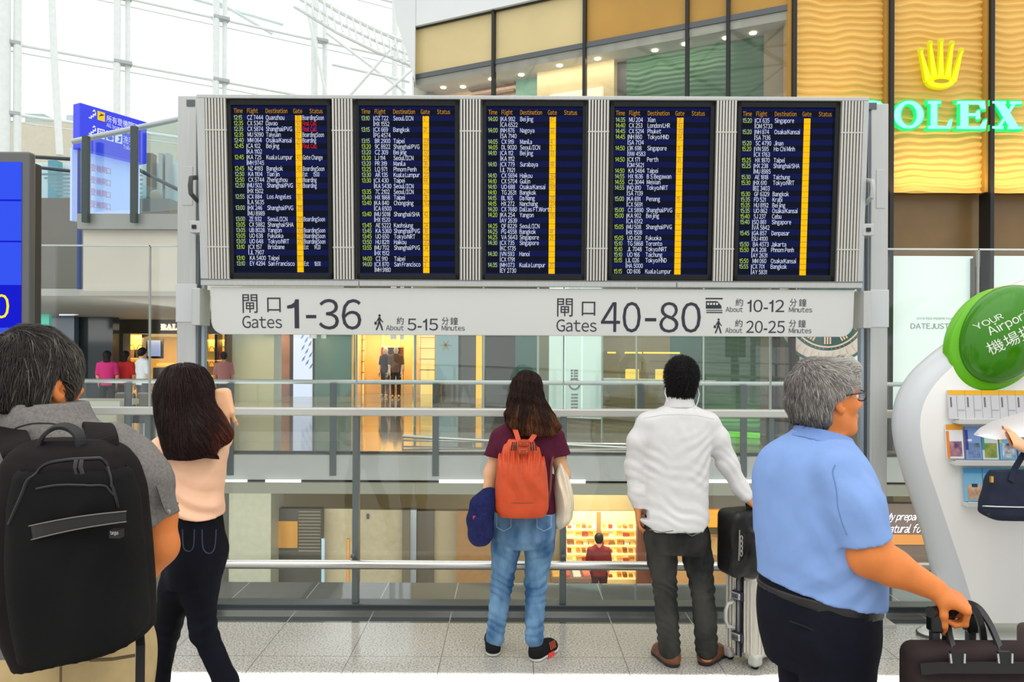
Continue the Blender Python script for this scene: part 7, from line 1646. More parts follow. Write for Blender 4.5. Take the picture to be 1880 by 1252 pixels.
# ======== man in the blue polo shirt pulling a trolley
def man_blue():
    Y = 2.35; s = F_PX / Y; A = np.array
    T = person('grey-haired man with glasses in light blue polo shirt and navy trousers walking right', xpx(1505, Y), Y)
    f = vn((.975, .20, .08)); u = vn((-.08, -.02, 1)); hc = PP(1516, 731, Y); r = vn(np.cross(f, u)); bf = vn((.85, .53, 0)); br = vn((.53, -.85, 0)); yaw = math.atan2(br[1], br[0])
    shr, elr, wrr = PP(1560, 866, 2.19), PP(1597, 1020, 2.15), PP(1716, 1081, 2.11); shl, ell_, wrl = PP(1450, 888, 2.5), PP(1421, 985, 2.5), PP(1420, 1080, 2.44)
    def R(rows): return [(P(cx, py, Y).x, Y + dy, P(cx, py, Y).z, a, b) for cx, py, a, b, dy in rows]
    S = Solid((.58, 1.85, .02), (1.52, 2.75, 1.72), .0047); k = .97; L = head(S, hc, f, u, k, .17)
    S.put(ell(L(.01, 0, -.085), (.045, .045, .028), [f, r, u]), .03)
    S.put(loft(R([(1500, 800, .07, .07, 0), (1490, 840, .15, .09, 0), (1497, 930, .165, .11, 0), (1502, 1090, .16, .12, 0)]), yaw), .03)
    chain(S, [shr + A([-.02, .03, -.02]), PP(1590, 985, 2.16), elr, lerp(elr, wrr, .35), wrr], [.045, .056, .060, .051, .032], .02); chain(S, [shl, ell_, wrl], [.045, .040, .03], .02)
    hand(S, wrr, (.80, -.12, -.42), (.42, -.42, .80), (-.35, -.85, -.2), ((1.15, 1.2, .8), (1.15, 1.25, .8), (1.2, 1.25, .8), (1.25, 1.25, .8)), 1.0, (.45, .35, -.75), .35, .05); hand(S, wrl, (.2, 0, -1), (-.5, -.8, 0), (.8, .3, 0), (.4, .5, .3), .95)
    h1, k1, a1 = PP(1525, 1150, 2.27), PP(1560, 1385, 2.30), PP(1600, 1600, 2.22); h2, k2, a2 = PP(1480, 1150, 2.43), PP(1470, 1385, 2.45), PP(1380, 1560, 2.5)
    for a, b, c in ((h1, k1, a1), (h2, k2, a2)): chain(S, [a, b, c], [.08, .05, .035], .03)
    skin(S, 'body', SKIN3, T); eyes(L, T, k)
    # polo shirt
    S = Solid((.60, 1.95, .88), (1.38, 2.75, 1.50), .0055)
    S.put(loft(R([(1500, 792, .07, .07, 0), (1498, 803, .10, .082, 0), (1492, 825, .15, .102, 0), (1492, 865, .192, .126, 0), (1498, 930, .202, .143, 0), (1502, 1000, .20, .153, 0), (1506, 1050, .195, .158, 0), (1504, 1085, .196, .158, 0), (1502, 1120, .196, .16, 0)]), yaw, 2.3))
    S.put(loft(R([(1502, 790, .070, .072, 0), (1500, 815, .085, .088, 0)]), yaw, 2.1), .015); S.cut(loft(R([(1497, 758, .063, .065, 0), (1503, 792, .066, .070, 0)]), yaw, 2.1), .004)
    S.plane(PP(1470, 783, Y), vn((.27, .1, 1)), PP(1420, 840, Y - .2), PP(1600, 760, Y + .25))
    S2 = Solid((.60, 1.95, .88), (1.38, 2.75, 1.50), .0055); chain(S2, [shr + A([-.03, .02, .0]), PP(1572, 930, 2.17), PP(1590, 1000, 2.16)], [.068, .072, .076], .035); chain(S, [shl + A([.02, -.02, 0]), ell_], [.054, .056], .03)
    S2.plane(PP(1588, 992, 2.16), vn((.26, 0, -.97))); S.merge(S2, .03); S.plane(PP(1400, 968, 2.5), (0, 0, -1), (.6, 2.42, .98), (PP(1425, 0, 2.5)[0], 2.75, 1.25))
    S.plane(PP(1505, 1096, Y - .1), vn((-.20, 0, -1)))
    for q, Rr_, kk_, am, sd in ((PP(1540, 1060, 2.2), (.14, .12, .1), (-60, 0, 60), .004, 1), (PP(1530, 985, 2.2), (.06, .1, .08), (80, 0, 60), .004, 2), (PP(1440, 900, 2.3), (.08, .1, .16), (65, 0, 8), .0025, 3), (PP(1480, 1060, 2.2), (.1, .1, .08), (15, 0, 60), .003, 4), (PP(1575, 930, 2.1), .1, (50, 0, 45), .003, 5)): S.folds(q, Rr_, kk_, am, .8, sd)
    sh = skin(S, 'polo_shirt', fabric('blue_pique', (134, 166, 222), .04, 14, .12, 1100), T)
    S3 = Solid((.60, 2.1, 1.30), (1.30, 2.6, 1.52), .004); S3.put(loft(R([(1504, 765, .068, .070, 0), (1506, 788, .076, .080, 0), (1502, 808, .098, .104, 0), (1502, 830, .112, .118, 0)]), yaw, 2.1)); S3.cut(loft(R([(1504, 755, .062, .064, 0), (1506, 800, .068, .074, 0)]), yaw, 2.1)); S3.plane(PP(1470, 781, Y), vn((.27, .1, 1))); S3.plane(PP(1470, 806, Y), vn((-.36, -.13, -1))); skin(S3, 'collar', fabric('blue_collar', (122, 152, 210), .03, 14, .1, 1100), sh)
    m = MB(); m.tube(snap(S, cr([PP(1532, 845, 2.105), PP(1520, 868, 2.10), PP(1517, 895, 2.10), PP(1518, 930, 2.10), PP(1528, 965, 2.10), PP(1541, 990, 2.1)])), .0018, 5); m.build('armhole_seam', mat('blue_seam', (104, 132, 188), .8), sh, smooth=True)
    # trousers, belt
    S = Solid((.58, 1.95, .02), (1.45, 2.75, 1.0), .007); S.put(loft(R([(1502, 1060, .180, .145, 0), (1500, 1120, .185, .152, 0), (1502, 1165, .18, .152, 0), (1504, 1215, .16, .14, 0)]), yaw, 2.3))
    chain(S, [h1, PP(1536, 1250, 2.27), k1, a1], [.11, .098, .075, .06], .03); chain(S, [h2, PP(1490, 1250, 2.43), k2, a2], [.11, .092, .072, .058], .03); S.folds(PP(1470, 1200, 2.2), (.1, .1, .12), (55, 0, 30), .005, .8, 3)
    tr = skin(S, 'trousers', fabric('navy_wool', (20, 21, 32), .1, 20, .08, 900), T)
    m = MB(); m.strip([PP(1500, 1160, 2.19), PP(1478, 1150, 2.205), PP(1450, 1140, 2.235)], .004, .004, (0, -1, 0)); m.build('pocket_seam', mat('navy_dark', (12, 12, 18), .8), tr)
    S = Solid((.7, 2.0, .80), (1.25, 2.7, 1.02), .006); S.put(loft(R([(1502, 1072, .186, .15, 0), (1500, 1120, .189, .156, 0)]), yaw, 2.3)); S.plane(PP(1505, 1116, Y - .1), vn((-.16, 0, -1))); S.plane(PP(1505, 1094, Y - .1), vn((.16, 0, 1)))
    bt = skin(S, 'belt', mat('black_leather', (24, 22, 22), .35), T); q = PP(1587, 1116, 2.30); S = Solid(q - .05, q + .05, .004); S.put(rbox(q, (.012, .012, .02), [bf, br, A([0, 0, 1.])], .004)); skin(S, 'buckle', steel, bt)
    bk = mat('black_leather', (24, 22, 22), .35)
    shoe(T, tuple(a1 * [1, 1, 0] - bf * .06), tuple(a1 * [1, 1, 0] + bf * .2), .095, .09, bk, bk); shoe(T, tuple(a2 * [1, 1, 0] - bf * .06), tuple(a2 * [1, 1, 0] + bf * .2), .095, .09, bk, bk)
    # glasses
    g = MB(); g.tube([L(-.012, .086, .010), L(.04, .082, .014), L(.085, .070, .014), L(.098, .060, .012)], .0022, 6)
    g.tube([L(-.012, -.086, .010), L(.04, -.082, .014), L(.085, -.070, .014), L(.098, -.060, .012)], .0022, 6)
    for e in (1, -1): g.tube([L(.101, e * .034 + .026 * math.cos(t), .002 + .017 * math.sin(t)) for t in np.linspace(0, 2 * math.pi, 20, endpoint=False)], .0018, 6, closed=True)
    g.tube([L(.102, -.009, .008), L(.107, 0, .010), L(.102, .009, .008)], .0018, 6); go = g.build('glasses', black, T, smooth=True)
    for e in (1, -1):
        m = MB(); m.add([L(.1015, e * .034 + .025 * math.cos(t), .002 + .016 * math.sin(t)) for t in np.linspace(0, 2 * math.pi, 20, endpoint=False)] + [L(.100, e * .034 + .025 * math.cos(t), .002 + .016 * math.sin(t)) for t in np.linspace(0, 2 * math.pi, 20, endpoint=False)], [tuple(range(20)), tuple(range(39, 19, -1))] + [(i, (i + 1) % 20, 20 + (i + 1) % 20, 20 + i) for i in range(20)]); m.build('lens', glass('lens_glass', (.97, .98, 1), .08, 0, .5), go)
    for e in (1, -1):
        m = MB(); m.tube([L(.086, e * .016, .026), L(.085, e * .034, .030), L(.072, e * .054, .027)], [.003, .004, .002], 6); m.build('eyebrow', mat('grey_brow', (70, 62, 58), .8), T, smooth=True)
    # hair
    S = Solid(hc - .19, hc + .19, .005); uu = vn(np.cross(r, f))
    S.put(ell(L(-.012, 0, .034), (.108, .088, .094), [f, r, uu])); S.put(ell(L(-.055, 0, -.03), (.062, .075, .075), [f, r, uu]), .03); S.put(ell(L(.06, 0, .085), (.05, .065, .042), [f, r, uu]), .02); S.put(ell(L(-.03, 0, .0), (.08, .086, .07), [f, r, uu]), .02)
    S.cut(ell(L(.135, 0, -.035), (.075, .12, .095), [f, r, uu]), .012)
    for e in (-1, 1): S.cut(ell(L(.022, e * .094, -.052), (.058, .034, .062), [f, r, uu]), .012); S.cut(ell(L(.088, e * .085, .01), (.04, .04, .06), [f, r, uu]), .012)
    [S.cut(ell(L(.042, e * .10, -.030), (.056, .046, .052), [f, r, u]), .008) for e in (-1, 1)]; S.plane(L(-.06, 0, -.088), vn(-u - .5 * f)); S.rough(.004, 45, 9); crn = L(-.07, 0, .085)
    def comb(p): q = p - crn; q = q / np.maximum(np.linalg.norm(q, axis=1, keepdims=True), .01); z = np.clip(.55 - ((p - hc) @ f) / .10, 0, 1); return q + z[:, None] * A([.05, 0, -.85]) - (1 - z)[:, None] * f * .4
    def tone(p, g): q = (p - hc) @ f; w = (p - hc) @ u; return np.clip(.66 + 2.4 * q - .45 * np.clip(-(w + .02) / .06, 0, 1) + .13 * g.normal(size=len(p)), 0, 1)
    hair(S, 'hair', hair_mat('grey_hair', ((0, (52, 48, 48)), (.45, (134, 128, 124)), (1, (232, 228, 218)))), T, 15000, .036, comb, tone, rad=.00048, lift=.005, steps=6, jit=.16, seed=12, keep=lambda V: ~((np.abs((V - hc) @ r) > .045) & ((V - hc) @ f > -.035) & ((V - hc) @ u < .018)))
    # ---- trolley case with a briefcase strapped on
    TY = 2.03; x0, x1 = xpx(1676, TY), xpx(1935, TY); zt = zpx(1187, TY)
    Tr = thing('trolley_case', 'dark trolley case with telescopic handle pulled by the man in the blue polo', 'suitcase', (xpx(1760, TY + .1), TY + .1, 0)); bp_ = mat('black_plastic', (20, 20, 22), .35)
    S = Solid((x0 - .02, TY - .04, .03), (x1 + .02, TY + .26, .60), .008); S.put(rbox(((x0 + x1) / 2, TY + .1, .31), ((x1 - x0) / 2 - .01, .11, .25), None, .03)); skin(S, 'case', mat('dark_ballistic', (40, 34, 36), .7), Tr)
    for q in (1718, 1784):
        py_ = 2.10 if q == 1718 else 2.18; x = xpx(q, py_); m = MB(); m.box(x - .010, x + .010, py_ - .01, py_ + .01, .5, zpx(1150, py_)); m.build('pole', mat('grey_pole', (88, 88, 88), .3, .6), Tr)
        m = MB(); m.box(x - .016, x + .016, py_ - .018, py_ + .018, zpx(1156, py_), zpx(1122, py_)); m.build('pole_sleeve', bp_, Tr, bevel=.006)
    m = MB(); m.tube([PP(1708, 1124, 2.09), PP(1718, 1122, 2.10), PP(1750, 1121, 2.135), PP(1784, 1119, 2.18), PP(1794, 1119, 2.19)], .016, 12); m.build('grip', bp_, Tr, smooth=True)
    for x in (x0 + .06, x1 - .06): m = MB(); m.tube([(x, TY + .2, .035), (x + .03, TY + .2, .035)], .035, 16); m.build('wheel', bp_, Tr)
    Bc = thing('briefcase', 'dark brown laptop briefcase with black leather handles resting on the trolley case', 'briefcase', ((x0 + x1) / 2, TY + .09, .56)); br_ = mat('brown_nylon', (46, 36, 36), .75, spec=.15, var=.12, vscale=12, bump=.15, bscale=800); lt = mat('black_strap_leather', (22, 22, 24), .4)
    S = Solid((x0 - .02, TY - .05, .55), (x1 + .02, TY + .22, zt + .02), .006); S.put(rbox(((x0 + x1) / 2, TY + .04, (.565 + zt) / 2), ((x1 - x0) / 2, .05, (zt - .565) / 2), None, .035)); S.put(rbox(((x0 + x1) / 2, TY + .02, (.565 + zt) / 2 - .045), ((x1 - x0) / 2 - .004, .045, (zt - .565) / 2 - .03), None, .02), .008); bd = skin(S, 'body', br_, Bc)
    m = MB(); z = zpx(1222, TY - .03); m.strip([(x0 + .01, TY - .026, z - .006), (x0 + .06, TY - .03, z), (x1 - .06, TY - .03, z)], .03, .004, (0, -1, 0)); m.build('front_band', lt, Bc)
    def fp(px, py, dy): return PP(px, py, TY + dy)
    for dy, pts_ in ((-.015, [(1757, 1212), (1750, 1190), (1742, 1160), (1742, 1132), (1758, 1112), (1780, 1108), (1798, 1118), (1816, 1144), (1830, 1175), (1842, 1208)]), (.085, [(1736, 1195), (1737, 1160), (1748, 1128), (1770, 1112), (1790, 1120), (1802, 1150), (1808, 1192)])):
        m = MB(); m.strip(cr([fp(a, b, dy + (.15 * (1212 - b) / 100 if dy < 0 else 0)) for a, b in pts_]), .017, .008, (0, -1, .05)); m.build('handle', lt, Bc, smooth=True)
    for q in (1756, 1843):
        m = MB(); c = fp(q, 1207, -.03)
        for e in (-.019, .019): m.tube([c + A([e, -.004, .012]), c + A([e * .9, -.006, -.012])], .004, 6)
        bkl = m.build('buckle', steel, Bc, smooth=True); MB().box(c[0] - .016, c[0] + .016, c[1] - .004, c[1] + .006, c[2] - .014, c[2] + .016).build('strap_end', lt, bkl)
man_blue()

# ======== person at the right edge with papers and a tote
def person_right():
    Y = 3.85; A = np.array
    T = person('person at the right edge holding white papers, only a hand and forearm in view', xpx(2040, Y), Y)
    f = vn((-.5, .85, 0)); u = A([0, 0, 1.0]); hc = PP(2045, 715, Y + .05)
    wr, el, sh = PP(1880, 820, Y - .07), PP(1958, 862, Y + .0), PP(1995, 768, Y); sh2, el2, wr2 = PP(2098, 772, Y + .05), PP(2110, 860, Y + .05), PP(2060, 900, Y + .25)
    S = Solid((2.48, 3.4, .02), (3.45, 4.35, 1.70), .006); L = head(S, hc, f, u, .97)
    S.put(loft(rows_px([(2045, 765, 22, .06, 0), (2045, 800, 55, .08, 0), (2045, 900, 48, .09, 0), (2045, 980, 50, .1, 0)], Y)), .03); chain(S, [sh, el, wr], [.042, .036, .026], .02); chain(S, [sh2, el2, wr2], [.042, .036, .026], .02)
    hand(S, wr, (-.85, .1, .45), (.35, -.75, .5), (.5, .4, .75), ((.5, .5, .3), (.6, .6, .3), (.7, .6, .4), (.8, .7, .4)), 1.02, (.75, .5, .1), .25, .06); hand(S, wr2, (-.4, .8, -.2), (.5, .3, .6), (-.6, 0, .6), (.4, .4, .3), .92)
    for x, sg_ in ((2018, 0), (2070, .05)): chain(S, [PP(x, 970, Y), PP(x, 1110, Y + sg_), PP(x, 1240, Y + sg_)], [.07, .05, .04], .03)
    skin(S, 'body', SKIN2, T); eyes(L, T, .97)
    S = Solid((2.6, 3.5, .8), (3.45, 4.3, 1.45), .008); S.put(loft(rows_px([(2045, 762, 30, .07, 0), (2045, 790, 62, .1, 0), (2045, 850, 58, .115, 0), (2045, 960, 62, .125, 0)], Y))); chain(S, [sh, lerp(sh, el, .6)], [.058, .06], .03); chain(S, [sh2, lerp(sh2, el2, .6)], [.058, .06], .03); skin(S, 'shirt', fabric('grey_tee', (150, 150, 156)), T)
    S = Solid((2.6, 3.5, .02), (3.45, 4.3, .9), .008); S.put(loft(rows_px([(2045, 940, 56, .12, 0), (2045, 1000, 58, .13, 0)], Y)))
    for x, sg_ in ((2018, 0), (2070, .05)): chain(S, [PP(x, 985, Y), PP(x, 1110, Y + sg_), PP(x, 1240, Y + sg_)], [.085, .068, .055], .03)
    skin(S, 'trousers', fabric('dark_trousers', (44, 46, 54)), T); bk = mat('black_leather', (24, 22, 22), .35)
    for x in (2018, 2070): p = PP(x, 1258, Y); shoe(T, (p[0] + .03, p[1] - .05, 0), (p[0] - .09, p[1] + .15, 0), .088, .085, bk, bk)
    S = Solid(hc - .18, hc + .18, .006); S.put(ell(hc + A([.01, -.01, .03]), (.1, .11, .1))); S.cut(ell(L(.13, 0, -.03), (.08, .12, .11)), .02); S.put(ell(L(-.05, 0, -.05), (.07, .07, .07)), .02)
    hair(S, 'hair', hair_mat('black_hair', ((0, (14, 12, 13)), (1, (48, 44, 44)))), T, 900, .06, lambda p: np.tile(A([0, 0, -1.]), (len(p), 1)), lambda p, q: np.full(len(p), .3), steps=5)
    # papers
    Z = thing('papers', 'white sheets of paper held in the hand at the right edge', 'papers', tuple(PP(1850, 790, Y - .03))); m = MB(); n = 12
    for d, dz in ((0, 0), (.012, .006)):
        top = [(1788, 797), (1800, 785), (1820, 775), (1842, 768), (1870, 760), (1900, 752), (1925, 746)]; bot = [(1789, 798.5), (1806, 803), (1828, 807), (1850, 806), (1872, 803), (1900, 800), (1925, 798)]; vs, fs = [], []
        for (a, b), (c, e) in zip(top, bot):
            for j in range(4): t = j / 3; vs.append(PP(lerp(a, c, t), lerp(b, e, t), Y - .02 + d + .05 * math.sin(t * 3.1) * .5 + .04 * ((a - 1788) / 137)) + A([dz * 2, 0, dz]))
        N = len(vs); vs += [v + A([0, .0012, 0]) for v in vs]
        for i in range(6):
            for j in range(3): q = (4 * i + j, 4 * i + 4 + j, 4 * i + 5 + j, 4 * i + 1 + j); fs += [q, tuple(N + x for x in reversed(q))]
        for i in range(6): fs += [(4 * i, N + 4 * i, N + 4 * i + 4, 4 * i + 4), (4 * i + 3, 4 * i + 7, N + 4 * i + 7, N + 4 * i + 3)]
        fs += [(j, j + 1, N + j + 1, N + j) for j in range(3)] + [(24 + j, N + 24 + j, N + 25 + j, 25 + j) for j in range(3)]
        m.add(vs, fs)
    m.build('sheet', mat('white_paper', (242, 242, 244), .7), Z, smooth=True)
    # navy tote hanging from the forearm
    Bg = thing('tote_bag', 'navy tote bag with white piping hanging at the right edge below the papers', 'bag', tuple(PP(1870, 953, Y))); nv = mat('navy_canvas', (34, 40, 58), .75, spec=.25, var=.1, vscale=12, bump=.15, bscale=700)
    S = Solid((2.34, 3.68, .80), (2.82, 4.02, 1.14), .005); S.put(loft(rows_px([(1872, 864, 52, .04, 0), (1871, 872, 56, .05, 0), (1870, 900, 61, .065, 0), (1869, 930, 66, .075, 0), (1869, 945, 63, .07, 0), (1869, 953, 48, .05, 0)], Y), 0, 4)); S.folds(PP(1870, 900, Y - .07), (.15, .05, .08), (40, 0, 30), .002); bd = skin(S, 'body', nv, Bg)
    m = MB(); m.tube([PP(1804.5, 929, Y - .03), PP(1809, 929, Y - .066), PP(1830, 930, Y - .0765), PP(1869, 931, Y - .0775), PP(1915, 931, Y - .074), PP(1933, 930, Y - .03)], .003, 6); m.build('piping', mat('white_piping', (226, 226, 226), .6), bd, smooth=True)
    for dy in (-.04, .04):
        m = MB(); m.strip([PP(1856, 884, Y - .062 if dy < 0 else Y + .062), PP(1862, 862, Y + dy), PP(1880, 832, Y + dy * .6), PP(1900, 818, Y), PP(1915, 832, Y + dy * .6), PP(1918, 862, Y + dy), PP(1919, 884, Y - .062 if dy < 0 else Y + .062)], .03, .006, (0, -1, 0)); m.build('strap', nv, Bg)
    m = MB(); a = PP(1821, 880, Y - .062); m.box(a[0] - .006, a[0] + .006, a[1] - .004, a[1] + .01, a[2] - .015, a[2] + .015); m.build('zip_tag', mat('brass', (220, 170, 80), .3, .8), Bg)
person_right()
# ---------------------------------------------------------------- small figures in the distance
def small_person(name, label, px, head_y, Y, z0, ht, shirt, pants, hairc, yaw=0.0, group=None, long=False, skinm=None, armf=0.0, cat='person'):
    A = np.array; x = xpx(px, Y); T = thing(name, label, cat, (x, Y, z0), group); k = ht / 1.72; sk = skinm or SKIN2
    def L(a, b, c): return A([x + k * (a * math.cos(yaw) - b * math.sin(yaw)), Y + k * (a * math.sin(yaw) + b * math.cos(yaw)), z0 + k * c])
    lo, hi = L(0, 0, 0) - .55 * k, L(0, 0, 1.75) + .5 * k; lo[2] = z0; h = .013
    S = Solid(lo, hi, h); head(S, L(0, 0, 1.58), L(0, 1, 0) - L(0, 0, 0), A([0, 0, 1.]), k * .97, .14)
    S.put(loft([(*L(0, 0, 1.44), .1 * k, .07 * k), (*L(0, 0, 1.3), .16 * k, .09 * k), (*L(0, 0, 1.0), .13 * k, .09 * k), (*L(0, 0, .88), .15 * k, .1 * k)], yaw), .03)
    sl, el, wl = L(-.18, 0, 1.36), L(-.22, .02 + armf * .1, 1.08), L(-.19, .08 + armf * .25, .84 + .25 * armf); sr, er, wr = L(.18, 0, 1.36), L(.22, .02 + armf * .1, 1.08), L(.19, .08 + armf * .25, .84 + .25 * armf)
    chain(S, [sl, el, wl], [.05 * k, .042 * k, .03 * k], .02); chain(S, [sr, er, wr], [.05 * k, .042 * k, .03 * k], .02)
    for w, e in ((wl, -1), (wr, 1)): hand(S, w, L(0, .3, -1) - L(0, 0, 0), L(e, 0, 0) - L(0, 0, 0), L(0, 1, 0) - L(0, 0, 0), (.3, .4, .3), k)
    legs = [(L(e * .09, 0, .86), L(e * .10, .01, .48), L(e * .10, 0, .06)) for e in (-1, 1)]
    for a, b, c in legs: chain(S, [a, b, c, c + (L(0, .12, 0) - L(0, 0, 0))], [.08 * k, .055 * k, .04 * k, .035 * k], .02)
    skin(S, 'body', sk, T)
    S = Solid(lo, hi, h); S.put(loft([(*L(0, 0, 1.46), .1 * k, .08 * k), (*L(0, 0, 1.38), .19 * k, .11 * k), (*L(0, 0, 1.2), .17 * k, .115 * k), (*L(0, 0, 1.0), .16 * k, .11 * k), (*L(0, 0, .84), .175 * k, .125 * k)], yaw)); chain(S, [sl, lerp(sl, el, .8)], [.066 * k, .064 * k], .03); chain(S, [sr, lerp(sr, er, .8)], [.066 * k, .064 * k], .03); skin(S, 'shirt', mat('cloth_' + name + str(shirt), shirt, .85), T)
    S = Solid(lo, hi, h); S.put(loft([(*L(0, 0, .95), .155 * k, .115 * k), (*L(0, 0, .8), .165 * k, .12 * k)], yaw))
    for a, b, c in legs: chain(S, [a, b, c], [.095 * k, .07 * k, .06 * k], .02)
    skin(S, 'trousers', mat('cloth_p' + str(pants), pants, .85), T)
    if hairc is not None:
        S = Solid(L(0, 0, 1.6) - .22, L(0, 0, 1.6) + .22, .011); S.put(ell(L(0, -.012, 1.615), (.094 * k, .11 * k, .1 * k)))
        if long: S.put(loft([(*L(0, -.05, 1.6), .085 * k, .07 * k), (*L(0, -.07, 1.42), .08 * k, .05 * k)], yaw), .03)
        else: S.put(ell(L(0, -.04, 1.56), (.075 * k, .07 * k, .07 * k)), .03)
        S.cut(ell(L(0, .13, 1.56), (.12 * k, .08 * k, .11 * k)), .02); V, Q = S.net(); array_mesh('hair', V, Q, hair_mat('black_hair', ((0, (14, 12, 13)), (1, (48, 44, 44)))), T, np.full(len(V), .3))
    return T
SHOP = 'shoppers outside the leather shop'
small_person('person', 'person in a bright pink top seen from behind at the leather shop', 197, 650, 18.0, 0, 1.62, (214, 50, 130), (40, 42, 50), 1, .3, SHOP, True)
small_person('person', 'person in a red top right of the pink one at the leather shop', 231, 655, 18.4, 0, 1.62, (214, 44, 50), (40, 42, 50), 1, -.2, SHOP, True)
small_person('person', 'person in a white shirt left of the steel glass post at the leather shop', 262, 647, 17.6, 0, 1.70, (226, 234, 244), (60, 62, 74), 1, -.6, SHOP)
small_person('person', 'person with dark hair in a white and red top by the pale green column', 411, 655, 19.0, 0, 1.6, (220, 150, 150), (60, 62, 74), 1, .4, SHOP)
small_person('person', 'person in a dark red shirt before the glowing food shelves on the lower level', 1101, 977, 16.3, -4.0, 1.78, (136, 34, 34), (70, 24, 26), 1, 0.0)
MAN = 'mannequins in the clothes shop'; mm_ = mat('mannequin_pale', (230, 200, 170), .5)
small_person('mannequin', 'mannequin in dark clothes in the clothes shop, left of the two', 708, 640, 26.6, 0, 1.75, (60, 60, 72), (70, 66, 64), None, 2.6, MAN, False, mm_, 0, 'mannequin')
small_person('mannequin', 'mannequin with a tan jacket in the clothes shop, right of the two', 727, 640, 26.2, 0, 1.78, (110, 80, 56), (40, 40, 46), None, 3.2, MAN, False, mm_, 0, 'mannequin')

# ---------------------------------------------------------------- airport guide kiosk at the right edge
KY = 4.42; ks = F_PX / KY
kio = thing('information_kiosk', 'white petal-shaped guide kiosk with leaflet racks and a green dome sign', 'kiosk', (xpx(1925, KY), 4.6, 0))
kw = mat('kiosk_white', (248, 247, 243), .22, spec=.5); kg = mat('kiosk_side', (212, 216, 219), .25, spec=.5)
ol = [(1925, 500), (1870, 522), (1820, 566), (1778, 612), (1732, 648), (1694, 684), (1670, 726), (1661, 770), (1664, 810), (1674, 850), (1690, 900), (1707, 950), (1722, 1000), (1735, 1050), (1745, 1100), (1751, 1140)]
inn = [(1925, 530), (1875, 548), (1834, 590), (1796, 632), (1755, 664), (1720, 698), (1698, 734), (1690, 770), (1693, 810), (1703, 850), (1720, 900), (1737, 950), (1754, 1000), (1771, 1050), (1786, 1100), (1796, 1140)]
def full(o): o = [(q[0], q[1]) for q in cr([(a, b, 0) for a, b in o], 4)]; return o + [(3850 - a, b) for a, b in reversed(o[1:])]
def kpts(o, Y, d): return [Vector((xpx(a, KY), Y, max(.03, zpx(b, KY)))) for a, b in full(o)]
rings = [kpts(inn, KY, 0), kpts([(lerp(a[0], b[0], .55), lerp(a[1], b[1], .55)) for a, b in zip(inn, ol)], KY + .03, 0), kpts(ol, KY + .09, 0), kpts(ol, KY + .15, 0), kpts([(a + 12, b) for a, b in ol], KY + .2, 0)]
m = MB(); n = len(rings[0]); vs = [p for r_ in rings for p in r_]
m.add(vs, [tuple(range(n)), tuple(range(5 * n - 1, 4 * n - 1, -1))] + [(k * n + i, k * n + (i + 1) % n, (k + 1) * n + (i + 1) % n, (k + 1) * n + i) for k in range(4) for i in range(n)])
o_ = m.build('shell', [kw, kg], kio, smooth=True); o_.data.polygons.foreach_set('material_index', [0, 0] + [1] * (4 * n))
m = MB(); cx_, cy_ = xpx(1925, 4.6), 4.55; rx_ = cx_ - xpx(1681, 4.6)
e1 = [(cx_ + rx_ * math.cos(t), cy_ + .235 * math.sin(t)) for t in np.linspace(0, 2 * math.pi, 64, endpoint=False)]
m.add([(a, b, 0) for a, b in e1] + [(a, b, .02) for a, b in e1] + [(cx_ + (a - cx_) * .97, cy_ + (b - cy_) * .97, .03) for a, b in e1], [tuple(range(63, -1, -1)), tuple(range(128, 192))] + [(k * 64 + i, k * 64 + (i + 1) % 64, k * 64 + 64 + (i + 1) % 64, k * 64 + 64 + i) for k in (0, 1) for i in range(64)])
m.build('base_plate', mat('kiosk_base', (196, 200, 196), .3, .1), kio)
m = MB()
for k_ in (0, 1): m.tube([(cx_ + rx_ * 1.004 * math.cos(t), cy_ + .237 * math.sin(t), .012) for t in np.linspace(0, 2 * math.pi, 64, endpoint=False)], .007, 6, closed=True); break
m.build('base_rim', dkgrey, kio, smooth=True)
for y, xa_, xb_ in ((768, 1748, 2000), (843, 1742, 2000), (918, 1765, 2000)):
    m = MB(); m.box(xpx(xa_, KY), xpx(xb_, KY), KY - .07, KY + .01, zpx(y + 5, KY), zpx(y - 2, KY)); m.box(xpx(xa_, KY), xpx(xb_, KY), KY - .075, KY - .068, zpx(y + 5, KY), zpx(y - 5, KY)); m.build('leaflet_ledge', mat('ledge_clear', (214, 216, 214), .2), kio, bevel=.003)
def leaflet(x0, x1, y0, y1, base, top, pic, lab, grp, pieces=()):
    Yf = KY - .035; t = thing('leaflet', lab, 'leaflet', (xpx((x0 + x1) / 2, Yf), Yf, zpx(y1, Yf)), grp); a, b = xpx(x0, Yf), xpx(x1, Yf); z0, z1 = zpx(y1, Yf), zpx(y0, Yf)
    M_ = Matrix.Translation((0, Yf + .004, z0)) @ Matrix.Rotation(-.12, 4, 'X'); h_ = z1 - z0
    MB(M_).box(a + .001, b - .001, -.012, 0, 0, h_).build('pages', mat('leaf_' + base[0], base[1], .5), t)
    if top: MB(M_).box(a + .001, b - .001, -.0135, -.012, h_ * .84, h_).build('title_band', mat('leaf_' + top[0], top[1], .5), t)
    if pic: MB(M_).box(a + .15 * (b - a), b - .01, -.0135, -.012, h_ * .06, h_ * .5).build('picture', mat('leaf_' + pic[0], pic[1], .5, col2=pic[2], vscale=25), t)
    for nm, c, u0, u1, v0, v1 in pieces: MB(M_).box(lerp(a, b, u0), lerp(a, b, u1), -.0145, -.012, h_ * v0, h_ * v1).build(nm, mat('leaf_c%d_%d_%d' % c, c, .5), t)
wp = ('grey', (214, 214, 218)); yo = ('amber', (250, 186, 20))
xs = [1742, 1773, 1804, 1836, 1866, 1898, 1930]; od = ('first', 'second', 'third', 'fourth', 'fifth', 'sixth')
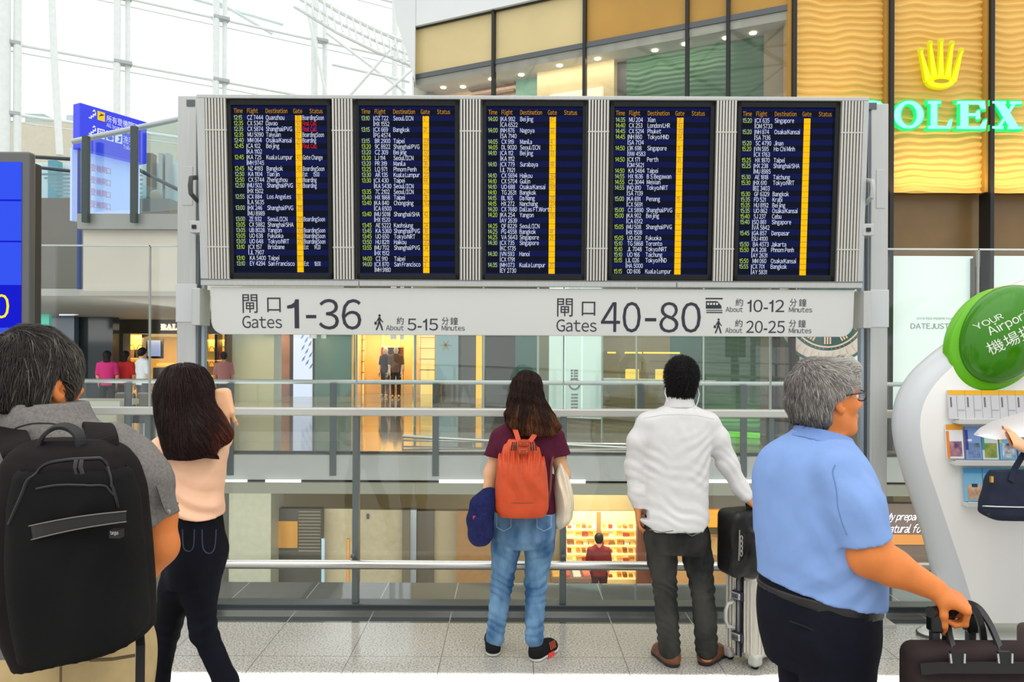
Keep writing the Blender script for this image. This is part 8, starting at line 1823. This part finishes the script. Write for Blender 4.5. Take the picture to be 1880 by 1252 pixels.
for i in range(6): leaflet(xs[i], xs[i + 1], 713, 766, wp, yo, None, 'grey leaflet with an amber top on the upper rack, %s from the left' % od[i], 'leaflets on the upper rack', [('fold_line', (170, 170, 176), .5, .52, .05, .82), ('print', (120, 110, 120), .12, .2, .42, .76), ('print', (190, 190, 194), .56, .92, .3, .34)])
leaflet(1739, 1770, 776, 838, ('white', (238, 238, 240)), ('orange', (240, 160, 40)), ('purple', (90, 60, 110), (190, 140, 150)), 'orange and purple brochure at the left of the middle rack', 'brochures on the middle rack', [('print', (240, 140, 40), .0, .16, .0, .8)])
leaflet(1774, 1803, 780, 840, ('skyblue', (130, 160, 220)), None, ('harbour', (70, 90, 80), (120, 150, 200)), 'blue brochure with a hill picture on the middle rack', 'brochures on the middle rack', [('print', (60, 60, 160), .0, .16, .3, .9), ('print', (236, 238, 244), .1, .4, .55, .62)])
leaflet(1804, 1834, 780, 840, ('pale', (206, 224, 226)), ('tealgreen', (60, 140, 130)), ('green', (110, 140, 60), (170, 170, 90)), 'green picture brochure on the middle rack under the papers', 'brochures on the middle rack', [('print', (60, 150, 140), .0, .14, .3, .9)])
leaflet(1836, 1867, 780, 840, ('aqua', (110, 180, 226)), None, ('sea', (40, 70, 110), (220, 225, 230)), 'aqua sea picture brochure on the middle rack under the hand', 'brochures on the middle rack', [('print', (240, 190, 60), .0, .12, .5, .95)])
leaflet(1870, 1900, 780, 840, ('skyblue', (130, 160, 220)), None, ('sea', (40, 70, 110), (220, 225, 230)), 'blue sea picture brochure on the middle rack at the right edge', 'brochures on the middle rack')
leaflet(1772, 1806, 856, 916, ('azure', (130, 195, 232)), ('azure2', (80, 170, 226)), ('sand', (220, 190, 160), (180, 140, 110)), 'azure brochure with a tan figure on the bottom rack, left one', 'brochures on the bottom rack', [('print', (30, 60, 80), .4, .7, .42, .52)])
leaflet(1807, 1841, 856, 916, ('azure', (130, 195, 232)), ('azure2', (80, 170, 226)), ('sand2', (200, 210, 220), (160, 190, 210)), 'azure brochure on the bottom rack behind the tote bag, second from left', 'brochures on the bottom rack')
leaflet(1842, 1900, 856, 916, ('paleaqua', (190, 220, 230)), ('azure3', (60, 180, 210)), None, 'wide pale aqua brochure on the bottom rack behind the tote bag', 'brochures on the bottom rack')
# green dome
DYc = 4.40; dc = P(1841, 617, DYc); ang = math.atan2(.81, .585); la, lb_ = 97 / F_PX * DYc, 76 / F_PX * DYc
e_a = Vector((math.cos(ang), 0, math.sin(ang))); e_b = Vector((-math.sin(ang), 0, math.cos(ang)))
def dome(name, c, a_, b_, depth, m_, par, n=72, rings_=16):
    m = MB(); vs = [c + Vector((0, -depth, 0))]; fs = []
    for i in range(1, rings_ + 1):
        t = math.pi / 2 * i / rings_; 
        for j in range(n): q = 2 * math.pi * j / n; vs.append(c + e_a * (a_ * math.sin(t) * math.cos(q)) + e_b * (b_ * math.sin(t) * math.sin(q)) + Vector((0, -depth * math.cos(t), 0)))
    for j in range(n): fs.append((0, 1 + j, 1 + (j + 1) % n))
    for i in range(rings_ - 1):
        for j in range(n): a0, b0 = 1 + i * n + j, 1 + i * n + (j + 1) % n; fs.append((a0, a0 + n, b0 + n, b0))
    base = 1 + (rings_ - 1) * n; L0_ = len(vs); vs += [vs[base + j] + Vector((0, .06, 0)) for j in range(n)]; fs += [(base + j, L0_ + j, L0_ + (j + 1) % n, base + (j + 1) % n) for j in range(n)] + [tuple(range(L0_ + n - 1, L0_ - 1, -1))]
    m.add(vs, fs); return m.build(name, m_, par, smooth=True)
rim = dome('dome_rim', dc + Vector((-.012, .03, -.018)), la + .022, lb_ + .02, .05, mat('lime_gloss', (104, 190, 10), .25, spec=.4, coat=.15), kio)
dm = dome('dome_sign', dc + Vector((.012, -.0, .012)), la, lb_, .13, mat('green_gloss', (58, 132, 8), .15, spec=.4, coat=.15), kio)
dcc = dc + Vector((.012, 0, .012)); tl = math.radians(27)
def on_dome(u0, v0, sc_=1.0):
    def fn(p, q):
        x = dcc.x + u0 + p * math.cos(tl) - q * math.sin(tl); z = dcc.z + v0 + p * math.sin(tl) + q * math.cos(tl); d = Vector((x - dcc.x, 0, z - dcc.z)); a_, b_ = d.dot(e_a) / la, d.dot(e_b) / lb_
        return (x, dcc.y - .13 * math.sqrt(max(.02, 1 - a_ * a_ - b_ * b_)) - .002, z)
    return fn
m = MB(); k_ = DYc / F_PX
text_fit(m, 'YOUR', 0, 46 * k_, 0, 10 * k_, pts=on_dome(-66 * k_, 7 * k_)); text_fit(m, 'Airport Guide', 0, 140 * k_, 0, 21 * k_, pts=on_dome(-46 * k_, -8 * k_))
text_fit(m, '機場指南', 0, 110 * k_, 0, 24 * k_, pts=on_dome(-46 * k_, -40 * k_)); text_fit(m, '伴你傍', 0, 46 * k_, 0, 15 * k_, pts=on_dome(20 * k_, -31 * k_)); m.build('lettering', mat('dome_white', (236, 246, 226), .4), dm)
# dark trolley corner at the right edge of the floor
S = Solid((2.45, 3.55, .02), (2.75, 3.85, .36), .008); S.put(rbox((2.62, 3.72, .20), (.10, .10, .15), None, .03)); Z = thing('suitcase', 'small dark brown suitcase corner at the right edge on the floor', 'suitcase', (2.62, 3.72, 0)); skin(S, 'case', mat('dark_brown_case', (70, 58, 54), .5), Z)
for q in (2.56, 2.68): m = MB(); m.tube([(q, 3.72, .025), (q + .02, 3.72, .025)], .025, 12); m.build('wheel', blackm, Z)
# ---------------------------------------------------------------- tidy up
if _tc is not None: bpy.data.objects.remove(_tc, do_unlink=True)
